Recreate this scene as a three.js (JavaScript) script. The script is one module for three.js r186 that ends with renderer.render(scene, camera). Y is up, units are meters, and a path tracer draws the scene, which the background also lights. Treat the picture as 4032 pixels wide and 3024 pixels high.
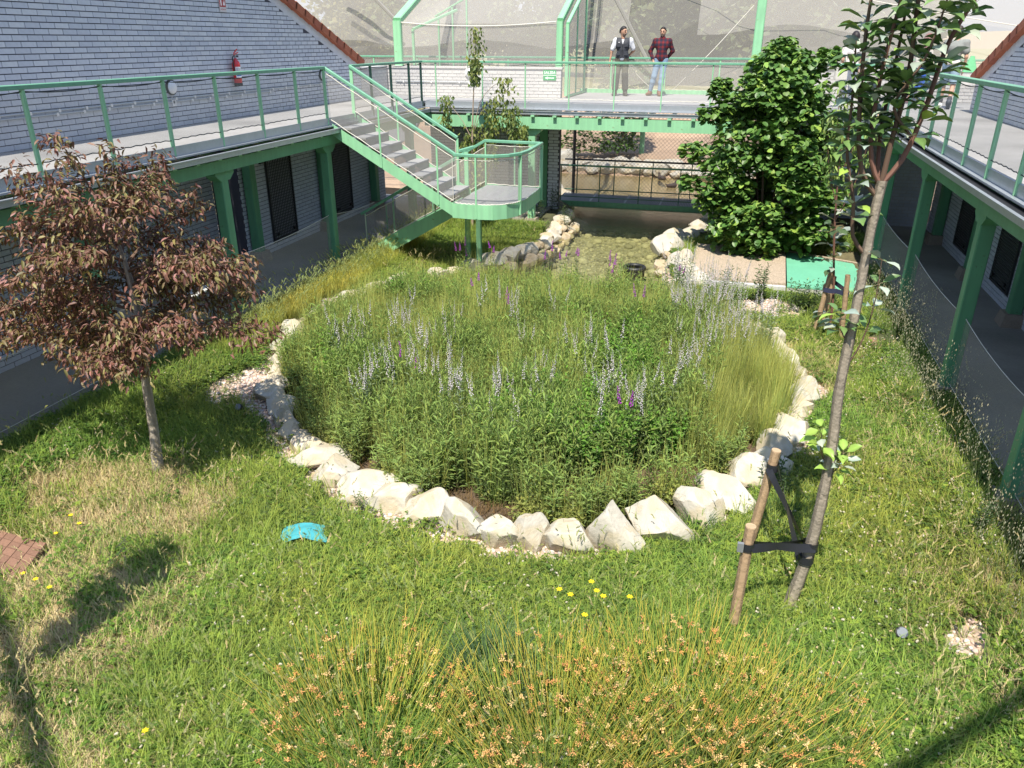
import * as THREE from 'three';
import { MarchingCubes } from 'three/addons/objects/MarchingCubes.js';
import { mergeGeometries, mergeVertices, toCreasedNormals } from 'three/addons/utils/BufferGeometryUtils.js';

// ---------------------------------------------------------------- camera, sky, sun, exposure
const scene = new THREE.Scene();
const camera = new THREE.PerspectiveCamera(52.81, 4 / 3, 0.1, 4000);
camera.rotation.order = 'YXZ';
camera.position.set(0, 4.7, 0);
camera.rotation.set(-0.41827, 0.26958, 0.0014);
camera.updateMatrixWorld(true);
const SUN = new THREE.Vector3(-0.02, Math.sin(1.05), Math.cos(1.05)).normalize();
{ // hazy bright summer sky, paler to the horizon and towards the sun
  const W = 512, H = 256, d = new Float32Array(W * H * 4), v = new THREE.Vector3();
  for (let j = 0; j < H; j++) for (let i = 0; i < W; i++) {
    const el = ((j + 0.5) / H - 0.5) * Math.PI, az = ((i + 0.5) / W - 0.5) * 2 * Math.PI; v.set(Math.cos(az) * Math.cos(el), Math.sin(el), Math.sin(az) * Math.cos(el));
    const t = Math.pow(Math.max(0, Math.sin(el)), 0.45), ang = Math.acos(Math.min(1, Math.max(-1, v.dot(SUN)))), halo = 1 + 1.4 * Math.exp(-ang / 0.45), k = (j * W + i) * 4, g = el < 0 ? 0.6 : 1;
    for (let c = 0; c < 3; c++) d[k + c] = ([0.32, 0.345, 0.385][c] * (1 - t) + [0.225, 0.325, 0.55][c] * t) * halo * g * 0.9; d[k + 3] = 1;
  }
  const sky = new THREE.DataTexture(d, W, H, THREE.RGBAFormat, THREE.FloatType); sky.mapping = THREE.EquirectangularReflectionMapping; sky.magFilter = THREE.LinearFilter; sky.colorSpace = THREE.LinearSRGBColorSpace; sky.needsUpdate = true;
  scene.background = sky; scene.environment = sky;
}
const sun = new THREE.DirectionalLight(new THREE.Color(1, 0.925, 0.8), 5);
sun.target.position.set(-3, 0, -14); sun.position.copy(SUN).multiplyScalar(60).add(sun.target.position);
sun.castShadow = true; sun.shadow.mapSize.set(4096, 4096);
Object.assign(sun.shadow.camera, { left: -30, right: 30, top: 30, bottom: -30, near: 1, far: 140 });
scene.add(sun, sun.target);
const renderer = new THREE.WebGLRenderer({ antialias: true });
renderer.setSize(1024, 768);
renderer.toneMapping = THREE.LinearToneMapping;
renderer.toneMappingExposure = 1.65;
renderer.shadowMap.enabled = true;

// ---------------------------------------------------------------- helpers
const V = (x, y, z) => new THREE.Vector3(x, y, z);
function prng(a) { return () => { a |= 0; a = (a + 0x6d2b79f5) | 0; let t = Math.imul(a ^ (a >>> 15), 1 | a); t = (t + Math.imul(t ^ (t >>> 7), 61 | t)) ^ t; return ((t ^ (t >>> 14)) >>> 0) / 4294967296; }; }
const R0 = prng(7);
const rr = (a, b, r = R0) => a + (b - a) * r();
const { clamp, lerp, smoothstep } = THREE.MathUtils;
const hash = (x, y, s) => { let h = Math.imul(x | 0, 374761393) + Math.imul(y | 0, 668265263) + Math.imul(s | 0, 2147483647 ^ 12345); h = Math.imul(h ^ (h >>> 13), 1274126177); return ((h ^ (h >>> 16)) >>> 0) / 4294967296; };
function noise(x, y, s = 0, wrap = 0) {
  const ix = Math.floor(x), iy = Math.floor(y), fx = x - ix, fy = y - iy, u = fx * fx * (3 - 2 * fx), v = fy * fy * (3 - 2 * fy);
  const w = (a) => (wrap ? ((a % wrap) + wrap) % wrap : a);
  const a = hash(w(ix), w(iy), s), b = hash(w(ix + 1), w(iy), s), c = hash(w(ix), w(iy + 1), s), d = hash(w(ix + 1), w(iy + 1), s);
  return a + (b - a) * u + (c - a) * v + (a - b - c + d) * u * v;
}
function fbm(x, y, s = 0, o = 4, wrap = 0) { let t = 0, a = 0.5, n = 0; for (let i = 0; i < o; i++) { t += a * noise(x, y, s + i, wrap); n += a; x *= 2; y *= 2; wrap *= 2; a *= 0.5; } return t / n; }
function dataTex(size, fn, srgb = false, rep = 1) {
  const d = new Uint8Array(size * size * 4);
  for (let y = 0; y < size; y++) for (let x = 0; x < size; x++) { const c = fn(x / size, y / size), k = (y * size + x) * 4; for (let i = 0; i < 3; i++) d[k + i] = clamp(Math.round((Array.isArray(c) ? c[i] : c) * 255), 0, 255); d[k + 3] = 255; }
  const t = new THREE.DataTexture(d, size, size); t.wrapS = t.wrapT = THREE.RepeatWrapping; t.magFilter = THREE.LinearFilter; t.minFilter = THREE.LinearMipmapLinearFilter; t.generateMipmaps = true;
  if (srgb) t.colorSpace = THREE.SRGBColorSpace; t.repeat.set(rep, rep); t.needsUpdate = true; return t;
}
const grime = dataTex(256, (u, v) => { const n = fbm(u * 6, v * 6, 3, 5, 6), m = noise(u * 64, v * 64, 9, 64); return 0.76 + 0.2 * n + 0.07 * m; }, false, 0.5);
const speck = dataTex(256, (u, v) => { const n = fbm(u * 5, v * 5, 13, 4, 5), m = noise(u * 128, v * 128, 19, 128); return 0.62 + 0.2 * n + 0.24 * m; }, false, 0.8);
const bumpy = dataTex(256, (u, v) => fbm(u * 16, v * 16, 5, 5, 16), false, 2);
const fine = dataTex(256, (u, v) => 0.5 * noise(u * 128, v * 128, 8, 128) + 0.5 * fbm(u * 24, v * 24, 6, 3, 24), false, 2);
const paintTex = dataTex(512, (u, v) => { const drip = fbm(u * 30, v * 3, 61, 3, 3), blot = fbm(u * 5, v * 5, 65, 5, 5), chip = noise(u * 60, v * 60, 67, 60) > 0.93 && blot > 0.52; const k = 0.72 + 0.16 * drip + 0.2 * blot; return chip ? [k * 0.85, k * 0.62, k * 0.6] : [k, k * (0.97 + 0.05 * drip), k]; }, false, 0.6);
const stain = dataTex(512, (u, v) => { const a = fbm(u * 4, v * 4, 81, 6, 4), b = fbm(u * 16, v * 16, 85, 4, 16), c = noise(u * 200, v * 200, 87, 200); return 0.5 + 0.36 * a + 0.12 * b + 0.1 * c - 0.3 * Math.max(0, fbm(u * 3, v * 3, 89, 3, 3) - 0.58); }, false, 0.22);
const streak = dataTex(256, (u, v) => 0.7 + 0.2 * fbm(u * 6, v * 40, 21, 4, 6) + 0.12 * noise(u * 20, v * 120, 4, 20), false, 1);
function mat(r, g, b, rough = 0.8, o = {}) { const m = new THREE.MeshPhysicalMaterial({ roughness: rough, side: THREE.DoubleSide, ...o }); m.color.setRGB(r, g, b); return m; }
const MT = {
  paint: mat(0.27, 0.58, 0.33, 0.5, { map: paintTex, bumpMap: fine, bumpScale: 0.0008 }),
  shadepaint: mat(0.11, 0.33, 0.175, 0.5, { map: paintTex, bumpMap: fine, bumpScale: 0.0008 }), avnet: mat(0.56, 0.54, 0.5, 1, { transparent: true, opacity: 0.22 }), stairnet: mat(0.4, 0.38, 0.34, 1, { transparent: true, opacity: 0.27 }),  // shadepaint: same green paint, with the shade under the walkways put into its colour
  rail: mat(0.16, 0.4, 0.26, 0.42, { map: paintTex }),
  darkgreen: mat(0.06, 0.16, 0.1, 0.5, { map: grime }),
  galv: mat(0.5, 0.54, 0.58, 0.38, { metalness: 0.55, map: grime }),
  deck: mat(0.37, 0.365, 0.36, 0.85, { map: stain, bumpMap: fine, bumpScale: 0.002 }),
  tread: mat(0.34, 0.345, 0.355, 0.8, { map: speck }),
  brick: mat(0.61, 0.65, 0.72, 0.75, { map: grime, bumpMap: bumpy, bumpScale: 0.003 }),
  brick2: mat(0.565, 0.605, 0.68, 0.75, { map: grime, bumpMap: bumpy, bumpScale: 0.003 }),
  brick3: mat(0.65, 0.685, 0.74, 0.75, { map: grime, bumpMap: bumpy, bumpScale: 0.003 }),
  mortar: mat(0.07, 0.075, 0.095, 0.95),
  mortarLight: mat(0.55, 0.54, 0.54, 0.95, { map: grime }),
  white: mat(0.62, 0.61, 0.6, 0.7, { map: grime, bumpMap: bumpy, bumpScale: 0.004 }),
  white2: mat(0.66, 0.65, 0.63, 0.7, { map: grime, bumpMap: bumpy, bumpScale: 0.004 }),
  redbrick: mat(0.42, 0.12, 0.08, 0.85, { map: grime }),
  concrete: mat(0.34, 0.32, 0.29, 0.92, { map: stain, bumpMap: bumpy, bumpScale: 0.004 }),
  plinth: mat(0.33, 0.28, 0.23, 0.95, { map: speck, bumpMap: bumpy, bumpScale: 0.012 }),
  tile: mat(0.45, 0.14, 0.07, 0.8, { map: grime, bumpMap: bumpy, bumpScale: 0.004 }),
  tile2: mat(0.38, 0.11, 0.06, 0.8, { map: grime, bumpMap: bumpy, bumpScale: 0.004 }),
  black: mat(0.018, 0.018, 0.02, 0.5), iron: mat(0.03, 0.032, 0.035, 0.55), rubber: mat(0.02, 0.022, 0.028, 0.42, { bumpMap: fine, bumpScale: 0.001 }),
  rope: mat(0.62, 0.6, 0.53, 0.9), darkrope: mat(0.06, 0.07, 0.07, 0.9), wire: mat(0.4, 0.4, 0.38, 0.5, { metalness: 0.4 }),
  net: mat(0.42, 0.4, 0.36, 1, { transparent: true, opacity: 0.26 }), netdark: mat(0.2, 0.185, 0.165, 1, { transparent: true, opacity: 0.29 }), netwhite: mat(0.5, 0.48, 0.44, 1, { transparent: true, opacity: 0.28 }),
  netshade: mat(0.42, 0.4, 0.37, 1, { transparent: true, opacity: 0.25 }),
  red: mat(0.6, 0.02, 0.025, 0.3, { clearcoat: 0.6 }), plastic: mat(0.75, 0.75, 0.74, 0.35), glassy: mat(0.8, 0.82, 0.84, 0.15),
  wood: mat(0.42, 0.29, 0.17, 0.85, { map: streak, bumpMap: bumpy, bumpScale: 0.006 }),
  bark: mat(0.2, 0.16, 0.12, 0.9, { map: speck, bumpMap: bumpy, bumpScale: 0.012 }),
  barkpale: mat(0.36, 0.32, 0.26, 0.9, { map: speck, bumpMap: bumpy, bumpScale: 0.012 }),
  twig: mat(0.12, 0.075, 0.05, 0.85), twigred: mat(0.17, 0.085, 0.06, 0.7),
  steel: mat(0.3, 0.32, 0.34, 0.45, { metalness: 0.5 }),
};
const leafMat = (rough = 0.55, tr = 0.32) => new THREE.MeshPhysicalMaterial({ vertexColors: true, side: THREE.DoubleSide, roughness: rough, transmission: tr, thickness: 0, ior: 1.4 });
const LEAF = leafMat(0.95, 0.4), GLOSS = leafMat(0.5, 0.0), GRASS = leafMat(0.95, 0.48), DRY = mat(1, 1, 1, 0.95, { vertexColors: true });
GLOSS.transmission = 0; LEAF.specularIntensity = 0.5; GRASS.specularIntensity = 0.4;

// uv in metres from position along the dominant normal axis
function uvm(g, s = 1) {
  if (!g.attributes.normal) g.computeVertexNormals();
  const p = g.attributes.position, n = g.attributes.normal, uv = new Float32Array(p.count * 2);
  for (let i = 0; i < p.count; i++) {
    const ax = Math.abs(n.getX(i)), ay = Math.abs(n.getY(i)), az = Math.abs(n.getZ(i)), x = p.getX(i), y = p.getY(i), z = p.getZ(i);
    if (ax >= ay && ax >= az) { uv[2 * i] = z * s; uv[2 * i + 1] = y * s; } else if (ay >= az) { uv[2 * i] = x * s; uv[2 * i + 1] = z * s; } else { uv[2 * i] = x * s; uv[2 * i + 1] = y * s; }
  }
  g.setAttribute('uv', new THREE.BufferAttribute(uv, 2)); return g;
}
const names = new Map();
function numbered(n) { const k = names.get(n) ?? 0; names.set(n, k + 1); return k ? n + '_' + String(k).padStart(3, '0') : n; }
function meta(o, label, category, group, kind) { if (label) o.userData.label = label; if (category) o.userData.category = category; if (group) o.userData.group = group; if (kind) o.userData.kind = kind; return o; }
function thing(name, label, category, pos = [0, 0, 0], group) { const o = new THREE.Group(); o.name = numbered(name); o.position.set(...pos); scene.add(o); return meta(o, label, category, group); }
function origin(o) { const v = V(0, 0, 0); while (o && o !== scene) { v.add(o.position); o = o.parent; } return v; }
const list = (g) => (Array.isArray(g) ? mergeGeometries(g.map((x) => { const y = x.index ? x.toNonIndexed() : x; for (const k of Object.keys(y.attributes)) if (!['position', 'normal', 'uv', 'color'].includes(k)) y.deleteAttribute(k); return y; })) : g);
// a part given in world coordinates, hung under its thing (things are placed, not turned, when parts are added)
function part(name, geo, m, parent, kind, noUv) {
  let g = list(geo); if (!noUv && !g.attributes.color) uvm(g);
  const o = origin(parent); if (o.lengthSq()) g.translate(-o.x, -o.y, -o.z);
  const h = new THREE.Mesh(g, m); h.name = name; h.castShadow = h.receiveShadow = true; if (kind) h.userData.kind = kind;
  parent.add(h); return h;
}
function single(name, label, category, geo, m, kind, noUv) { const h = part(numbered(name), geo, m, scene, kind, noUv); return meta(h, label, category); }
function box(x0, x1, y0, y1, z0, z1) { const g = new THREE.BoxGeometry(Math.abs(x1 - x0), Math.abs(y1 - y0), Math.abs(z1 - z0)); g.translate((x0 + x1) / 2, (y0 + y1) / 2, (z0 + z1) / 2); return g; }
function cbox(w, h, d, b = 0.01) { // box with chamfered upright edges, centred, base at y=0
  const s = new THREE.Shape(); const x = w / 2, z = d / 2; s.moveTo(-x + b, -z); s.lineTo(x - b, -z); s.lineTo(x, -z + b); s.lineTo(x, z - b); s.lineTo(x - b, z); s.lineTo(-x + b, z); s.lineTo(-x, z - b); s.lineTo(-x, -z + b); s.closePath();
  const g = new THREE.ExtrudeGeometry(s, { depth: h, bevelEnabled: false }); g.rotateX(-Math.PI / 2); return g;
}
// a bar of w (sideways) by h (up) from p to q
function bar(p, q, w, h) {
  const d = q.clone().sub(p), L = d.length(); d.normalize();
  let up = Math.abs(d.y) > 0.99 ? V(0, 0, 1) : V(0, 1, 0); const s = V(0, 0, 0).crossVectors(up, d).normalize(); up = V(0, 0, 0).crossVectors(d, s);
  const b = Math.min(w, h) * 0.14, sh = new THREE.Shape(); const x = w / 2, y = h / 2;
  sh.moveTo(-x + b, -y); sh.lineTo(x - b, -y); sh.lineTo(x, -y + b); sh.lineTo(x, y - b); sh.lineTo(x - b, y); sh.lineTo(-x + b, y); sh.lineTo(-x, y - b); sh.lineTo(-x, -y + b); sh.closePath();
  const g = new THREE.ExtrudeGeometry(sh, { depth: L, bevelEnabled: false });
  g.applyMatrix4(new THREE.Matrix4().makeBasis(s, up, d).setPosition(p)); return g;
}
function tube(pts, r, seg = 8, rad = 6, closed = false) { return new THREE.TubeGeometry(new THREE.CatmullRomCurve3(pts, closed), seg, r, rad, closed); }
// tapered limb through points, radii given per point
function limb(pts, radii, seg = 10, rad = 7, wob = 0) {
  const c = new THREE.CatmullRomCurve3(pts), g = new THREE.TubeGeometry(c, seg, 1, rad, false), p = g.attributes.position;
  for (let i = 0; i <= seg; i++) {
    const t = i / seg, o = c.getPointAt(t), f = t * (radii.length - 1), k = Math.min(Math.floor(f), radii.length - 2), r = lerp(radii[k], radii[k + 1], f - k);
    for (let j = 0; j <= rad; j++) { const n = i * (rad + 1) + j, w = r * (1 + wob * (hash(i, j % rad, 5) - 0.5)); p.setXYZ(n, o.x + (p.getX(n) - o.x) * w, o.y + (p.getY(n) - o.y) * w, o.z + (p.getZ(n) - o.z) * w); }
  }
  g.computeVertexNormals(); return g;
}
function quad(a, b, c, d) { const g = new THREE.BufferGeometry(); g.setAttribute('position', new THREE.Float32BufferAttribute([a, b, c, a, c, d].flatMap((v) => [v.x, v.y, v.z]), 3)); g.computeVertexNormals(); g.setAttribute('uv', new THREE.Float32BufferAttribute([0, 0, 1, 0, 1, 1, 0, 0, 1, 1, 0, 1], 2)); return g; }
// accumulates leaves and blades, with colours at the vertices
class LB {
  constructor() { this.p = []; this.c = []; this.i = []; }
  v(x, y, z, c) { this.p.push(x, y, z); this.c.push(c[0], c[1], c[2]); return this.p.length / 3 - 1; }
  leaf(T, o, d, n, L, W, c, c2) {
    const sx = d.y * n.z - d.z * n.y, sy = d.z * n.x - d.x * n.z, sz = d.x * n.y - d.y * n.x, b = this.p.length / 3;
    for (const [u, w, h] of T.p) { const k = 0.86 + 0.28 * Math.abs(w); this.v(o.x + d.x * u * L + sx * w * W + n.x * h * L, o.y + d.y * u * L + sy * w * W + n.y * h * L, o.z + d.z * u * L + sz * w * W + n.z * h * L, c2 ? (w === 0 ? c2 : c) : [c[0] * k, c[1] * k, c[2] * k]); }
    for (const t of T.t) this.i.push(b + t[0], b + t[1], b + t[2]);
  }
  blade(o, az, L, w, lean, bend, c, c2 = c, seg = 3) { // a grass blade standing at o
    const cx = Math.cos(az), cz = Math.sin(az); let px = o.x, py = o.y, pz = o.z, a = lean; const ex = -cz * w / 2, ez = cx * w / 2; let l = -1, r = -1;
    for (let k = 0; k <= seg; k++) {
      const t = k / seg, f = 1 - t * t, cc = [lerp(c[0], c2[0], t), lerp(c[1], c2[1], t), lerp(c[2], c2[2], t)];
      if (k === seg) { const m = this.v(px, py, pz, cc); this.i.push(l, r, m); } else {
        const a1 = this.v(px - ex * f, py, pz - ez * f, cc), b1 = this.v(px + ex * f, py, pz + ez * f, cc); if (k) this.i.push(l, r, b1, l, b1, a1); l = a1; r = b1;
      }
      const s = L / seg; px += Math.sin(a) * cx * s; pz += Math.sin(a) * cz * s; py += Math.cos(a) * s; a += bend / seg;
    }
    return V(px, py, pz);
  }
  stem(a, b, r0, r1, c, c2 = c) { // three-sided stalk
    const d = b.clone().sub(a).normalize(), u = Math.abs(d.y) < 0.9 ? V(0, 1, 0) : V(1, 0, 0), s = V(0, 0, 0).crossVectors(d, u).normalize(), t = V(0, 0, 0).crossVectors(s, d), A = [], B = [];
    for (let k = 0; k < 3; k++) { const an = k * 2.094, x = Math.cos(an), y = Math.sin(an); A.push(this.v(a.x + (s.x * x + t.x * y) * r0, a.y + (s.y * x + t.y * y) * r0, a.z + (s.z * x + t.z * y) * r0, c)); B.push(this.v(b.x + (s.x * x + t.x * y) * r1, b.y + (s.y * x + t.y * y) * r1, b.z + (s.z * x + t.z * y) * r1, c2)); }
    for (let k = 0; k < 3; k++) { const m = (k + 1) % 3; this.i.push(A[k], A[m], B[m], A[k], B[m], B[k]); }
  }
  blob(o, r, c, sy = 1) { const b = this.p.length / 3; for (const [x, y, z] of [[1, 0, 0], [-1, 0, 0], [0, 1, 0], [0, -1, 0], [0, 0, 1], [0, 0, -1]]) { const k = 0.8 + 0.25 * y; this.v(o.x + x * r, o.y + y * r * sy, o.z + z * r, [c[0] * k, c[1] * k, c[2] * k]); } for (const t of [[2, 4, 0], [2, 0, 5], [2, 5, 1], [2, 1, 4], [3, 0, 4], [3, 5, 0], [3, 1, 5], [3, 4, 1]]) this.i.push(b + t[0], b + t[1], b + t[2]); }
  get n() { return this.i.length / 3; }
  geo() { const g = new THREE.BufferGeometry(); g.setAttribute('position', new THREE.Float32BufferAttribute(this.p, 3)); g.setAttribute('color', new THREE.Float32BufferAttribute(this.c, 3)); g.setIndex(this.i); g.computeVertexNormals(); return g; }
}
const T2 = { p: [[0, 0, 0], [0.45, -0.5, 0.1], [0.45, 0.5, 0.1], [1, 0, -0.06]], t: [[0, 1, 3], [0, 3, 2]] };
const TL = { p: [[0, 0, 0], [0.3, 0, -0.02], [0.68, 0, -0.06], [1, 0, -0.2], [0.28, -0.45, 0.08], [0.66, -0.4, 0.02], [0.28, 0.45, 0.08], [0.66, 0.4, 0.02]], t: [[0, 4, 1], [1, 4, 5], [1, 5, 2], [2, 5, 3], [0, 1, 6], [1, 7, 6], [1, 2, 7], [2, 3, 7]] };
const TR = { p: [[0, 0, 0], [0.5, 0, -0.03], [1, 0, -0.1], [0.18, -0.42, 0.06], [0.55, -0.52, 0.08], [0.86, -0.3, 0], [0.18, 0.42, 0.06], [0.55, 0.52, 0.08], [0.86, 0.3, 0]], t: [[0, 3, 1], [3, 4, 1], [4, 5, 1], [5, 2, 1], [0, 1, 6], [6, 1, 7], [7, 1, 8], [8, 1, 2]] };
const TW = { p: [[0, 0, 0], [0.32, 0, -0.03], [0.68, 0, -0.05], [1, 0, -0.2], [0.12, -0.2, 0.02], [0.38, -0.48, 0.07], [0.68, -0.42, 0.06], [0.9, -0.16, -0.06], [0.12, 0.2, 0.02], [0.38, 0.48, 0.07], [0.68, 0.42, 0.06], [0.9, 0.16, -0.06]], t: [[0, 4, 1], [4, 5, 1], [1, 5, 6], [1, 6, 2], [2, 6, 7], [2, 7, 3], [0, 1, 8], [8, 1, 9], [1, 10, 9], [1, 2, 10], [2, 11, 10], [2, 3, 11]] };
const dirAz = (az, el) => V(Math.cos(az) * Math.cos(el), Math.sin(el), Math.sin(az) * Math.cos(el));
const perp = (d, roll = 0) => { const s = V(0, 0, 0).crossVectors(d, Math.abs(d.y) > 0.98 ? V(1, 0, 0) : V(0, 1, 0)).normalize(), n = V(0, 0, 0).crossVectors(s, d).normalize(); return n.multiplyScalar(Math.cos(roll)).addScaledVector(s, Math.sin(roll)).normalize(); };
const tint = (c, k, r = R0) => { const a = 1 + (r() - 0.5) * k, b = 1 + (r() - 0.5) * k * 0.5; return [c[0] * a * b, c[1] * a, c[2] * a / b]; };
const inFrame = (p, m = 1) => { const q = p.clone().project(camera); return Math.abs(q.x) < m && Math.abs(q.y) < m && q.z < 1; };
// ---------------------------------------------------------------- ground
const POND = [[-6.93, -12.1], [-6.96, -11.3], [-6.63, -10.27], [-6.37, -9.55], [-5.95, -8.8], [-5.5, -8.23], [-5.02, -7.74], [-4.5, -7.39], [-4.07, -7.16], [-3.55, -6.82], [-3.13, -6.64], [-2.68, -6.44], [-2.22, -6.39], [-1.84, -6.37], [-1.56, -6.45], [-1.22, -6.55], [-0.79, -6.71], [-0.39, -7.04], [-0.03, -7.37], [0.3, -7.85], [0.55, -8.34], [0.94, -9.03], [1.08, -9.64], [1.23, -10.26], [1.35, -10.84], [1.17, -11.66], [0.92, -12.6], [0.62, -13.43], [0.05, -14.6], [-0.7, -15.6], [-1.15, -16.6], [-1.39, -18.53], [-1.16, -19.8], [-0.79, -21.26], [-0.4, -23.3], [0.4, -25.4], [2.5, -27.5], [4.5, -30.6], [-9, -30.8], [-7, -27], [-4.9, -24.6], [-4.5, -23], [-4.26, -20.28], [-4.27, -18.67], [-4.6, -17.63], [-5.06, -16.84], [-5.57, -15.68], [-5.97, -14.75], [-6.51, -13.82], [-6.87, -13.09]];
function pondDist(x, z) { // negative inside
  let d = 1e9, inside = false;
  for (let i = 0, j = POND.length - 1; i < POND.length; j = i++) {
    const [ax, az] = POND[j], [bx, bz] = POND[i], ex = bx - ax, ez = bz - az, t = clamp(((x - ax) * ex + (z - az) * ez) / (ex * ex + ez * ez), 0, 1);
    d = Math.min(d, Math.hypot(x - ax - ex * t, z - az - ez * t));
    if ((az > z) !== (bz > z) && x < ((bx - ax) * (z - az)) / (bz - az) + ax) inside = !inside;
  }
  return inside ? -d : d;
}
function height(x, z) {
  let h = 0.02 + 0.08 * (fbm(x * 0.7, z * 0.7, 31, 3) - 0.5) + 0.03 * (fbm(x * 3, z * 3, 41, 2) - 0.5);
  if (z > -24) h += 0.19 * Math.max(smoothstep(-x, 6.6, 7.8), smoothstep(x, 2.1, 2.9)) + 0.2 * smoothstep(-z, 18.4, 20) * (x < -4.6 || x > -0.4 ? 1 : 0);
  const d = pondDist(x, z);
  if (d < 0.25) h = lerp(h, z > -14.4 ? -0.03 : lerp(-0.03, -0.42, smoothstep(-z, 14.4, 16.5)), smoothstep(-d, -0.25, 0.6));
  if (z < -30.5) { const t = smoothstep(-z, 31.4, 33.4); h = lerp(h, 0.45, t); h += 1.9 * smoothstep(-z, 33.6, 39) + 0.25 * (fbm(x * 0.6, z * 0.6, 77, 4) - 0.5) * t; }
  return h;
}
function zones(x, z) { // where the garden is dry, gravelly or lush
  const d = pondDist(x, z), n = fbm(x * 0.9, z * 0.9, 11, 3), m = fbm(x * 2.4, z * 2.4, 15, 3);
  let dry = smoothstep(1 - Math.hypot((x + 6.1) / 1.5, (z + 5.9) / 1.0) + (m - 0.5) * 0.6, 0, 0.35);
  dry = Math.max(dry, 0.95 * smoothstep(-x - 3.75 + (m - 0.5) * 2.2 + (z + 4.3) * 0.4, 0, 0.9) * smoothstep(z, -6.2, -4.6));
  dry = Math.max(dry, 0.55 * smoothstep(x, 1.35, 2.2) * smoothstep(n, 0.42, 0.62) * (z > -12 ? 1 : 0.4));
  dry = Math.max(dry, 0.7 * smoothstep(1 - Math.hypot((x - 1.5) / 0.9, (z + 11.9) / 1.5), 0, 0.5));
  dry = Math.max(dry, 0.5 * smoothstep(1 - Math.hypot((x + 6.4) / 0.6, (z + 16.4) / 1.6), 0, 0.5));
  let gravel = d > 0 && z > -17 ? smoothstep((z > -9 ? 0.46 : 0.36) + (m - 0.5) * 0.5 - d, 0, 0.12) : 0;
  if (x < -5 && z > -10.2) gravel = Math.max(gravel, smoothstep(1 - Math.hypot((x + 6.55) / 0.55, (z + 9.0) / 0.9), 0, 0.3));
  gravel = Math.max(gravel, smoothstep(1 - Math.hypot((x - 0.9) / 0.9, (z + 14.9) / 0.75) + (m - 0.5) * 0.7, 0, 0.3));
  gravel = Math.max(gravel, 0.8 * smoothstep(1 - Math.hypot((x - 2.35) / 0.25, (z + 5.9) / 0.35), 0, 0.4));
  const clover = smoothstep(n, 0.3, 0.5) * (1 - dry);
  return { d, dry, gravel, clover, n, m };
}
function sheet(x0, x1, z0, z1, step, fy) {
  const nx = Math.round((x1 - x0) / step), nz = Math.round((z1 - z0) / step), g = new THREE.PlaneGeometry(x1 - x0, z1 - z0, nx, nz); g.rotateX(-Math.PI / 2); g.translate((x0 + x1) / 2, 0, (z0 + z1) / 2);
  const p = g.attributes.position; for (let i = 0; i < p.count; i++) p.setY(i, fy(p.getX(i), p.getZ(i))); g.computeVertexNormals(); return g;
}
{
  const W = 360, H = 760, X0 = -8.1, X1 = 3.3, Z0 = -23.2, Z1 = 1.5, d = new Uint8Array(W * H * 4);
  for (let j = 0; j < H; j++) for (let i = 0; i < W; i++) {
    const x = lerp(X0, X1, (i + 0.5) / W), z = lerp(Z1, Z0, (j + 0.5) / H), q = zones(x, z), f = 0.6 + 0.8 * noise(x * 40, z * 40, 3), k = (j * W + i) * 4;
    let c = [0.07, 0.06, 0.03]; const mix = (e, t) => { c = c.map((v, n) => lerp(v, e[n], t)); };
    mix([0.07, 0.085, 0.03], 0.5); mix([0.3, 0.215, 0.12], q.dry); if (q.d < -0.1 && z > -15.5) c = [0.1, 0.066, 0.04]; mix([0.44, 0.33, 0.26], q.gravel);
    if (q.d < 0 && z < -14.4) mix([0.33, 0.3, 0.19].map((v) => v * (0.75 + 0.5 * q.m)), smoothstep(-z, 14.4, 15.8));
    for (let n = 0; n < 3; n++) d[k + n] = clamp(255 * Math.pow(c[n] * f, 1 / 2.2), 0, 255); d[k + 3] = 255;
  }
  const t = new THREE.DataTexture(d, W, H); t.colorSpace = THREE.SRGBColorSpace; t.magFilter = THREE.LinearFilter; t.needsUpdate = true;
  const g = sheet(X0, X1, Z0, Z1, 0.15, height), p = g.attributes.position, uv = g.attributes.uv; for (let i = 0; i < p.count; i++) uv.setXY(i, (p.getX(i) - X0) / (X1 - X0), (Z1 - p.getZ(i)) / (Z1 - Z0));
  const o = part('garden_ground', g, mat(1, 1, 1, 0.97, { map: t, bumpMap: fine, bumpScale: 0.01 }), scene, 'structure', true);
}
const earth = mat(0.46, 0.33, 0.23, 0.95, { map: speck, bumpMap: bumpy, bumpScale: 0.03 }), fieldMat = mat(0.3, 0.28, 0.13, 0.95, { map: speck });
part('embankment_ground', sheet(-14.5, 9.5, -42, -23.18, 0.3, (x, z) => height(x, z) - 0.004), earth, scene, 'structure');
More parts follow.
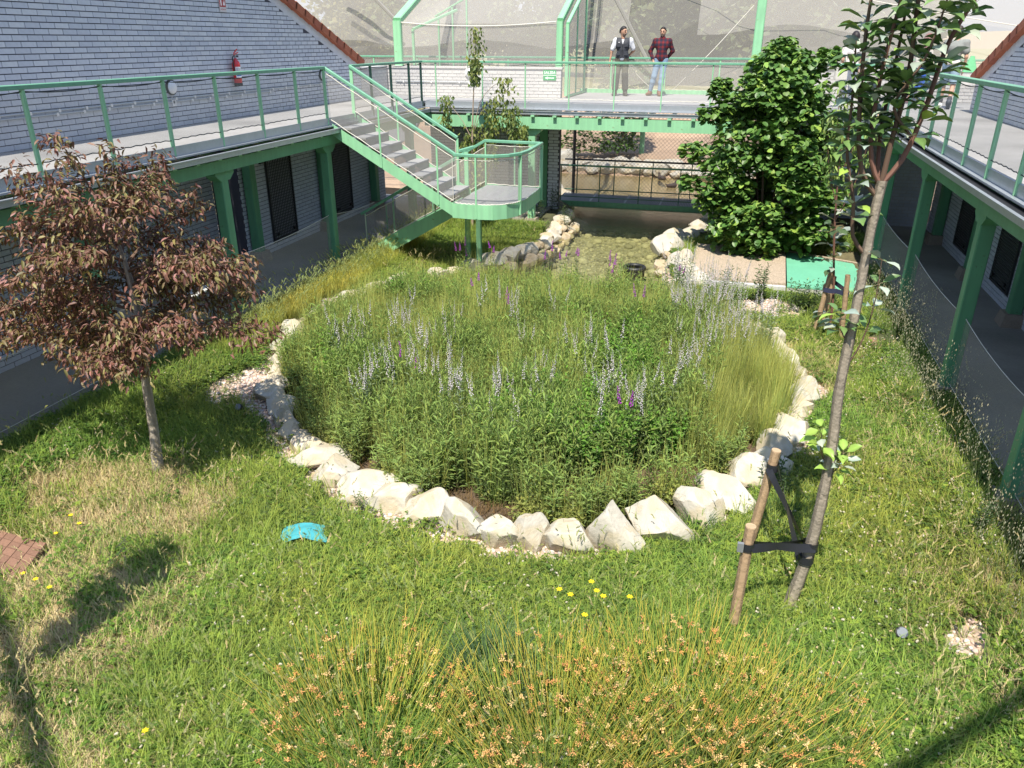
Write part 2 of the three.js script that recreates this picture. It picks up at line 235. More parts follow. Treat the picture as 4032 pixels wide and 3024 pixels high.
{
  const shape = new THREE.Shape(); shape.moveTo(-900, 1900); shape.lineTo(900, 1900); shape.lineTo(900, -20); shape.lineTo(-900, -20); shape.closePath();
  const hole = new THREE.Path(); hole.moveTo(-14.4, 23.3); hole.lineTo(9.4, 23.3); hole.lineTo(9.4, 41.9); hole.lineTo(-14.4, 41.9); hole.closePath(); shape.holes.push(hole);
  const h2 = new THREE.Path(); h2.moveTo(-14, -15); h2.lineTo(9, -15); h2.lineTo(9, 23.2); h2.lineTo(-14, 23.2); h2.closePath(); shape.holes.push(h2);
  const g = new THREE.ShapeGeometry(shape); g.rotateX(-Math.PI / 2); const p = g.attributes.position; for (let i = 0; i < p.count; i++) p.setY(i, p.getZ(i) < -41 ? 2.28 : 0.1); g.computeVertexNormals();
  part('field', g, fieldMat, scene, 'structure');
  const hill = sheet(-900, 900, -1500, -320, 30, (x, z) => 1 + (fbm(x * 0.004, z * 0.004, 91, 3) * 26 - 6) * smoothstep(-z, 330, 800)); part('hill', hill, mat(0.36, 0.29, 0.19, 1, { map: speck }), scene, 'structure');
}
// corridor floors beside the garden
const FY = 0.27;
part('corridor_floor', [box(-13, -7.98, FY - 0.3, FY, -22.6, 2)], MT.concrete, scene, 'structure');
part('corridor_floor_001', [box(3.1, 8, FY - 0.3, FY, -22.6, 2)], MT.concrete, scene, 'structure');
part('corridor_floor_002', [box(-7.98, -4.95, FY - 0.3, FY, -22.6, -20.3), box(0.9, 3.1, FY - 0.3, FY, -22.6, -20.3)], MT.concrete, scene, 'structure');
{ // water of the pond, the channel and the pool behind the bridge
  const s = new THREE.Shape(); const ring = POND.filter(([, z]) => z < -13.2); ring.forEach(([x, z], i) => (i ? s.lineTo(x, -z) : s.moveTo(x, -z))); s.closePath();
  const g = new THREE.ShapeGeometry(s); g.rotateX(-Math.PI / 2); g.translate(0, -0.09, 0);
  const wm = new THREE.MeshPhysicalMaterial({ transmission: 1, thickness: 0, roughness: 0.04, ior: 1.4, bumpMap: bumpy, bumpScale: 0.004, side: THREE.DoubleSide }); wm.color.setRGB(0.8, 0.83, 0.68);
  part('pond_water', g, wm, scene, 'structure');
}

// ---------------------------------------------------------------- brick walls
const brickGeos = {};
function brickGeo(L, h, t) { const k = L + '|' + h + '|' + t; if (!brickGeos[k]) { brickGeos[k] = uvm(cbox(L, h, t, 0.006), 1); } return brickGeos[k]; }
// bricks laid on a flat face. axis 'x': wall stands at x = at and runs along z; axis 'z': stands at z = at and runs along x; face = which way it looks
function bricks(t, axis, at, face, a0, a1, y0, y1, keep, mats, o = {}) {
  const L = o.L ?? 0.27, H = o.H ?? 0.07, j = 0.014, D = 0.02, r = prng(o.seed ?? 3), cells = [];
  for (let row = 0, y = y0 + j / 2; y + H < y1 + 0.001; row++, y += H + j) for (let a = a0 - (row % 2) * (L + j) / 2; a < a1; a += L + j) {
    let b0 = Math.max(a, a0), b1 = Math.min(a + L, a1); if (b1 - b0 < 0.05) continue;
    if (!keep(b0, b1, y, y + H)) continue;
    for (const [h0, h1, v0, v1] of o.holes ?? []) if (y + H > v0 && y < v1) { if (b0 < h0 && b1 > h0) b1 = h0; else if (b0 < h1 && b1 > h1) b0 = h1; else if (b0 >= h0 && b1 <= h1) b1 = b0; } if (b1 - b0 < 0.04) continue;
    const c = axis === 'x' ? V(at, y, (b0 + b1) / 2) : V((b0 + b1) / 2, y, at);
    cells.push({ c, len: Math.round((b1 - b0) * 100) / 100, k: r(), q: r(), seen: inFrame(c, 1.02), d: c.distanceTo(camera.position) });
  }
  cells.sort((p, q) => (q.seen - p.seen) || p.d - q.d);
  const wp = origin(t), rest = mats.map(() => []);
  cells.forEach((e, n) => {
    const g = brickGeo(e.len, H, D), m = mats[Math.floor(e.k * mats.length) % mats.length], out = (D / 2 - 0.008 + e.q * 0.003) * face;
    const pos = e.c.clone(); if (axis === 'x') pos.x += out; else pos.z += out;
    if (n < 300 && e.seen) { const h = new THREE.Mesh(g, m); h.name = 'brick'; h.castShadow = h.receiveShadow = true; h.position.copy(pos).sub(wp); if (axis === 'x') h.rotation.y = Math.PI / 2; t.add(h); }
    else { const c = g.clone(); if (axis === 'x') c.rotateY(Math.PI / 2); c.translate(pos.x, pos.y, pos.z); rest[Math.floor(e.k * mats.length) % mats.length].push(c); }
  });
  rest.forEach((l, n) => { if (l.length) part('brickwork', l, mats[n], t, 'stuff'); });
}
function prism(pts, axis, at, th) { // flat outline (a, y) made thick; axis as above, th runs from at
  const s = new THREE.Shape(); pts.forEach(([a, y], i) => { const u = axis === 'x' ? -a : a; i ? s.lineTo(u, y) : s.moveTo(u, y); }); s.closePath();
  const g = new THREE.ExtrudeGeometry(s, { depth: Math.abs(th), bevelEnabled: false });
  if (axis === 'x') { g.rotateY(Math.PI / 2); g.translate(th > 0 ? at : at + th, 0, 0); } else g.translate(0, 0, th > 0 ? at : at + th);
  return g;
}
const DECK = 3.25, GB = [MT.brick, MT.brick2, MT.brick3], WB = [MT.white, MT.white2];
const vergeL = (z) => 5.2 + (z + 17.74) * 0.385, vergeR = (z) => 4.89 + (z + 17.95) * 0.377;
function gable(side) {
  const L = side < 0, X = L ? -9.87 : 5.0, f = L ? 1 : -1, verge = L ? vergeL : vergeR, z1 = -20.4, zn = L ? -4.5 : -11;
  const t = thing('gable_wall', L ? 'long pale grey brick gable wall behind the left walkway' : 'pale grey brick gable wall at the far right edge', 'wall', [X, 0, -14]);
  part('wall', prism([[zn, DECK - 0.3], [zn, verge(zn) - 0.04], [z1, verge(z1) - 0.04], [z1, DECK - 0.3]], 'x', X, -f * 0.25), MT.mortar, t);
  const bw = 0.3; // smooth rendered strip along the verge
  part('plaster_band', prism([[zn, verge(zn) - 0.05], [zn, verge(zn) - bw], [z1, verge(z1) - bw], [z1, verge(z1) - 0.05]], 'x', X + f * 0.012, -f * 0.05), MT.brick3, t);
  bricks(t, 'x', X, f, z1, zn, DECK, verge(zn), (a, b, y, yy) => yy < verge(a) - bw + 0.14 - 0.1 * hash(Math.round(y * 50), 3, 3), GB, { seed: L ? 5 : 6, L: 0.255 });
  // roof verge of clay tiles
  const rt = thing('roof_verge', L ? 'terracotta tiled roof edge sloping down beside the aviary net on the left' : 'terracotta tiled roof edge sloping down at the right edge', 'roof', [X, verge(z1), z1]);
  const n = 44, dz = 0.36, ang = Math.atan(L ? 0.385 : 0.377);
  for (let i = 0; i < n && z1 + i * dz < zn; i++) {
    const z = z1 + i * dz - 0.05, y = verge(z);
    const g = new THREE.BoxGeometry(0.2, 0.17, 0.43); g.rotateX(-ang - 0.05); g.translate(X + f * 0.03, y + 0.06, z + 0.2);
    part('roof_tile', g, i % 3 ? MT.tile : MT.tile2, rt);
  }
  const N = []; // rows of roof tiles running back from the verge
  const dirx = -f; for (let c = 1; c < 9; c++) for (let i = 0; i < n && z1 + i * dz < zn; i++) { const z = z1 + i * dz, g = new THREE.CylinderGeometry(0.11, 0.12, 0.42, 7, 1, true, 0, Math.PI); g.rotateZ(Math.PI / 2); g.rotateY(Math.PI / 2); g.rotateX(-ang - 0.05); g.translate(X + dirx * c * 0.24, verge(z) + 0.02, z + 0.2); N.push(g); }
  part('roof_tiling', N, MT.tile, rt, 'stuff');
  return t;
}
gable(-1); gable(1);
{ // parapets at the back
  const ZP = -22.15;
  const t = thing('parapet_wall', 'low sunlit white brick parapet behind the birch on the upper walkway', 'wall', [-7.3, DECK, ZP]);
  part('wall', [box(-9.87, -4.75, DECK - 0.3, 3.98, ZP - 0.2, ZP)], MT.mortarLight, t); part('coping', [box(-9.87, -4.72, 3.98, 4.03, ZP - 0.23, ZP + 0.03)], MT.white, t);
  bricks(t, 'z', ZP, 1, -9.85, -4.75, DECK, 3.98, () => true, WB, { seed: 8, L: 0.25 });
  const l = thing('parapet_wall', 'short white brick parapet turning along the end of the left gable', 'wall', [-9.87, DECK, -21.3]);
  part('wall', [box(-10.1, -9.87, DECK - 0.3, 3.98, -22.14, -20.42)], MT.mortarLight, l); part('coping', [box(-10.12, -9.84, 3.98, 4.03, -22.11, -20.42)], MT.white, l);
  bricks(l, 'x', -9.87, 1, -22.12, -20.42, DECK, 3.98, () => true, WB, { seed: 9, L: 0.25 });
  const r = thing('parapet_wall', 'low white brick parapet behind the big dark green shrub', 'wall', [2.7, DECK, -23.4]), ZR = -23.4;
  part('wall', [box(0.5, 6.5, DECK - 0.3, 4.0, ZR - 0.2, ZR)], MT.mortarLight, r); part('coping', [box(0.47, 6.5, 4.0, 4.05, ZR - 0.23, ZR + 0.03)], MT.white, r);
  bricks(r, 'z', ZR, 1, 0.5, 6.4, DECK, 3.98, () => true, WB, { seed: 10, L: 0.25 });
}
const LB1 = [MT.brick2, MT.brick];
const DOORS_L = [[-16.4, -15.36], [-19.36, -18.35]], DOORS_R = [[-16.16, -15.1], [-19.1, -18.06]];
{ // lower walls in the shade of the walkways
  const t = thing('lower_wall', 'shaded grey brick wall with grille doors under the left walkway', 'wall', [-9.9, 0, -17]);
  part('wall', [box(-10.2, -9.9, 0, 2.95, -21.6, -14.35), box(-10.85, -10.6, 0, 2.95, -14.4, -10.2), box(-10.59, -10.2, 0, 2.95, -14.6, -14.4), box(-10.2, -9.9, 0, 2.95, -10.2, -3)], MT.mortar, t);
  bricks(t, 'x', -9.9, 1, -21.6, -14.35, FY, 2.95, () => true, LB1, { seed: 12, holes: DOORS_L.map(([a, b]) => [a - 0.01, b + 0.01, 0.5, 2.31]) });
  bricks(t, 'x', -10.6, 1, -14.4, -10.2, FY, 2.95, () => true, LB1, { seed: 13 });
  bricks(t, 'x', -9.9, 1, -10.2, -6, FY, 2.95, () => true, LB1, { seed: 14 });
  const r = thing('lower_wall', 'shaded grey brick wall with grille doors under the right walkway', 'wall', [5, 0, -15]);
  part('wall', [box(5, 5.3, 0, 2.95, -21.9, -4)], MT.mortar, r);
  bricks(r, 'x', 5.0, -1, -21.9, -9, FY, 2.95, () => true, LB1, { seed: 15, holes: DOORS_R.map(([a, b]) => [a - 0.01, b + 0.01, 0.56, 1.99]) });
  const b = thing('lower_wall', 'dark brick wall and pier under the back walkway beside the footbridge', 'wall', [-6.5, 0, -22.15]);
  part('wall', [box(-8.6, -4.75, -0.3, 2.95, -22.4, -22.15)], MT.mortar, b);
  bricks(b, 'z', -22.15, 1, -8.6, -4.75, 0.2, 2.95, () => true, LB1, { seed: 16, holes: [[-5.31, -5.07, 0, 3]] });
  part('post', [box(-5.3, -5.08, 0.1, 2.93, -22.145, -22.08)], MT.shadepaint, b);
  const k = thing('lower_wall', 'shaded pale brick wall low behind the big shrub', 'wall', [3, 0, -22.15]);
  part('wall', [box(0.7, 5, -0.3, 2.95, -22.4, -22.15)], MT.mortarLight, k);
  bricks(k, 'z', -22.15, 1, 0.7, 5, 0.1, 2.95, () => true, LB1, { seed: 17 });
}
function grille(name, label, X, f, z0, z1, y0, y1, slats) {
  const t = thing(name, label, 'grille door', [X, y0, z0]);
  const x0 = X + f * 0.02, x1 = X + f * 0.06, w = 0.035;
  part('backing', box(X + f * 0.002, X + f * 0.012, y0 + 0.01, y1 - 0.01, z0 + 0.01, z1 - 0.01), mat(0.3, 0.31, 0.33, 0.8), t);
  part('frame', [box(x0, x1, y0, y1, z0, z0 + w), box(x0, x1, y0, y1, z1 - w, z1), box(x0, x1, y0, y0 + w, z0 + w, z1 - w), box(x0, x1, y1 - w, y1, z0 + w, z1 - w)], MT.iron, t);
  const nb = slats ? 0 : 14, nh = slats ? 26 : 28;
  for (let i = 1; i < nb; i++) { const z = lerp(z0 + w, z1 - w, i / nb); part('bar', box(x0 + f * 0.012, x0 + f * 0.022, y0 + w, y1 - w, z - 0.006, z + 0.006), MT.iron, t); }
  for (let i = 1; i < nh; i++) { const y = lerp(y0 + w, y1 - w, i / nh); part('bar', box(x0 + f * 0.024, x0 + f * 0.034, y - (slats ? 0.018 : 0.006), y + (slats ? 0.018 : 0.006), z0 + w, z1 - w), MT.iron, t); }
  for (const zz of [lerp(z0, z1, 0.12), lerp(z0, z1, 0.82)]) part('hinge', box(x1, x1 + f * 0.03, y0 + 0.1, y0 + 0.16, zz, zz + 0.08), MT.black, t);
}
grille('grille_door', 'black lattice grille door on the shaded left wall, between two green posts', -9.9, 1, ...DOORS_L[0], 0.51, 2.3);
grille('grille_door', 'black lattice grille door on the left wall directly under the stair top', -9.9, 1, ...DOORS_L[1], 0.51, 2.3);
grille('grille_door', 'dark slatted door on the shaded right wall, nearer one of two', 5, -1, ...DOORS_R[0], 0.57, 1.98, true);
grille('grille_door', 'dark slatted door on the shaded right wall, farther one of two', 5, -1, ...DOORS_R[1], 0.57, 1.98, true);

// ---------------------------------------------------------------- walkways, columns, railings
function walkway(label, axis, sgn, edge, back, a0, a1, beamIn, beamH, gp = 0.16) { // edge: the garden side; runs along z (axis 'x') or x (axis 'z')
  const t = thing('raised_walkway', label, 'walkway', axis === 'x' ? [edge, DECK, (a0 + a1) / 2] : [(a0 + a1) / 2, DECK, edge]);
  const bx = (e0, e1, y0, y1, b0, b1) => (axis === 'x' ? box(e0, e1, y0, y1, b0, b1) : box(b0, b1, y0, y1, e0, e1));
  const s = sgn; // sgn: direction from edge towards the building
  part('deck', [bx(edge + s * 0.08, back, DECK - 0.05, DECK, a0, a1)], MT.deck, t);
  part('kick_strip', [bx(edge + s * 0.05, edge + s * 0.075, DECK - 0.13, DECK + 0.012, a0, a1)], MT.galv, t);
  part('edge_rail', [bx(edge - s * 0.03, edge + s * 0.045, DECK - 0.15, DECK - 0.125, a0, a1)], MT.galv, t);
  part('gutter', [bx(edge - s * gp, edge - s * (gp - 0.025), DECK - 0.26, DECK - 0.17, a0, a1), bx(edge - s * (gp - 0.026), edge + s * 0.03, DECK - 0.26, DECK - 0.245, a0, a1), bx(edge - s * (gp + 0.025), edge - s * (gp + 0.001), DECK - 0.185, DECK - 0.17, a0, a1)], MT.galv, t);
  part('gutter_grate', [bx(edge - s * (gp - 0.03), edge + s * 0.03, DECK - 0.2, DECK - 0.19, a0, a1)], MT.black, t);
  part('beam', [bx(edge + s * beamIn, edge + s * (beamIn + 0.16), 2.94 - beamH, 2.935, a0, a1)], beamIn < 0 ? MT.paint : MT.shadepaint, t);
  const n = Math.round((a1 - a0) / 0.57); for (let i = 0; i <= n; i++) { const a = lerp(a0 + 0.1, a1 - 0.1, i / n); part('joist', bx(edge - s * 0.02 + s * (beamIn < 0 ? beamIn - 0.07 : 0), back - s * 0.02, 2.94, DECK - 0.27, a - 0.045, a + 0.045), MT.paint, t); }
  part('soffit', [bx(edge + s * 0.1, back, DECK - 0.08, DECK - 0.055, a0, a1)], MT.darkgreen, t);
  return t;
}
walkway('grey raised walkway with green joists along the left side', 'x', -1, -7.88, -9.87, -20, -2, 0.03, 0.19);
walkway('grey raised walkway with green joists along the right side', 'x', 1, 3.02, 5.0, -20, -2, 0.03, 0.19);
const backW = walkway('grey raised walkway with light green beam across the back', 'z', -1, -19.98, -22.15, -7.9, 3.05, -0.03, 0.29, 0.05);
part('deck', [box(-4.72, 0.48, DECK - 0.05, DECK, -24.8, -22.15), box(-9.87, -7.9, DECK - 0.05, DECK, -22.15, -20.0), box(3.05, 6.5, DECK - 0.05, DECK, -23.4, -20.0), box(0.48, 3.05, DECK - 0.05, DECK, -23.4, -22.15)], MT.deck, backW);
function column(label, x, z, turn, y1 = 2.75, base = 0.05) {
  const t = thing('column', label, 'column', [x, base, z]);
  const P = new THREE.CylinderGeometry(0.15 * 1.414, 0.2 * 1.414, 0.36 - base, 4, 1); P.rotateY(Math.PI / 4); P.translate(x, base + (0.36 - base) / 2, z); part('plinth', toCreasedNormals(P, 0.3), MT.plinth, t);
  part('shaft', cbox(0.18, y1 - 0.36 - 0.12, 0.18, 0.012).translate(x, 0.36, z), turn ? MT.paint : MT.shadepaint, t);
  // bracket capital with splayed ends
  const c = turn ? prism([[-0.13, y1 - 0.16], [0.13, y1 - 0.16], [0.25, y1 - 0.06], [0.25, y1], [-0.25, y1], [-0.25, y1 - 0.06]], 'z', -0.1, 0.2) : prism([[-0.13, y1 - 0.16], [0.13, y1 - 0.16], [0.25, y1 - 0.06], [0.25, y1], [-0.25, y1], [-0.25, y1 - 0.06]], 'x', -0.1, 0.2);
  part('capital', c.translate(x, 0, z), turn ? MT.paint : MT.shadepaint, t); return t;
}
column('green column on a stone plinth behind the red-leaved tree trunk, left walkway', -8.09, -8.2, 0);
column('green column on a stone plinth at the tip of the red tree branches', -8.09, -11.24, 0);
column('green column on a stone plinth under the top of the green stairs', -8.09, -14.84, 0);
column('green column at the back left corner behind the stairs', -8.0, -19.1, 0);
column('light green column behind the stair landing under the back beam', -5.03, -20.15, 1, 2.65);
column('light green column hidden behind the big dark shrub', 0.7, -20.15, 1, 2.65);
column('green column nearest the bottom right corner', 3.19, -8.08, 0);
column('green column right of the brown paved cover on the right', 3.19, -11.02, 0);
column('green column right of the sapling with three short stakes', 3.19, -14.5, 0);
column('green column at the far end of the right walkway', 3.19, -18.0, 0);
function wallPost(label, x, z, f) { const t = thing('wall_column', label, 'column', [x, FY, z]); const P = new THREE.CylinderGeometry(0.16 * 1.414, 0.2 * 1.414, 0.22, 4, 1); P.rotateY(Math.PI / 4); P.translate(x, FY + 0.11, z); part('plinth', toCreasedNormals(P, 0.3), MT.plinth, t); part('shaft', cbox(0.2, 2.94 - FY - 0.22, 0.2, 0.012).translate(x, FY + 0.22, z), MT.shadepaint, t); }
wallPost('dark green wall post left of the nearer lattice door', -9.76, -14.55, 1); wallPost('dark green wall post right of the nearer lattice door', -9.76, -17.7, 1); wallPost('dark green wall post behind the lower stair flight', -9.76, -20.6, 1);
wallPost('dark green wall post beside the nearer slatted door, right corridor', 4.87, -14.3, -1); wallPost('dark green wall post between the two slatted doors', 4.87, -17.2, -1); wallPost('dark green wall post beyond the farther slatted door', 4.87, -20.3, -1);

const NETM = { w: MT.netwhite, n: MT.net, d: MT.netdark, s: MT.netshade };
function wavy(p, q, sag, r, m, name, t, waves = 0) { const pts = []; const n = waves ? waves * 4 : 10; for (let i = 0; i <= n; i++) { const u = i / n, v = p.clone().lerp(q, u); v.y -= sag * 4 * u * (1 - u) - (waves ? 0.006 * Math.sin(i * 1.57) : 0); pts.push(v); } return part(name, tube(pts, r, n, 4), m, t); }
function railing(label, p, q, posts, o = {}) { // p, q at handrail top; posts: fractions or coordinates along
  const t = thing('railing', label, 'railing', [(p.x + q.x) / 2, DECK, (p.z + q.z) / 2]), lo = o.lo ?? 3.13, d = q.clone().sub(p).normalize();
  const hw = o.hw ?? 0.075, hh = o.hh ?? 0.055;
  part('handrail', bar(V(p.x, p.y - hh / 2, p.z), V(q.x, q.y - hh / 2, q.z), hw, hh), o.m ?? MT.rail, t);
  posts.forEach((c) => { const b = p.clone().addScaledVector(d, c); part('post', bar(V(b.x, lo, b.z), V(b.x, b.y - hh - 0.002, b.z), o.pw ?? 0.055, o.pd ?? 0.04), o.pm ?? MT.paint, t); });
  const top = p.y - hh - 0.05, bot = DECK + 0.1;
  part('safety_net', quad(V(p.x, bot, p.z), V(q.x, bot, q.z), V(q.x, top, q.z), V(p.x, top, p.z)), o.net ?? MT.net, t);
  const cs = [0, ...posts.filter((c) => c > 0.3), q.distanceTo(p)];
  for (let i = 0; i + 1 < cs.length; i++) { const a = p.clone().addScaledVector(d, cs[i]), b = p.clone().addScaledVector(d, cs[i + 1]); if (b.distanceTo(a) < 0.2 || !inFrame(a.clone().lerp(b, 0.5), 1.2)) continue;
    wavy(V(a.x, top + 0.03, a.z), V(b.x, top + 0.03, b.z), 0.03, 0.007, o.rope ?? MT.darkrope, 'net_rope', t); wavy(V(a.x, bot, a.z), V(b.x, bot, b.z), -0.012, 0.007, o.rope ?? MT.darkrope, 'net_rope', t, 6); }
  return t;
}
railing('green railing with net along the left walkway up to the stair head', V(-7.95, 4.23, -3), V(-7.95, 4.23, -14.82), [1.0, 2.2, 3.4, 4.63, 5.84, 7.05, 8.26, 9.47, 10.69, 11.8]);
railing('green railing from the stair head to the back left corner', V(-7.95, 4.23, -16.0), V(-7.95, 4.23, -19.98), [0.02, 0.95, 2.05, 3.15, 3.95], { net: MT.net, pm: MT.darkgreen });
railing('green railing with thin posts along the back walkway', V(-7.92, 4.23, -20.02), V(3.02, 4.23, -20.02), [0.35, 1.6, 2.72, 3.84, 4.96, 6.1, 7.25, 8.4, 9.5, 10.6], { pw: 0.028, pd: 0.03, net: MT.netwhite, rope: MT.rope });
railing('green railing with net along the right walkway', V(3.07, 4.23, -20.02), V(3.07, 4.23, -3), [1.0, 2.1, 3.25, 4.35, 5.43, 6.56, 7.77, 8.94, 10.13, 11.3, 12.5, 13.7, 14.9], { hw: 0.09, hh: 0.06 });
railing('green outer railing behind the men at the aviary edge', V(-16, 4.25, -24.85), V(9, 4.25, -24.85), [1.5, 3, 4.5, 6, 7.5, 9, 10.5, 12.2, 13.8, 15.35, 16.5, 18, 19.5, 21, 22.5, 24], { pw: 0.04, net: MT.netshade, rope: MT.rope });
single('kick_board', 'green kick board at the foot of the outer railing behind the men', 'kick board', [box(-4.72, 0.48, DECK, DECK + 0.11, -24.82, -24.79)], MT.paint);
// low nets strung between the columns
function lowNet(label, x, zs, ys, yb) { const t = thing('low_net', label, 'net', [x, FY, (zs[0] + zs.at(-1)) / 2]); for (let i = 0; i + 1 < zs.length; i++) { const pts = [], n = 8, lo = [], z0 = zs[i], z1 = zs[i + 1]; for (let k = 0; k <= n; k++) { const u = k / n, y = lerp(ys[i], ys[i + 1], u) - 0.2 * u * (1 - u) * (ys[i + 2] ?? 1); pts.push(V(x, y, lerp(z0, z1, u))); lo.push(V(x, yb, lerp(z0, z1, u))); } const g = []; for (let k = 0; k < n; k++) g.push(quad(lo[k], lo[k + 1], pts[k + 1], pts[k])); part('net_panel', g, MT.netshade, t); part('net_rope', tube(pts, 0.006, 10, 4), MT.rope, t); part('net_rope', tube(lo, 0.005, 4, 4), MT.rope, t); } }
lowNet('low net strung between the columns of the left walkway', -8.1, [-4.6, -8.2, -11.24, -14.84, -17.0], [1.3, 1.3, 1.28, 1.32, 1.18], 0.4);
lowNet('low net strung between the columns of the right walkway', 3.2, [-5, -8.08, -11.02, -14.5, -18], [1.35, 1.35, 1.35, 1.35, 1.3], 0.4);
// ---------------------------------------------------------------- stairs
const holes = (() => { // perforated sheet: round holes in rows
  const N = 128, d = new Uint8Array(N * N * 4); for (let y = 0; y < N; y++) for (let x = 0; x < N; x++) { let a = 1; for (const [cx, cy] of [[0, 0], [N, 0], [0, N], [N, N], [N / 2, N / 2]]) if (Math.hypot(x - cx, y - cy) < N * 0.25) a = 0; const k = (y * N + x) * 4; d[k] = d[k + 1] = d[k + 2] = a * 255; d[k + 3] = 255; }
  const t = new THREE.DataTexture(d, N, N); t.wrapS = t.wrapT = THREE.RepeatWrapping; t.magFilter = THREE.LinearFilter; t.needsUpdate = true; t.repeat.set(18, 18); return t;
})();
const perfGreen = mat(0.175, 0.43, 0.235, 0.5, { alphaMap: holes, alphaTest: 0.5 }), perfGrey = mat(0.33, 0.335, 0.34, 0.6, { alphaMap: holes, alphaTest: 0.5 });
{
  const t = thing('staircase', 'mint green steel staircase with a turning landing down from the left walkway', 'staircase', [-5.3, 0, -16]);
  const ZA = -14.85, ZB = -16.0, ZC = -16.08, ZD = -17.2, LX = -5.35, LY = 1.68;
  const plate = (pts, z, th) => prism(pts, 'z', z, th);
  part('stringer', plate([[-7.88, 3.15], [-7.88, 2.92], [LX + 0.05, 1.4], [LX + 0.05, LY - 0.02]], ZA, -0.012), MT.paint, t);
  part('stringer', plate([[-7.88, 3.22], [-7.88, 2.98], [LX + 0.0, 1.48], [LX, LY + 0.1]], ZB, -0.012), MT.paint, t);
  part('stringer', plate([[-7.95, 0.1], [-7.6, 0.1], [LX, 1.4], [LX, LY - 0.02], [-7.95, 0.34]], ZC, -0.012), MT.paint, t);
  part('stringer', plate([[-7.95, 0.1], [-7.6, 0.1], [LX, 1.4], [LX, LY], [-7.95, 0.34]], ZD, -0.012), MT.paint, t);
  const treadMat = MT.tread;
  for (let i = 0; i < 8; i++) {
    const y = 3.25 - (i + 1) * 0.1745, x = -7.78 + i * 0.3; part('tread', box(x, x + 0.31, y - 0.035, y, ZB + 0.0, ZA - 0.014), treadMat, t); part('riser', box(x - 0.002, x + 0.002, y + 0.002, y + 0.138, ZB + 0.002, ZA - 0.015), perfGrey, t);
    const y2 = LY - (i + 1) * 0.165, x2 = LX - i * 0.3; part('tread', box(x2 - 0.31, x2, y2 - 0.035, y2, ZD + 0.0, ZC - 0.014), treadMat, t); part('riser', box(x2 - 0.002, x2 + 0.002, y2 + 0.002, y2 + 0.13, ZD + 0.002, ZC - 0.015), perfGrey, t);
  }
  part('riser', box(LX - 0.302, LX - 0.298, LY + 0.01, LY + 0.16, ZB + 0.002, ZA - 0.015), perfGrey, t);
  // landing: plan outline, fascia, perforated floor plate
  const plan = [[LX, ZA + 0.02], [-4.85, -14.78], [-4.5, -14.83], [-4.27, -15.02], [-4.12, -15.35], [-4.06, -15.8], [-4.08, -17.1], [-4.25, -17.2], [LX, -17.22]];
  const sh = new THREE.Shape(); plan.forEach(([x, z], i) => (i ? sh.lineTo(x, -z) : sh.moveTo(x, -z))); sh.closePath();
  const fl = new THREE.ExtrudeGeometry(sh, { depth: 0.006, bevelEnabled: false }); fl.rotateX(-Math.PI / 2); fl.translate(0, LY - 0.008, 0);
  part('landing_floor', fl, mat(0.34, 0.345, 0.36, 0.7, { alphaMap: (() => { const h = holes.clone(); h.repeat.set(26, 26); h.needsUpdate = true; return h; })(), alphaTest: 0.5 }), t);
  const under = new THREE.ExtrudeGeometry(sh, { depth: 0.004, bevelEnabled: false }); under.rotateX(-Math.PI / 2); 
  const fas = []; for (let i = 0; i < plan.length - 1; i++) { const [ax, az] = plan[i], [bx, bz] = plan[i + 1]; fas.push(bar(V(ax, LY - 0.13, az), V(bx, LY - 0.13, bz), 0.014, 0.29)); }
  part('landing_fascia', fas, MT.paint, t);
  part('landing_frame', [-4.55, -4.95].map((x) => box(x - 0.03, x + 0.03, LY - 0.12, LY - 0.012, -17.1, -14.9)), MT.darkgreen, t);
  for (const x of [-5.5, -5.24]) part('support_post', [box(x - 0.05, x + 0.05, 0, LY - 0.1, -16.25, -16.244), box(x - 0.05, x + 0.05, 0, LY - 0.1, -16.156, -16.15), box(x - 0.052, x - 0.046, 0, LY - 0.1, -16.243, -16.157)], x < -5.4 ? perfGreen : MT.paint, t);
  // handrails
  const H = MT.rail, hr = (p, q, w = 0.07) => part('handrail', bar(p, q, w, 0.06), H, t);
  hr(V(-7.95, 4.2, ZA), V(-5.28, 2.65, ZA)); hr(V(-7.97, 4.2, ZB), V(-5.62, 2.83, ZB));
  const rp = [[-5.3, ZA], [-4.83, -14.8], [-4.48, -14.85], [-4.24, -15.04], [-4.08, -15.36], [-4.03, -15.8], [-4.07, -17.12], [-5.4, -17.24]].map(([x, z]) => V(x, 2.64, z));
  for (let i = 0; i < 7; i++) hr(rp[i], rp[i + 1].clone().addScaledVector(rp[i + 1].clone().sub(rp[i]).normalize(), 0.012), 0.075);
  hr(V(-5.4, 2.64, ZD - 0.03), V(-8.0, 1.16, ZD - 0.03)); hr(V(-5.5, 2.5, ZC), V(-8.0, 1.09, ZC)); hr(V(-5.62, 2.55, ZB - 0.02), V(-5.35, 2.62, ZB - 0.28));
  const post = (x, y0, y1, z, w = 0.035) => part('post', bar(V(x, y0, z), V(x, y1, z), w, 0.012), MT.paint, t);
  for (const [x, y] of [[-6.85, 3.5], [-5.65, 2.82]]) post(x, y - 1.17, y, ZA + 0.012);
  post(-4.83, 1.42, 2.61, -14.77); part('post', bar(V(-4.1, 1.42, -15.4), V(-4.08, 2.61, -15.36), 0.07, 0.03), MT.paint, t); part('post', bar(V(-4.06, 1.42, -17.1), V(-4.06, 2.61, -17.1), 0.07, 0.03), MT.paint, t);
  for (const [x, z] of [[-4.7, -17.2], [-5.38, -17.2]]) post(x, 1.5, 2.6, z);
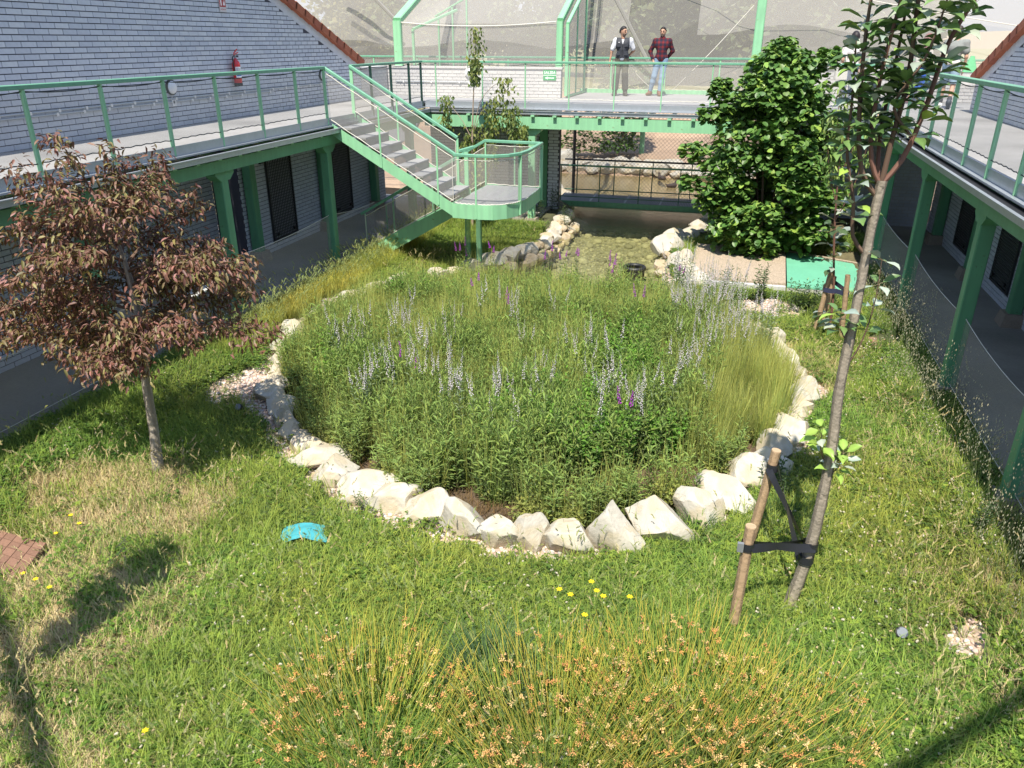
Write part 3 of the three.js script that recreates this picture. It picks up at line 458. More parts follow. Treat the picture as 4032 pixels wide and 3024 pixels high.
  post(-7.95, 3.13, 4.17, ZB, 0.07); for (const x of [-6.95]) post(x, 2.35 + 0.33, 3.58, ZB); part('post', bar(V(-5.62, 1.75, ZB), V(-5.62, 2.82, ZB), 0.05, 0.03), MT.paint, t); part('post', bar(V(-5.45, 1.5, ZB - 0.06), V(-5.45, 2.53, ZB - 0.06), 0.09, 0.04), MT.paint, t);
  for (const [x, y] of [[-7.9, 1.1], [-7.2, 1.5], [-6.2, 2.1]]) post(x, y - 0.9, y, ZC + 0.01);
  for (const [x, y] of [[-7.9, 1.1], [-6.7, 1.85]]) post(x, y - 0.9, y, ZD - 0.02);
  // nets, with the pale lacing ropes along their edges
  const net = (a, b, c, d, m = MT.stairnet) => part('safety_net', quad(a, b, c, d), m, t), lace = (a, b) => wavy(a, b, 0.012, 0.009, MT.rope, 'net_rope', t, 5);
  const flight = (x0, y0, x1, y1, z, h, m) => { net(V(x0, y0 + 0.06, z), V(x1, y1 + 0.06, z), V(x1, y1 + h, z), V(x0, y0 + h, z), m); lace(V(x0, y0 + 0.05, z), V(x1, y1 + 0.05, z)); lace(V(x0, y0 + h, z), V(x1, y1 + h, z)); lace(V(x1, y1 + 0.05, z), V(x1, y1 + h, z)); };
  flight(-7.93, 3.2, -5.33, 1.7, ZA + 0.01, 0.9, MT.stairnet); flight(-7.95, 3.27, -5.66, 1.9, ZB, 0.85, MT.stairnet); flight(-5.5, 1.62, -7.9, 0.3, ZC + 0.02, 0.75, MT.stairnet); flight(-5.4, 1.7, -7.9, 0.3, ZD - 0.03, 0.8, MT.stairnet);
  const lp = [...rp]; for (let i = 0; i < 7; i++) { const a = lp[i].clone(), b = lp[i + 1].clone(); a.y = b.y = LY + 0.03; const c = b.clone(), d = a.clone(); c.y = d.y = 2.56; net(a, b, c, d, MT.stairnet); lace(a, b); lace(d, c); }
  net(V(-5.42, LY, ZB - 0.1), V(LX - 0.02, LY, ZA - 0.02), V(LX - 0.02, 1.75, ZA - 0.02), V(-5.42, 1.75, ZB - 0.1));
}

// ---------------------------------------------------------------- aviary frames and nets at the back
function frame(label, x, pts, w, d = 0.16) { const t = thing('aviary_arch', label, 'aviary arch', [x, DECK, -22.3]); for (let i = 0; i + 1 < pts.length; i++) part(i ? 'rafter' : 'post', bar(pts[i], pts[i + 1], w, d), MT.paint, t); return t; }
const f1 = frame('mint green aviary frame with bent rafter at the left end of the parapet', -9.5, [V(-9.55, 3.9, -22.35), V(-9.55, 5.2, -22.35), V(-9.45, 7.0, -26.5)], 0.24);
part('post', bar(V(-9.15, 3.9, -22.5), V(-9.15, 4.98, -22.5), 0.07, 0.07), MT.paint, f1); part('rafter', bar(V(-9.15, 4.98, -22.5), V(-8.2, 5.5, -23.6), 0.07, 0.07), MT.paint, f1);
const f2 = frame('mint green aviary frame standing at the right end of the white parapet', -4.85, [V(-4.85, 3.9, -22.35), V(-4.85, 5.17, -22.35), V(-4.8, 7.2, -26.8)], 0.17);
part('post', bar(V(-4.62, 3.3, -22.25), V(-4.62, 5.1, -22.25), 0.09, 0.08), MT.paint, f2); part('rafter', bar(V(-4.62, 5.1, -22.25), V(-4.55, 7.0, -26.5), 0.09, 0.08), MT.paint, f2);
part('post', bar(V(-4.55, 3.26, -24.5), V(-4.55, 6.0, -24.5), 0.06, 0.06), MT.paint, f2); part('door_post', bar(V(-4.58, 3.3, -23.4), V(-4.58, 5.6, -23.4), 0.04, 0.04), MT.paint, f2); part('sill', bar(V(-4.6, 3.29, -22.3), V(-4.56, 3.29, -24.6), 0.06, 0.06), MT.paint, f2);
part('net_panel', [quad(V(-4.6, 3.3, -22.3), V(-4.56, 3.3, -24.5), V(-4.56, 6.0, -24.5), V(-4.6, 5.1, -22.3))], MT.netshade, f2);
frame('tall mint green aviary post behind the big shrub', 0.3, [V(0.28, 3.9, -22.35), V(0.28, 6.6, -22.35), V(0.3, 8, -26)], 0.22);
const f4 = thing('aviary_arch', 'slender inner door frame behind the net above the white parapet', 'aviary arch', [-8.3, 4, -24]); for (const x of [-9.0, -8.55, -8.1]) part('post', bar(V(x, 3.26, -24.2), V(x, 5.4 + (x + 9) * 0.5, -24.2), 0.05, 0.05), MT.paint, f4); part('rafter', bar(V(-9.1, 5.35, -24.2), V(-7.8, 6.0, -24.2), 0.05, 0.05), MT.paint, f4);
for (const [l, a, b] of [['grey diagonal brace pole behind the man in the dark vest', V(-4.0, 6.1, -25.2), V(-2.5, 3.7, -25.2)], ['grey diagonal brace pole behind the net above the left gable roof', V(-13.2, 7.4, -25.6), V(-10.9, 5.2, -25.6)]]) single('diagonal_pole', l, 'brace', bar(a, b, 0.1, 0.1), mat(0.3, 0.29, 0.26, 0.6, { map: grime }));
{ // net sheets: real wires where the mesh is coarse, faint sheets for the fine weave
  const t = thing('aviary_net', 'large translucent grey aviary net rising behind the back walkway', 'net', [-3, 8, -25.3]);
  const sheetN = (x0, x1, ys, z, m) => { const g = []; for (let i = 0; i + 1 < ys.length; i++) for (let k = 0; k < 16; k++) { const a = lerp(x0, x1, k / 16), b = lerp(x0, x1, (k + 1) / 16), sg = (u, y) => V(u, y + 0.15 * Math.sin(u * 1.3), z - (y - ys[0]) * 0.55 + 0.25 * Math.sin(u * 0.9 + y)); g.push(quad(sg(a, ys[i]), sg(b, ys[i]), sg(b, ys[i + 1]), sg(a, ys[i + 1]))); } part('net_sheet', g, m, t); };
  sheetN(-24, 14, [3.2, 4.5, 6, 8, 11], -25.3, MT.avnet); sheetN(-24, -3.6, [4.6, 6, 8, 11], -26.5, MT.avnet); sheetN(-1.5, 9, [5.0, 6, 8, 11], -26.9, MT.avnet);
  const up = (x0, x1) => quad(V(x0, 4.06, -22.3), V(x1, 4.06, -22.3), V(x1, 5.1, -22.36), V(x0, 5.14, -22.36));
  part('net_panel', up(-9.5, -4.9), MT.avnet, t); part('net_panel', quad(V(-9.5, 5.14, -22.4), V(-4.9, 5.1, -22.4), V(-4.85, 7.3, -27), V(-9.45, 7.1, -27)), MT.avnet, t); part('net_panel', quad(V(0.4, 4.1, -22.3), V(9, 4.1, -22.3), V(9, 9, -22.5), V(0.4, 9, -22.5)), MT.avnet, t);
  const pts = []; for (let i = 0; i <= 12; i++) { const u = i / 12; pts.push(V(lerp(-9.45, -4.95, u), 5.16 - 0.42 * u * (1 - u), -22.33)); } part('net_rope', tube(pts, 0.014, 24, 5), MT.rope, t);
  for (const [a, b] of [[V(-2.0, 3.3, -25.1), V(0.1, 5.6, -25.1)], [V(-3.3, 4.0, -25.05), V(-2.3, 3.2, -25.05)], [V(0.3, 6.3, -25.6), V(8, 4.9, -25.6)], [V(0.3, 6.3, -25.6), V(-5, 8, -27)]]) part('net_rope', tube([a, a.clone().lerp(b, 0.5).add(V(0, -0.06, 0)), b], 0.012, 8, 4), MT.rope, t);
}
function wireMesh(x0, x1, y0, y1, z, step, th) { // chain link as thin crossing wires
  const lb = new LB(), c = [1, 1, 1], h = y1 - y0; for (let a = x0 - h; a < x1; a += step) { for (const s of [1, -1]) { let p = s > 0 ? V(a, y0, z) : V(a, y1, z), q = s > 0 ? V(a + h, y1, z) : V(a + h, y0, z); const cut = (u) => p.clone().lerp(q, u); const u0 = clamp((x0 - a) / h, 0, 1), u1 = clamp((x1 - a) / h, 0, 1); if (u1 - u0 < 0.01) continue; lb.stem(cut(u0), cut(u1), th, th, c); } } return lb.geo();
}
{
  const t = thing('chain_link_fence', 'chain link mesh with black post closing the opening beyond the footbridge', 'fence', [-2.2, 0, -24.9]);
  part('wire_mesh', wireMesh(-5.1, 1.2, 0.2, 3.1, -24.95, 0.12, 0.0045), mat(0.2, 0.18, 0.16, 0.6, { vertexColors: true }), t);
  part('post', bar(V(-4.85, -0.1, -24.9), V(-4.85, 3.15, -24.9), 0.09, 0.09), MT.black, t); part('frame', [bar(V(-5.12, 0, -23.2), V(-5.12, 3, -23.2), 0.05, 0.05)], MT.steel, t);
  single('post', 'light green post standing in the sandy bank beyond the pool', 'post', bar(V(-3.68, 0.3, -33.4), V(-3.68, 3.4, -33.4), 0.2, 0.2), MT.paint);
  const fence = thing('chain_link_fence', 'sunlit chain link strip glimpsed under the stairs at the far corner', 'fence', [-9, 0, -22.9]); part('wire_mesh', wireMesh(-10, -8.3, 0.2, 3, -22.9, 0.09, 0.003), mat(0.4, 0.36, 0.3, 0.6, { vertexColors: true }), fence); part('post', bar(V(-8.5, 0, -22.9), V(-8.5, 3, -22.9), 0.05, 0.05), MT.steel, fence);
}
{
  const t = thing('footbridge', 'dark green footbridge with grating floor over the channel', 'footbridge', [-2.2, 0.2, -24]);
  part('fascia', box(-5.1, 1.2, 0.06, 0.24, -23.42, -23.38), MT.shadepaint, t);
  for (let i = 0; i < 6; i++) { const a = lerp(-5.1, 1.2, i / 6), b = lerp(-5.1, 1.2, (i + 1) / 6), g = []; for (let k = 0; k < 22; k++) { const x = lerp(a + 0.03, b - 0.03, k / 21); g.push(box(x - 0.012, x + 0.012, 0.21, 0.24, -24.76, -23.44)); } part('grating_panel', g, MT.steel, t, 'stuff'); part('grating_edge', box(b - 0.014, b + 0.014, 0.205, 0.246, -24.76, -23.44), MT.galv, t); }
  part('grating_tray', box(-5.1, 1.2, 0.17, 0.2, -24.78, -23.43), MT.iron, t);
  for (const [z, y] of [[-23.46, 1.28], [-24.74, 1.28]]) { part('handrail', bar(V(-5.1, y, z), V(1.2, y, z), 0.06, 0.05), z < -24 ? MT.iron : MT.rail, t); part('rail', bar(V(-5.1, 0.36, z), V(1.2, 0.36, z), 0.03, 0.03), MT.darkgreen, t); for (let i = 0; i < 6; i++) { const x = -4.95 + i * 1.18 + (z < -24 ? 0.25 : 0); part('post', bar(V(x, 0.2, z), V(x, y - 0.02, z), 0.03, 0.03), MT.darkgreen, t); } }
}
// ---------------------------------------------------------------- slabs, covers and small things on the ground
{
  const t = thing('gravel_slab', 'pinkish exposed-aggregate slab with pale rim beside the big shrub', 'slab', [0.45, 0, -17.3]);
  const pk = mat(0.62, 0.5, 0.37, 0.95, { map: dataTex(256, (u, v) => 0.5 + 0.5 * noise(u * 90, v * 90, 33, 90), false, 0.9), bumpMap: fine, bumpScale: 0.02 });
  part('rim', prism([[-0.6, -0.05], [-0.6, 0.19], [1.3, 0.19], [1.3, -0.05]], 'z', -15.85, -0.12), MT.mortarLight, t);
  part('slab', [new THREE.ExtrudeGeometry((() => { const s = new THREE.Shape(); s.moveTo(-0.6, 15.98); s.lineTo(1.3, 15.98); s.lineTo(1.42, 18.9); s.lineTo(-0.6, 18.95); s.closePath(); return s; })(), { depth: 0.26, bevelEnabled: false }).rotateX(-Math.PI / 2).translate(0, -0.03, 0)], pk, t);
  const g = thing('cover_plate', 'flat turquoise green sheet metal cover sloping beside the gravel slab', 'cover', [2.3, 0, -17.3]);
  const s = new THREE.Shape(); s.moveTo(1.33, 15.9); s.lineTo(3.0, 15.95); s.lineTo(2.9, 18.1); s.lineTo(1.44, 18.85); s.closePath();
  part('plate', new THREE.ExtrudeGeometry(s, { depth: 0.02, bevelEnabled: false }).rotateX(-Math.PI / 2).translate(0, 0.17, 0), mat(0.17, 0.5, 0.33, 0.45, { map: grime }), g); part('support', new THREE.ExtrudeGeometry(s, { depth: 0.18, bevelEnabled: false }).rotateX(-Math.PI / 2).translate(0, -0.02, 0), MT.mortarLight, g);
  part('edging', bar(V(1.45, 0.2, -18.9), V(2.95, 0.2, -18.15), 0.06, 0.03), pk, g);
  const c = thing('pipe_ring', 'black round pipe rim lying at the water edge', 'pipe', [-1.88, -0.05, -17.2]); const tor = new THREE.TorusGeometry(0.22, 0.045, 10, 28); tor.rotateX(Math.PI / 2); tor.translate(-1.88, 0.0, -17.2); part('rim', tor, MT.black, c); const cy = new THREE.CylinderGeometry(0.235, 0.235, 0.5, 24, 1, true); cy.translate(-1.88, -0.25, -17.2); part('pipe', cy, MT.black, c);
}
function cover(label, pts, y, col, n) { const t = thing('paved_cover', label, 'cover', [pts[0][0], y, pts[0][1]]); const [a, b, c, d] = pts.map(([x, z]) => V(x, y, z)), m = [mat(...col, 0.9, { map: speck }), mat(col[0] * 0.85, col[1] * 0.85, col[2] * 0.85, 0.9, { map: speck })]; for (let i = 0; i < n; i++) for (let j = 0; j < n; j++) { const q = (u, v) => a.clone().lerp(b, u).lerp(d.clone().lerp(c, u), v), e = 0.006, P = [q((i + e * n) / n, (j + e * n) / n), q((i + 1 - e * n) / n, (j + e * n) / n), q((i + 1 - e * n) / n, (j + 1 - e * n) / n), q((i + e * n) / n, (j + 1 - e * n) / n)]; const sh = new THREE.Shape(); P.forEach((p, k) => (k ? sh.lineTo(p.x, -p.z) : sh.moveTo(p.x, -p.z))); sh.closePath(); part('tile', new THREE.ExtrudeGeometry(sh, { depth: 0.03, bevelEnabled: false }).rotateX(-Math.PI / 2).translate(0, y - 0.02, 0), m[(i + j) % 2], t); } const sh = new THREE.Shape(); [a, b, c, d].forEach((p, k) => (k ? sh.lineTo(p.x, -p.z) : sh.moveTo(p.x, -p.z))); sh.closePath(); part('frame', new THREE.ExtrudeGeometry(sh, { depth: 0.03, bevelEnabled: false }).rotateX(-Math.PI / 2).translate(0, y - 0.03, 0), mat(0.24, 0.16, 0.11, 0.95, { map: speck }), t); }
cover('reddish brown paved access cover in the grass on the right', [[2.5, -12.78], [3.0, -12.98], [2.98, -13.4], [2.5, -13.3]], 0.16, [0.33, 0.19, 0.13], 4);
cover('reddish brown paved access cover at the left edge of the lawn', [[-6.7, -4.55], [-6.0, -4.42], [-6.2, -4.95], [-6.85, -5.0]], 0.09, [0.27, 0.15, 0.1], 5);
{ // crumpled turquoise sheet with a pale stone
  const g = new THREE.PlaneGeometry(0.42, 0.3, 14, 10); g.rotateX(-Math.PI / 2); const p = g.attributes.position; for (let i = 0; i < p.count; i++) { const x = p.getX(i), z = p.getZ(i), k = 1 + 0.35 * (noise(Math.atan2(z, x) * 2 + 9, 1, 4) - 0.5); p.setXYZ(i, x * k, 0.1 + 0.04 * Math.exp(-((x / 0.15) ** 2)) + 0.05 * (fbm(x * 9, z * 9, 2, 3) - 0.5) - 0.16 * Math.max(0, Math.hypot(x, z * 1.2) - 0.15), z * k); } g.rotateY(0.35); g.translate(-3.76, height(-3.76, -5.72) + 0.02, -5.74); g.computeVertexNormals();
  single('crumpled_sheet', 'crumpled turquoise sheet lying in the clover', 'sheet', g, mat(0.06, 0.36, 0.41, 0.6, { map: grime }));
}
function infoStand(label, x, z, h, turn, panel = true) { const t = thing('information_stand', label, 'sign', [x, 0.2, z]); const c = Math.cos(turn), s = Math.sin(turn), P = (a, y, b) => V(x + a * c - b * s, y, z + a * s + b * c); for (const a of [-0.42, 0.42]) part('leg', bar(P(a, 0.15, 0), P(a, h, 0), 0.035, 0.035), MT.iron, t); part('panel', bar(P(-0.5, h + 0.02, 0.0), P(0.5, h + 0.02, 0.0), 0.34, 0.03), mat(0.5, 0.5, 0.47, 0.4), t); return t; }
infoStand('slim information stand on two dark legs behind the red-leaved tree', -7.75, -9.75, 1.15, 1.45);
infoStand('white information board leaning low at the far right corridor entrance', 2.9, -19.6, 1.0, 0.5);
function smallLamp(label, x, z) { const y = height(x, z), t = thing('garden_spotlight', label, 'lamp', [x, y, z]); part('stake', bar(V(x, y, z), V(x, y + 0.1, z), 0.02, 0.02), MT.black, t); const c = new THREE.CylinderGeometry(0.05, 0.04, 0.09, 14); c.rotateX(0.9); c.translate(x, y + 0.13, z); part('head', c, MT.black, t); const d = new THREE.CylinderGeometry(0.043, 0.043, 0.01, 14); d.rotateX(0.9); d.translate(x, y + 0.165, z + 0.045); part('lens', d, mat(0.2, 0.22, 0.25, 0.2), t); }
smallLamp('small black spotlight in the grass right of the red tree trunk', -6.05, -8.1); smallLamp('small dark spotlight in the clover near the lower right corner', 1.8, -5.8);

// ---------------------------------------------------------------- fittings on the walls
function bulkhead(label, x, y, z, ax) { // round wall lamp with junction box
  const t = thing('bulkhead_lamp', label, 'lamp', [x, y, z]); const O = (o, yy, a) => (ax === 'x' ? V(x + o, y + yy, z + a) : V(x + a, y + yy, z + o));
  const rot = (g) => (ax === 'x' ? g.rotateZ(-Math.PI / 2) : g.rotateX(Math.PI / 2));
  const ring = rot(new THREE.CylinderGeometry(0.13, 0.13, 0.05, 24)); ring.translate(...O(0.03, 0, 0).toArray()); part('base', ring, ax === 'x' ? MT.black : MT.plastic, t);
  const dome = new THREE.SphereGeometry(0.112, 20, 10, 0, Math.PI * 2, 0, Math.PI / 2); dome.scale(1, 0.6, 1); rot(dome); dome.translate(...O(0.05, 0, 0).toArray()); part('dome', dome, MT.glassy, t);
  part('cable', tube([O(0.02, -0.12, 0), O(0.02, -0.22, 0.005)], 0.009, 3, 5), MT.plastic, t); const b = O(0.03, -0.26, 0.01); part('junction_box', box(b.x - (ax === 'x' ? 0.03 : 0.05), b.x + (ax === 'x' ? 0.03 : 0.05), b.y - 0.055, b.y + 0.055, b.z - (ax === 'x' ? 0.05 : 0.03), b.z + (ax === 'x' ? 0.05 : 0.03)), MT.plastic, t);
}
bulkhead('round bulkhead lamp with black rim on the left gable wall, left of the extinguisher', -9.87, 3.92, -12.65, 'x'); bulkhead('round bulkhead lamp on the gable wall at the stair head', -9.87, 3.92, -18.25, 'x'); bulkhead('round white bulkhead lamp on the sunlit white parapet', -7.36, 3.87, -22.15, 'z');
function conduit(label, a, b, step, off) { const t = thing('conduit_pipe', label, 'pipe', a.toArray()); part('pipe', tube([a, a.clone().lerp(b, 0.5), b], 0.013, 4, 8), MT.galv, t); const n = Math.floor(a.distanceTo(b) / step); for (let i = 0; i <= n; i++) { const p = a.clone().lerp(b, (i + 0.3) / (n + 0.6)); part('clip', box(p.x - 0.02, p.x + 0.02, p.y - 0.03, p.y + 0.02, p.z - 0.02, p.z + 0.02), MT.plastic, t); } }
conduit('thin grey conduit pipe running along the left gable wall, upper of two', V(-9.83, 3.73, -5), V(-9.83, 3.73, -19.9), 0.55); conduit('thin grey conduit pipe running along the left gable wall, lower of two', V(-9.83, 3.68, -5), V(-9.83, 3.68, -16), 0.55); conduit('thin white conduit pipe along the white parapet', V(-9.6, 3.62, -22.11), V(-7.4, 3.62, -22.11), 0.8);
{ // fire extinguisher
  const x = -9.75, y = 3.87, z = -14.6, t = thing('fire_extinguisher', 'red fire extinguisher with black foot hung on the left gable wall', 'fire extinguisher', [x, y, z]);
  const prof = [[0, 0.05], [0.078, 0.05], [0.08, 0.08], [0.08, 0.4], [0.072, 0.45], [0.045, 0.49], [0.025, 0.51], [0.025, 0.53], [0, 0.53]].map(([r, h]) => new THREE.Vector2(r, h)); const b = new THREE.LatheGeometry(prof, 24); b.translate(x, y - 0.03, z); part('cylinder', b, MT.red, t);
  const fo = new THREE.CylinderGeometry(0.083, 0.083, 0.06, 20); fo.translate(x, y + 0.01, z); part('foot', fo, MT.black, t); const v = new THREE.CylinderGeometry(0.02, 0.022, 0.06, 12); v.translate(x, y + 0.53, z); part('valve', v, MT.steel, t);
  part('handle', [bar(V(x, y + 0.56, z + 0.03), V(x, y + 0.6, z - 0.11), 0.025, 0.018), bar(V(x, y + 0.585, z + 0.03), V(x, y + 0.66, z - 0.09), 0.025, 0.018)], MT.red, t);
  part('hose', tube([V(x, y + 0.54, z + 0.03), V(x + 0.02, y + 0.52, z + 0.11), V(x + 0.02, y + 0.38, z + 0.12), V(x + 0.02, y + 0.2, z + 0.1)], 0.012, 12, 7), MT.black, t); part('gauge', new THREE.SphereGeometry(0.02, 10, 8).translate(x + 0.03, y + 0.53, z - 0.03), MT.black, t);
  const lab = document.createElement('canvas'); lab.width = 128; lab.height = 160; const q = lab.getContext('2d'); q.fillStyle = '#e9ecef'; q.fillRect(0, 0, 128, 160); q.fillStyle = '#3c6fb0'; q.fillRect(8, 96, 112, 40); q.fillStyle = '#333'; for (let i = 0; i < 9; i++) q.fillRect(12, 14 + i * 8, 60 + ((i * 37) % 40), 3); q.fillStyle = '#b22'; q.fillRect(84, 60, 30, 24);
  const lt = new THREE.CanvasTexture(lab); lt.colorSpace = THREE.SRGBColorSpace; const lg = new THREE.CylinderGeometry(0.0815, 0.0815, 0.2, 14, 1, true, 0.3, 1.7); lg.translate(x, y + 0.24, z); part('label', lg, mat(1, 1, 1, 0.5, { map: lt }), t, null, true);
}
function sign(name, label, w, h, draw, place) { const c = document.createElement('canvas'); c.width = Math.round(256 * Math.min(1, w / h)); c.height = Math.round(c.width * h / w); const q = c.getContext('2d'); draw(q, c.width, c.height); const t = new THREE.CanvasTexture(c); t.colorSpace = THREE.SRGBColorSpace; const g = new THREE.BoxGeometry(w, h, 0.006); place(g); const uv = g.attributes.uv; const s = single(name, label, 'sign', g, mat(1, 1, 1, 0.5, { map: t }), null, true); return s; }
sign('extinguisher_sign', 'red fire extinguisher sign at the top edge of the left gable wall', 0.22, 0.3, (q, w, h) => { q.fillStyle = '#c9c4c4'; q.fillRect(0, 0, w, h); q.fillStyle = '#a32a2f'; q.fillRect(w * 0.05, h * 0.04, w * 0.9, h * 0.66); q.fillStyle = '#e8e0e0'; q.fillRect(w * 0.2, h * 0.16, w * 0.18, h * 0.46); q.fillRect(w * 0.24, h * 0.1, w * 0.1, h * 0.08); q.beginPath(); q.moveTo(w * 0.55, h * 0.6); q.lineTo(w * 0.62, h * 0.35); q.lineTo(w * 0.7, h * 0.45); q.lineTo(w * 0.78, h * 0.2); q.lineTo(w * 0.88, h * 0.6); q.fill(); q.fillStyle = '#a32a2f'; q.font = 'bold ' + Math.round(w * 0.15) + 'px sans-serif'; q.textAlign = 'center'; q.fillText('EXTINTOR', w / 2, h * 0.88, w * 0.86); }, (g) => { g.rotateY(Math.PI / 2); g.translate(-9.84, 5.34, -14.55); });
sign('exit_sign', 'green exit sign with left arrow at the right end of the white parapet', 0.36, 0.26, (q, w, h) => { q.fillStyle = '#f2f4f2'; q.fillRect(0, 0, w, h); q.fillStyle = '#0a9a55'; q.fillRect(0, 0, w, h * 0.47); q.fillRect(0, h * 0.53, w, h * 0.47); q.fillStyle = '#fff'; q.font = 'bold ' + Math.round(h * 0.36) + 'px sans-serif'; q.textAlign = 'center'; q.fillText('SALIDA', w / 2, h * 0.37, w * 0.9); q.fillRect(w * 0.3, h * 0.73, w * 0.55, h * 0.08); q.beginPath(); q.moveTo(w * 0.12, h * 0.77); q.lineTo(w * 0.36, h * 0.62); q.lineTo(w * 0.36, h * 0.92); q.fill(); }, (g) => { g.translate(-5.06, 3.83, -22.12); });
single('wall_box', 'small dark box on the shaded wall left of the nearer lattice door', 'box', new THREE.BoxGeometry(0.06, 0.12, 0.12).translate(-9.86, 2.3, -15.2), MT.black);
{ // unseen struts, added overhead to cast the diagonal shadows on the near lawn corners
  const m = mat(0.3, 0.3, 0.29, 0.6, { map: grime });
  const k = Math.tan(1.05), P = (x, z, zp) => V(x, (zp - z) * k, zp);
  for (const [l, a, b] of [['unseen grey pole added overhead on the right to cast a lawn shadow', P(0.9, -3.95, 1.2), P(3.6, -6.65, 1.2)], ['unseen grey pole added overhead on the left to cast a lawn shadow', P(-3.6, -2.4, 1.2), P(-6.2, -4.2, 1.2)]]) single('diagonal_pole', l, 'brace', bar(a, b, 0.13, 0.13), m);
}
// ---------------------------------------------------------------- stones
const stoneTex = dataTex(256, (u, v) => { const a = fbm(u * 5, v * 5, 63, 5, 5), b = fbm(u * 3, v * 3, 73, 4, 3), k = 0.72 + 0.32 * a, w = smoothstep(b, 0.55, 0.75) * 0.22; return [k, k * (1 - w * 0.35), k * (1 - w)]; }, false, 1.1);
const stoneM = [[0.53, 0.495, 0.415], [0.5, 0.47, 0.4], [0.55, 0.52, 0.445], [0.46, 0.39, 0.29]].map((c) => mat(...c, 0.9, { map: stoneTex, bumpMap: bumpy, bumpScale: 0.006 }));
function rockGeo(seed, sx, sy, sz, peak = 0) {
  const r = prng(seed * 97 + 5), g0 = mergeVertices((() => { const g = new THREE.IcosahedronGeometry(1, 11); g.deleteAttribute('uv'); g.deleteAttribute('normal'); return g; })()), p = g0.attributes.position;
  const planes = []; for (let i = 0; i < 13; i++) { const n = V(r() - 0.5, (r() - 0.5) * 1.1, r() - 0.5).normalize(); planes.push([n, 0.56 + 0.3 * r()]); }
  for (let i = 0; i < p.count; i++) {
    const v = V(p.getX(i), p.getY(i), p.getZ(i)); for (const [n, d] of planes) { const k = v.dot(n) - d; if (k > 0) v.addScaledVector(n, -k * 0.97); }
    const q = 1 + 0.16 * (fbm(v.x * 2.1 + v.y * 1.3 + 10, v.z * 2.1 - v.y * 0.9 + 10, seed, 3) - 0.5) + 0.05 * (fbm(v.x * 5 + v.y * 4, v.z * 7 - v.y * 5, seed + 7, 3) - 0.5); v.multiplyScalar(q);
    if (peak && v.y > 0) { const w = 1 - peak * v.y; v.x *= w; v.z *= w; v.y *= 1 + peak * 0.5; }
    p.setXYZ(i, v.x * sx, v.y * sy, v.z * sz);
  }
  return toCreasedNormals(g0, 0.42);
}
const stoneSpots = []; // x, z, length, height, depth, turn, peak
const FRONT = [[-4.36, -7.3, 0.62, 0.26, 0.36, 0.5], [-4.03, -7.02, 0.5, 0.26, 0.34, 0.55], [-3.55, -6.8, 0.62, 0.24, 0.36, 0.5], [-3.17, -6.62, 0.5, 0.3, 0.34, 0.5], [-2.75, -6.5, 0.42, 0.33, 0.34, 0.9], [-2.27, -6.36, 0.48, 0.36, 0.28, -0.25], [-1.86, -6.3, 0.33, 0.33, 0.26, 0.1], [-1.56, -6.34, 0.3, 0.38, 0.26, 0], [-1.2, -6.4, 0.46, 0.34, 0.28, 0], [-0.76, -6.5, 0.47, 0.46, 0.3, -0.2, 0.3], [-0.34, -6.84, 0.56, 0.46, 0.4, -0.4], [0.06, -7.25, 0.48, 0.36, 0.36, -0.7], [0.33, -7.68, 0.6, 0.3, 0.34, -0.9], [0.57, -8.2, 0.4, 0.42, 0.34, -0.8, 0.15], [0.82, -8.55, 0.4, 0.3, 0.34, -1]];
FRONT.forEach((s) => stoneSpots.push(s));
function along(pts, size, r, skip = 0) { let L = 0; for (let i = 0; i + 1 < pts.length; i++) { const [ax, az] = pts[i], [bx, bz] = pts[i + 1], d = Math.hypot(bx - ax, bz - az); while (L < d) { const u = L / d; const s = size * rr(0.65, 1.4, r); stoneSpots.push([ax + (bx - ax) * u + rr(-0.06, 0.06, r), az + (bz - az) * u + rr(-0.05, 0.05, r), s, s * rr(0.42, 0.72, r), s * rr(0.6, 0.9, r), -Math.atan2(bz - az, bx - ax) + rr(-0.4, 0.4, r)]); L += s * 0.84; } L -= d; } }
const rs = prng(55);
along([[-4.55, -7.42], [-5.02, -7.74], [-5.5, -8.23], [-5.95, -8.8], [-6.37, -9.55], [-6.63, -10.27], [-6.9, -11.3], [-6.93, -12.1]], 0.39, rs);
along([[-6.87, -13.0], [-6.5, -13.8], [-5.97, -14.75], [-5.57, -15.68], [-5.06, -16.84], [-4.6, -17.63], [-4.35, -18.67], [-4.35, -20.3], [-4.5, -22.4]], 0.42, rs);
along([[-5.4, -15.5], [-4.85, -16.6], [-4.4, -17.4], [-4.1, -18.4], [-4.05, -20], [-4.15, -21.8]], 0.26, rs);
along([[0.95, -9.0], [1.1, -9.64], [1.25, -10.26], [1.35, -10.84], [1.2, -11.6], [0.98, -12.4], [0.75, -13.2]], 0.38, rs);
along([[-0.3, -22.9], [-0.75, -21.2], [-1.12, -19.8], [-1.25, -18.6]], 0.62, rs); along([[-0.9, -17.9], [-0.75, -16.9], [-0.55, -16.1]], 0.5, rs); along([[-1.25, -18.2], [-1.35, -17.6], [-1.2, -16.9]], 0.24, rs);
along([[-0.45, -22.9], [-0.95, -21], [-1.35, -19.7]], 0.3, rs);
stoneSpots.push([-3.58, -6.12, 0.26, 0.1, 0.18, 0.3], [-6.75, -5.75, 0.22, 0.08, 0.16, 0.6]);
const poolStones0 = stoneSpots.length;
along([[-8.5, -31.4], [-6, -31.6], [-3.5, -31.5], [-1.5, -31.4], [1, -31.3], [3.5, -31.2]], 0.75, rs); along([[-8.5, -30.9], [-6, -31.0], [-3.5, -30.9], [-1.5, -30.8], [1, -30.7], [3.5, -30.6]], 0.5, rs);
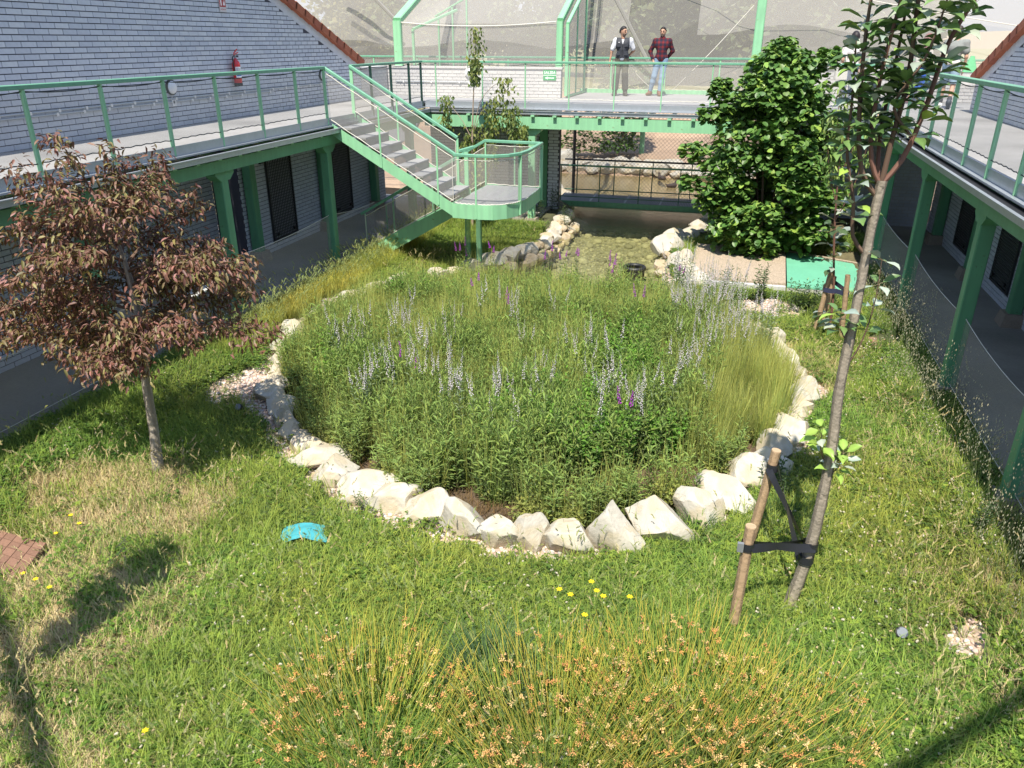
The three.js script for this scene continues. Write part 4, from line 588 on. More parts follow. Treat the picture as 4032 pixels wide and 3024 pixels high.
along([[-5.9, -26.2], [-4.9, -25.4]], 0.8, rs); along([[0.2, -25.6], [1.2, -26.5]], 0.8, rs);
const ORD = ['', 'first', 'second', 'third', 'fourth', 'fifth', 'sixth', 'seventh', 'eighth', 'ninth', 'tenth', 'eleventh', 'twelfth', 'thirteenth', 'fourteenth', 'fifteenth', 'sixteenth', 'seventeenth', 'eighteenth', 'nineteenth', 'twentieth'], curve = [0, 0];
stoneSpots.forEach(([x, z, w, h, d, turn, peak], i) => {
  const back = i >= poolStones0, far = z < -13, g = rockGeo(i + 1, w * 0.72, h * 0.84, d * 0.76, peak || 0); g.rotateY(turn);
  const y = Math.max(height(x, z), z < -15 ? -0.2 : -1) + h * (far && !back ? 0.28 : 0.3);
  const o = new THREE.Mesh(uvm(g), stoneM[z < -14.5 && w < 0.35 ? 3 : Math.floor(hash(i, 2, 3) * 3)]); o.name = numbered('boulder'); o.position.set(x, y, z); o.castShadow = o.receiveShadow = true; scene.add(o);
  const front = i < FRONT.length;
  const [L, G] = back ? ['pale boulder on the bank of the pool beyond the footbridge', 'boulders round the far pool'] : far ? (x > -2 ? ['white boulder along the channel edge below the big shrub', 'boulders on the right side of the channel'] : ['white limestone boulder along the left side of the water channel', 'boulders on the left side of the channel']) : front ? ['large white limestone boulder in the front of the ring round the planted pond', 'boulders in the front of the pond ring'] : x > 0 ? ['white boulder on the right curve of the pond ring', 'boulders on the right of the pond ring'] : ['white boulder on the left curve of the pond ring by the gravel', 'boulders on the left of the pond ring'];
  if (i === poolStones0 - 2) meta(o, 'small flat pale stone half buried beside the crumpled turquoise sheet', 'stone'); else if (i === poolStones0 - 1) meta(o, 'small white stone lying in the dry grass at the left edge', 'stone'); else if (i === 9) meta(o, 'pointed white boulder standing peaked in the front of the pond ring', 'boulder'); else if (i === 10) meta(o, 'biggest blocky white boulder right of the pointed one in the pond ring', 'boulder'); else if (i === 5) meta(o, 'flat-faced tilted white boulder left of the small round ones at the pond front', 'boulder'); else if (front) meta(o, `white pond ring boulder, ${ORD[Math.abs(9 - i)]} ${i < 9 ? 'left' : 'right'} of the pointed front one`, 'boulder'); else if (!far && !back) meta(o, `white boulder on the ${x > 0 ? 'right' : 'left'} curve of the pond ring, ${ORD[++curve[x > 0 ? 1 : 0]]} from the front`, 'boulder'); else meta(o, L, 'boulder', G);
});
function scatter(name, geo, m, mats, colors) { const o = new THREE.InstancedMesh(geo, m, mats.length); mats.forEach((k, i) => { o.setMatrixAt(i, k); if (colors) o.setColorAt(i, new THREE.Color().setRGB(...colors[i])); }); o.name = numbered(name); o.userData.kind = 'stuff'; o.castShadow = o.receiveShadow = true; scene.add(o); return o; }
const TQ = new THREE.Quaternion(), TE = new THREE.Euler();
const M4 = (x, y, z, ry, s, rx = 0, rz = 0, sy = s) => new THREE.Matrix4().compose(V(x, y, z), TQ.setFromEuler(TE.set(rx, ry, rz, 'YXZ')).clone(), V(s, sy, s));
const visible = (x, y, z, m = 1.06) => inFrame(V(x, y, z), m) ;
{ // pebbles
  const g = rockGeo(700, 1, 0.65, 0.85), lite = new THREE.IcosahedronGeometry(1, 1); lite.scale(1, 0.6, 0.8); const ms = [], cs = [], r = prng(12);
  for (let i = 0; i < 60000; i++) { const x = rr(-7.6, 3, r), z = rr(-16.5, -4.6, r), q = zones(x, z); if (q.gravel < 0.25 + 0.6 * r() || q.d < -0.1 || !visible(x, 0, z)) continue; const s = rr(0.012, 0.034, r); ms.push(M4(x, height(x, z) + s * 0.3, z, r() * 6.3, s, rr(-0.4, 0.4, r))); const w = r(); cs.push(w < 0.4 ? [0.55, 0.4, 0.33] : w < 0.8 ? [0.6, 0.53, 0.46] : [0.36, 0.33, 0.32]); }
  scatter('gravel', lite, mat(1, 1, 1, 0.9), ms, cs); meta(scene.children.at(-1), 'pinkish grey pebbles strewn round the pond ring', 'gravel');
  const ms2 = []; const cs2 = []; for (let i = 0; i < 5200; i++) { const x = rr(-5.8, 0, r), z = rr(-22.5, -15, r); if (pondDist(x, z) > -0.1) continue; const s = rr(0.015, 0.05, r) * (r() < 0.06 ? 3 : 1); ms2.push(M4(x, height(x, z) + s * 0.2, z, r() * 6.3, s)); const k = rr(0.5, 1.2, r); cs2.push([0.42 * k, 0.38 * k, 0.25 * k]); } scatter('pond_pebbles', lite, mat(1, 1, 1, 0.9), ms2, cs2); meta(scene.children.at(-1), 'olive brown pebbles under the shallow channel water', 'pebbles');
}

// ---------------------------------------------------------------- lawn: grass, clover, dry stalks
const GC = { grass: [0.165, 0.29, 0.05], tip: [0.39, 0.52, 0.12], straw: [0.5, 0.39, 0.2], clover: [0.125, 0.24, 0.036], cloverY: [0.27, 0.39, 0.06], ear: [0.42, 0.48, 0.17], earDry: [0.5, 0.43, 0.22] };
function tuftGeo(seed, n, h0, h1, rad, w, c, c2, spread = 0.5) { const lb = new LB(), r = prng(seed); for (let i = 0; i < n; i++) { const a = r() * 6.28, d = rad * Math.sqrt(r()); lb.blade(V(Math.cos(a) * d, -0.01, Math.sin(a) * d), r() * 6.28, rr(h0, h1, r), w * rr(0.7, 1.3, r), rr(0.05, spread, r), rr(0.2, 1.3, r), tint(c, 0.5, r), tint(c2, 0.5, r), 3); } return lb.geo(); }
function cloverGeo(seed, n, rad) { const lb = new LB(), r = prng(seed); for (let i = 0; i < n; i++) { const a = r() * 6.28, d = rad * Math.sqrt(r()), h = rr(0.03, 0.11, r), x = Math.cos(a) * d, z = Math.sin(a) * d, c = tint(r() < 0.25 ? GC.cloverY : GC.clover, 0.5, r), s = rr(0.016, 0.03, r), t = r() * 6.28; for (let k = 0; k < 3; k++) { const dd = dirAz(t + k * 2.09, rr(-0.35, 0.3, r)); lb.leaf(T2, V(x, h, z), dd, perp(dd, rr(-0.5, 0.5, r)), s, s * 0.95, c); } if (i % 3 === 0) lb.stem(V(x, 0, z), V(x, h, z), 0.0015, 0.001, c); } return lb.geo(); }
function earGeo(seed, dry) { const lb = new LB(), r = prng(seed), n = 4; for (let i = 0; i < n; i++) { const o = V(rr(-0.05, 0.05, r), 0, rr(-0.05, 0.05, r)), az = r() * 6.28, lean = rr(0.05, 0.35, r), L = rr(0.2, 0.36, r), c = dry ? GC.straw : [0.13, 0.2, 0.05]; const tip = lb.blade(o, az, L, 0.004, lean, 0.5, c, c, 3); const e = lean + 0.55, d = V(Math.sin(e) * Math.cos(az), Math.cos(e), Math.sin(e) * Math.sin(az)); const ec = tint(dry ? GC.earDry : GC.ear, 0.35, r); const EL = rr(0.05, 0.085, r); for (let k = 0; k < 9; k++) { const u = k / 9, p = tip.clone().addScaledVector(d, u * EL); for (let j = 0; j < 2; j++) { const q = d.clone().addScaledVector(dirAz(r() * 6.28, rr(-0.6, 0.6, r)), 0.42).normalize(); lb.leaf(T2, p, q, perp(q, r() * 3), rr(0.02, 0.034, r), 0.0045, ec); } } lb.blade(o, r() * 6.28, L * 0.7, 0.006, 0.3, 0.9, c, GC.tip, 3); } return lb.geo(); }
const rg = prng(101);
{
  const G = [0, 1, 2].map((i) => tuftGeo(20 + i, 16, 0.11, 0.32, 0.09, 0.0065, GC.grass, GC.tip, 0.6)), D = [0, 1].map((i) => tuftGeo(30 + i, 14, 0.06, 0.2, 0.1, 0.005, GC.straw, [0.56, 0.45, 0.24], 0.9)), C = [0, 1, 2].map((i) => cloverGeo(40 + i, 44, 0.14)), E = [0, 1, 2].map((i) => earGeo(50 + i, false)), ED = [0, 1].map((i) => earGeo(60 + i, true));
  const tall = [0, 1].map((i) => tuftGeo(70 + i, 18, 0.2, 0.42, 0.1, 0.007, [0.2, 0.3, 0.06], [0.46, 0.54, 0.16], 0.45));
  const B = { grass: [[], [], []], dry: [[], []], clover: [[], [], []], ear: [[], [], []], eard: [[], []], tall: [[], []] }, K = { grass: [[], [], []], dry: [[], []], clover: [[], [], []], ear: [[], [], []], eard: [[], []], tall: [[], []] };
  const put = (k, x, z, s, c, sy) => { const n = Math.floor(rg() * B[k].length); B[k][n].push(M4(x, height(x, z), z, rg() * 6.28, s, rr(-0.12, 0.12, rg), rr(-0.12, 0.12, rg), sy ?? s)); K[k][n].push(c); };
  const blocked = (x, z) => (x > -0.55 && x < 3.1 && z < -15.8 && z > -19) || (x > 2.45 && x < 3.05 && z > -13.45 && z < -12.7) || (x < -5.95 && z > -5.02 && z < -4.4 && x > -6.9) || (Math.hypot((x + 3.76) / 1.2, z + 5.74) < 0.17);
  for (let i = 0; i < 95000; i++) {
    const x = rr(-8.0, 3.2, rg), z = rr(-20.2, -2.4, rg), near = z > -11 ? 1 : 0.72; if (rg() > near) continue; if (!visible(x, 0.1, z)) continue;
    const q = zones(x, z); if (q.d < 0.02 || blocked(x, z)) continue; if (z < -19.8 || (z < -15 && x > -4.5 && x < -1 && q.d < 0.3)) continue;
    if (q.gravel > 0.15 && rg() < 0.97) continue;
    const lushC = q.clover, k = 0.75 + 0.5 * fbm(x * 1.7, z * 1.7, 91, 3), ye = fbm(x * 0.6 + 4, z * 0.6, 95, 3);
    const c = [k * (0.8 + 0.6 * ye), k, k * 0.9], leftBank = smoothstep(-x, 6.9, 7.3) * smoothstep(-z, 9.2, 10.2), rightEdge = smoothstep(x, 1.9, 2.5);
    if (rg() < q.dry * 0.85) { put('dry', x, z, rr(0.8, 1.4, rg), [k, k, k]); if (rg() < 0.05) put('eard', x, z, rr(0.8, 1.15, rg), [1, 1, 1]); continue; }
    if (leftBank > 0.5) { if (x < -7.72 || (q.d < 0.35 && rg() < 0.8)) continue; put('tall', x, z, rr(0.7, 1.05, rg), [c[0] * 1.15, c[1] * 1.1, c[2]]); if (rg() < 0.3) put('ear', x, z, rr(1, 1.35, rg), [1, 1, 1]); continue; }
    const u = rg(); if (u < 0.16 + 0.26 * lushC) put('clover', x, z, rr(0.8, 1.25, rg), c); else if (u < 0.93) put('grass', x, z, rr(0.7, 1.25, rg), c); 
    if (rg() < 0.02 + 0.035 * smoothstep(z, -7, -4)) put(rg() < 0.1 + 0.25 * rightEdge ? 'eard' : 'ear', x, z, rr(0.85, 1.2, rg), [1, 1, 1]);
  }
  const lab = { grass: ['short green grass covering the lawn', 'grass', G, GRASS], dry: ['straw coloured dry grass on the bare patches', 'dry grass', D, DRY], clover: ['low clover leaves carpeting the lawn', 'clover', C, GRASS], ear: ['pale green bristly grass ears standing over the lawn', 'grass ears', E, GRASS], eard: ['dry straw coloured grass ears', 'grass ears', ED, DRY], tall: ['long sunlit grass on the left bank along the walkway', 'long grass', tall, GRASS] };
  for (const k in lab) lab[k][2].forEach((g, n) => meta(scatter({ grass: 'grass', dry: 'dry_grass', clover: 'clover', ear: 'grass_ears', eard: 'grass_ears', tall: 'long_grass' }[k], g, lab[k][3], B[k][n], K[k][n]), lab[k][0], lab[k][1]));
  // clover flowers, small yellow flowers
  const fl = new LB(); for (let i = 0; i < 3; i++) fl.blob(V(0.004 * i - 0.004, 0.1 + 0.002 * i, 0.003 * i), 0.013, [1, 1, 1], 0.85); fl.stem(V(0, 0, 0), V(0, 0.1, 0), 0.0014, 0.0012, [0.2, 0.35, 0.1]); const fm = [], fc = [], ym = [];
  for (let i = 0; i < 12000; i++) { const x = rr(-7.8, 3, rg), z = rr(-13, -2.6, rg), q = zones(x, z); if (q.d < 0.1 || q.dry > 0.5 || q.gravel > 0.3 || !visible(x, 0.1, z)) continue; if (fbm(x * 1.3, z * 1.3, 131, 3) < (x > 0.9 ? 0.24 : 0.5)) continue; fm.push(M4(x, height(x, z) + 0.015, z, rg() * 6, rr(0.7, 1.15, rg), rr(-0.2, 0.2, rg), 0)); const w = rg(); fc.push(w < 0.7 ? [0.5, 0.46, 0.35] : [0.45, 0.33, 0.2]); }
  meta(scatter('clover_flowers', fl.geo(), DRY, fm, fc), 'small white clover flower heads dotted in the lawn', 'clover flowers');
}
// ---------------------------------------------------------------- planting in the pond
const PG = { mint: [0.16, 0.33, 0.045], mintY: [0.33, 0.47, 0.07], grey: [0.27, 0.35, 0.18], reed: [0.3, 0.39, 0.075], reedY: [0.5, 0.5, 0.14], brown: [0.16, 0.1, 0.045] };
function herbGeo(seed, h, n, c, lw, ll, el = 0.25) { // leafy stems with opposite leaves
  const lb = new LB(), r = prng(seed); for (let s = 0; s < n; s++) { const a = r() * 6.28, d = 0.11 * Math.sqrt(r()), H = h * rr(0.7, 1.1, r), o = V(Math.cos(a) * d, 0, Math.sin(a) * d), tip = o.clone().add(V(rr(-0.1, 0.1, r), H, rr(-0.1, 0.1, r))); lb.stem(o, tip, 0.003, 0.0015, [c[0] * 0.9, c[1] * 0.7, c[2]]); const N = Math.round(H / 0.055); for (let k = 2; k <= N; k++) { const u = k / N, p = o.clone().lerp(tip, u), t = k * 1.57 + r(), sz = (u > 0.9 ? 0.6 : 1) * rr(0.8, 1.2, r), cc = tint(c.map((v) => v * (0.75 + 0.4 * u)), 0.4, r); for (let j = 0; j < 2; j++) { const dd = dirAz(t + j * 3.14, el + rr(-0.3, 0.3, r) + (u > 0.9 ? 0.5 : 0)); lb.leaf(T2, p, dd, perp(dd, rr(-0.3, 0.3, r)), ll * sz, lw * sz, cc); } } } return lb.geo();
}
function reedGeo(seed, n, h0, h1, rad, c, c2, w = 0.005) { const lb = new LB(), r = prng(seed); for (let i = 0; i < n; i++) { const a = r() * 6.28, d = rad * Math.sqrt(r()); lb.blade(V(Math.cos(a) * d, 0, Math.sin(a) * d), a + rr(-0.6, 0.6, r), rr(h0, h1, r), w * rr(0.6, 1.2, r), rr(0.02, 0.25, r), rr(0, 0.5, r), tint(c, 0.35, r), tint(c2, 0.35, r), 3); } return lb.geo(); }
{
  const rp = prng(211), mint = [0, 1, 2].map((i) => herbGeo(80 + i, 0.62, 6, PG.mint, 0.046, 0.068)), mintY = [0, 1].map((i) => herbGeo(90 + i, 0.5, 6, PG.mintY, 0.06, 0.082)), willow = [0, 1, 2].map((i) => herbGeo(95 + i, 0.72, 5, [0.25, 0.35, 0.09], 0.022, 0.11, 0.55)), low = [0, 1].map((i) => herbGeo(98 + i, 0.32, 7, [0.3, 0.33, 0.08], 0.028, 0.055, 0.4)), reed = [0, 1, 2].map((i) => reedGeo(110 + i, 20, 0.45, 0.95, 0.13, PG.reed, PG.reedY, 0.009)), sedge = [0, 1].map((i) => reedGeo(120 + i, 24, 0.35, 0.8, 0.12, [0.19, 0.3, 0.07], [0.32, 0.43, 0.12], 0.011)), litter = [tuftGeo(130, 16, 0.08, 0.3, 0.14, 0.006, PG.brown, [0.28, 0.2, 0.09], 1.2)];
  const K = { mint, mintY, willow, low, reed, sedge, litter }, B = {}, C = {}; for (const k in K) { B[k] = K[k].map(() => []); C[k] = K[k].map(() => []); }
  const put = (k, x, z, s, sy, c) => { const n = Math.floor(rp() * K[k].length); B[k][n].push(M4(x, height(x, z) - 0.02, z, rp() * 6.28, s, rr(-0.06, 0.06, rp), rr(-0.06, 0.06, rp), sy)); C[k][n].push(c); };
  for (let i = 0; i < 30000; i++) {
    const x = rr(-7, 1.5, rp), z = rr(-16.6, -6.4, rp), d = -pondDist(x, z); if (d < 0.16) continue; if (z < -13.0 && rp() < smoothstep(-z, 13.0, 15.2)) continue; if (z < -12.2 && x < -4.2 && d < 0.9 && rp() < 0.92) continue; if (z < -15.2 && x > -1.6 && rp() < 0.7) continue;
    const n1 = fbm(x * 0.75 + 3, z * 0.75, 141, 3), n2 = fbm(x * 1.1, z * 1.1 + 9, 151, 3), n3 = fbm(x * 2.2, z * 2.2, 161, 2), edge = smoothstep(d, 0.2, 1.0), gap = fbm(x * 1.6, z * 1.6, 171, 3);
    if (gap < 0.37 + 0.08 * (1 - edge)) { if (rp() < 0.2) put('litter', x, z, 1, 1, [1, 1, 1]); continue; }
    const hgt = lerp(0.85, 1.16, edge) * rr(0.8, 1.15, rp) * (0.7 + 0.6 * n3) * (z < -12.4 ? 0.8 : 1), k = 0.8 + 0.4 * n3, c = [k, k, k], cen = Math.hypot((x + 2.0) / 2.2, (z + 10.6) / 2.6);
    let kind; const u = rp(), cen2 = Math.hypot((x + 1.5) / 1.6, (z + 9.6) / 2.1);
    if (z < -12.6) kind = u < 0.45 ? 'reed' : u < 0.7 ? 'sedge' : 'willow';
    else if (x > 0.05 && z > -12.5 && z < -8.4) kind = u < 0.6 ? 'reed' : u < 0.8 ? 'sedge' : 'low';
    else if (cen2 < 1 && n1 > 0.45 && edge > 0.7) kind = u < 0.3 ? 'willow' : n2 > 0.56 ? 'mintY' : 'mint';
    else if (edge < 0.45) kind = u < 0.34 ? 'low' : u < 0.7 ? 'reed' : 'willow';
    else if (n2 > 0.55) kind = u < 0.6 ? 'reed' : u < 0.8 ? 'sedge' : 'willow'; else if (n1 > 0.58) kind = u < 0.45 ? 'mint' : 'willow'; else kind = u < 0.6 ? 'willow' : u < 0.82 ? 'reed' : 'sedge';
    if (rp() < 0.45 && kind !== 'mint' && kind !== 'low') continue; if (kind === 'mint' && rp() < 0.6) continue; if (kind === 'mintY' && rp() < 0.7) continue;
    put(kind, x, z, rr(0.85, 1.15, rp), hgt * (kind === 'low' ? 1.1 : 1), c);
  }
  const lab = { mint: ['leafy bright green herbs filling the middle of the pond bed', 'herbs'], mintY: ['yellow green broad-leaved herbs in the pond bed', 'herbs'], willow: ['narrow-leaved grey green stems crowding the pond bed', 'herbs'], low: ['low brownish green herbs along the inner pond edge', 'herbs'], reed: ['yellow green reeds standing in the pond bed', 'reeds'], sedge: ['dark green sedge blades in the pond bed', 'sedge'], litter: ['dead brown stalks on the pond bed soil', 'dead stalks'] };
  const nm = { mint: 'pond_herbs', mintY: 'pond_herbs', willow: 'pond_herbs', low: 'pond_herbs', reed: 'pond_reeds', sedge: 'pond_sedge', litter: 'dead_stalks' };
  for (const k in K) K[k].forEach((g, n) => { if (B[k][n].length) meta(scatter(nm[k], g, GRASS, B[k][n], C[k][n]), ...lab[k]); });
}
// tall flower spikes: each plant a thing with foliage and its spikes
function spikePlant(seed, purple) {
  const r = prng(seed), t = new THREE.Group(), fo = new LB(), spikes = []; const n = purple ? 1 + Math.floor(r() * 1.4) : 2 + Math.floor(r() * 3);
  for (let s = 0; s < n; s++) {
    const a = r() * 6.28, d = 0.09 * r(), H = rr(0.72, 0.98, r), o = V(Math.cos(a) * d, 0, Math.sin(a) * d), tip = o.clone().add(V(rr(-0.12, 0.12, r), H, rr(-0.12, 0.12, r))), lc = purple ? [0.1, 0.17, 0.045] : PG.grey;
    fo.stem(o, tip, 0.004, 0.002, [0.12, 0.15, 0.06]); const N = 26; for (let k = 3; k < N; k++) { const u = k / N, p = o.clone().lerp(tip, u), dd = dirAz(k * 2.4 + r(), rr(0.35, 0.8, r)); fo.leaf(T2, p, dd, perp(dd), rr(0.1, 0.14, r) * (1.1 - 0.5 * u), 0.022, tint(lc, 0.3, r)); }
    const lb = new LB(), SL = purple ? rr(0.14, 0.24, r) : rr(0.22, 0.38, r), dir = tip.clone().sub(o).normalize(), end = tip.clone().addScaledVector(dir, SL); end.x += rr(-0.03, 0.03, r); lb.stem(tip, end, 0.002, 0.001, [0.2, 0.24, 0.12]); const M = purple ? 42 : 38; for (let k = 0; k < M; k++) { const u = k / M, p = tip.clone().lerp(end, u), w = (purple ? 0.02 : 0.019) * (1 - u * 0.75), q = dirAz(r() * 6.28, rr(-0.2, 0.5, r)); lb.blob(p.addScaledVector(q, w), (purple ? 0.011 : 0.009) * (1 - 0.5 * u), purple ? tint([0.36, 0.05, 0.42], 0.4, r) : u > 0.75 ? tint([0.36, 0.4, 0.3], 0.2, r) : tint([0.56, 0.52, 0.54], 0.25, r)); }
    spikes.push(lb.geo());
  }
  const f = new THREE.Mesh(fo.geo(), GRASS); f.name = 'foliage'; t.add(f); for (const g of spikes) { const m = new THREE.Mesh(g, DRY); m.name = 'flower_spike'; t.add(m); } return t;
}
{
  const r = prng(321), W = [0, 1, 2, 3, 4].map((i) => spikePlant(400 + i, false)), P = [0, 1, 2].map((i) => spikePlant(430 + i, true)); let spots = [];
  const cl = (x, z, rx, rz, n) => { for (let i = 0; i < n; i++) { const a = r() * 6.28, d = Math.sqrt(r()); spots.push([x + Math.cos(a) * d * rx, z + Math.sin(a) * d * rz]); } };
  cl(0.05, -12.3, 0.9, 1.7, 62); cl(-0.55, -14.3, 0.45, 0.7, 9); cl(-2.3, -8.0, 0.75, 0.6, 13); cl(-4.5, -9.8, 0.9, 1.1, 17); cl(-3.8, -8.4, 0.6, 0.7, 11); cl(-0.9, -8.4, 0.5, 0.6, 9); cl(-1.9, -9.7, 0.8, 0.7, 8); cl(-3.4, -11.6, 1.0, 0.8, 7); cl(-0.3, -9.3, 0.5, 0.8, 7);
  spots = spots.filter(([x, z]) => pondDist(x, z) < -0.2);
  spots.forEach(([x, z], i) => { const o = W[i % 5].clone(); o.name = numbered('flower_spike_plant'); o.position.set(x, height(x, z), z); o.rotation.y = r() * 6.28; o.scale.setScalar(rr(0.85, 1.12, r)); scene.add(o); meta(o, 'grey-leaved pond plant with tall pale lilac flower spikes', 'flowering plant', 'pale flower spike plants in the pond bed'); });
  for (const [x, z, s] of [[-3.75, -8.75, 1], [-0.85, -8.2, 1], [-1.2, -12.4, 1], [-3.35, -11.6, 0.95], [-4.0, -12.3, 1], [-5.3, -15.1, 0.9], [-5.2, -15.4, 0.9], [-3.4, -14.6, 1], [-2.9, -15.2, 1], [-3.2, -15.6, 0.9], [-2.2, -15.0, 0.9], [-4.5, -14.9, 1], [-0.75, -14.4, 0.9], [-2.0, -14.0, 1]]) { const o = P[Math.floor(r() * 3)].clone(); o.name = numbered('purple_loosestrife'); o.position.set(x, height(x, z), z); o.rotation.y = r() * 6; o.scale.setScalar(s); scene.add(o); meta(o, 'slender pond plant with a bright purple flower spike', 'flowering plant', 'purple flower spike plants in the pond'); }
}
// rush clumps in the foreground
function rushClump(label, x, z, rad, n, h0, h1, seed) {
  const r = prng(seed), t = thing('rush_clump', label, 'rush', [x, height(x, z), z]), st = new LB(), hd = new LB();
  for (let i = 0; i < n; i++) {
    const a = r() * 6.28, d = rad * 0.55 * Math.sqrt(r()), o = V(Math.cos(a) * d, 0, Math.sin(a) * d), L = rr(h0, h1, r), lean = rr(0.03, 0.75, r) * (0.4 + d / rad), az = a + rr(-0.9, 0.9, r), y = r(), c = y < 0.5 ? [0.24, 0.4, 0.055] : y < 0.82 ? [0.46, 0.55, 0.07] : [0.7, 0.54, 0.1], c2 = y < 0.4 ? [0.34, 0.48, 0.08] : [0.75, 0.66, 0.12];
    let p = o, an = lean; const seg = 3; for (let k = 0; k < seg; k++) { const q = p.clone().add(V(Math.sin(an) * Math.cos(az), Math.cos(an), Math.sin(an) * Math.sin(az)).multiplyScalar(L / seg)), u = k / seg; st.stem(p, q, 0.0048 - 0.001 * k, 0.0038 - 0.001 * k, c.map((v, m) => lerp(v, c2[m], u)), c.map((v, m) => lerp(v, c2[m], u + 0.33))); p = q; an += 0.08; 
      if (k === 1 && r() < 0.27) { const hc = tint(r() < 0.6 ? [0.55, 0.29, 0.1] : [0.68, 0.46, 0.2], 0.35, r), f = q.clone().lerp(p, 0.5); for (let m = 0; m < 10; m++) { const dd = dirAz(r() * 6.28, rr(-0.3, 1.1, r)); hd.leaf(T2, f, dd, perp(dd, r() * 3), rr(0.018, 0.038, r), 0.009, hc); hd.blob(f.clone().addScaledVector(dd, rr(0.012, 0.034, r)), 0.0065, hc); } } }
  }
  for (let i = 0; i < n * 0.25; i++) { const a = r() * 6.28, d = rad * Math.sqrt(r()); st.blade(V(Math.cos(a) * d, 0, Math.sin(a) * d), a, rr(h0, h1, r) * 0.8, 0.006, rr(0.1, 0.6, r), rr(0.3, 1.2, r), [0.07, 0.15, 0.03], [0.15, 0.24, 0.06], 4); }
  const w = origin(t), a = st.geo(), b = hd.geo(); a.translate(w.x, w.y, w.z); b.translate(w.x, w.y, w.z); part('stems', a, GRASS, t, 'stuff'); part('seed_heads', b, DRY, t, 'stuff'); return t;
}
rushClump('left rush clump with brown seed heads at the bottom of the picture', -2.1, -3.72, 1.15, 640, 0.42, 0.74, 501);
rushClump('middle rush clump with brown seed heads at the bottom of the picture', -0.75, -3.95, 1.15, 740, 0.45, 0.8, 502);
rushClump('right rush clump with yellowish stems below the stakes', 0.1, -4.3, 1.2, 780, 0.45, 0.82, 503);
rushClump('low loose rush clump at the right end of the rushes', 0.75, -4.35, 1.0, 360, 0.38, 0.66, 504);
function grassClump(label, x, z, rad, n, h, c, c2, seed) { const r = prng(seed), t = thing('grass_clump', label, 'grass clump', [x, height(x, z), z]), lb = new LB(); for (let i = 0; i < n; i++) { const a = r() * 6.28, d = rad * 0.5 * Math.sqrt(r()); lb.blade(V(x + Math.cos(a) * d, height(x, z), z + Math.sin(a) * d), a + rr(-0.5, 0.5, r), h * rr(0.6, 1.1, r), 0.008, rr(0.05, 0.5, r), rr(0.4, 1.7, r), tint(c, 0.3, r), tint(c2, 0.3, r), 5); } part('blades', lb.geo(), GRASS, t, 'stuff'); return t; }
grassClump('dark bluish grass clump between the rush clumps', -1.38, -4.35, 0.5, 420, 0.6, [0.05, 0.11, 0.045], [0.12, 0.2, 0.09], 511);
grassClump('dark green grass clump against the pond boulders on the right', 0.05, -6.9, 0.4, 260, 0.32, [0.05, 0.12, 0.025], [0.12, 0.21, 0.05], 512);
grassClump('dark green grass clump by the tall stake', 0.95, -7.3, 0.5, 260, 0.45, [0.05, 0.11, 0.03], [0.13, 0.2, 0.06], 513);
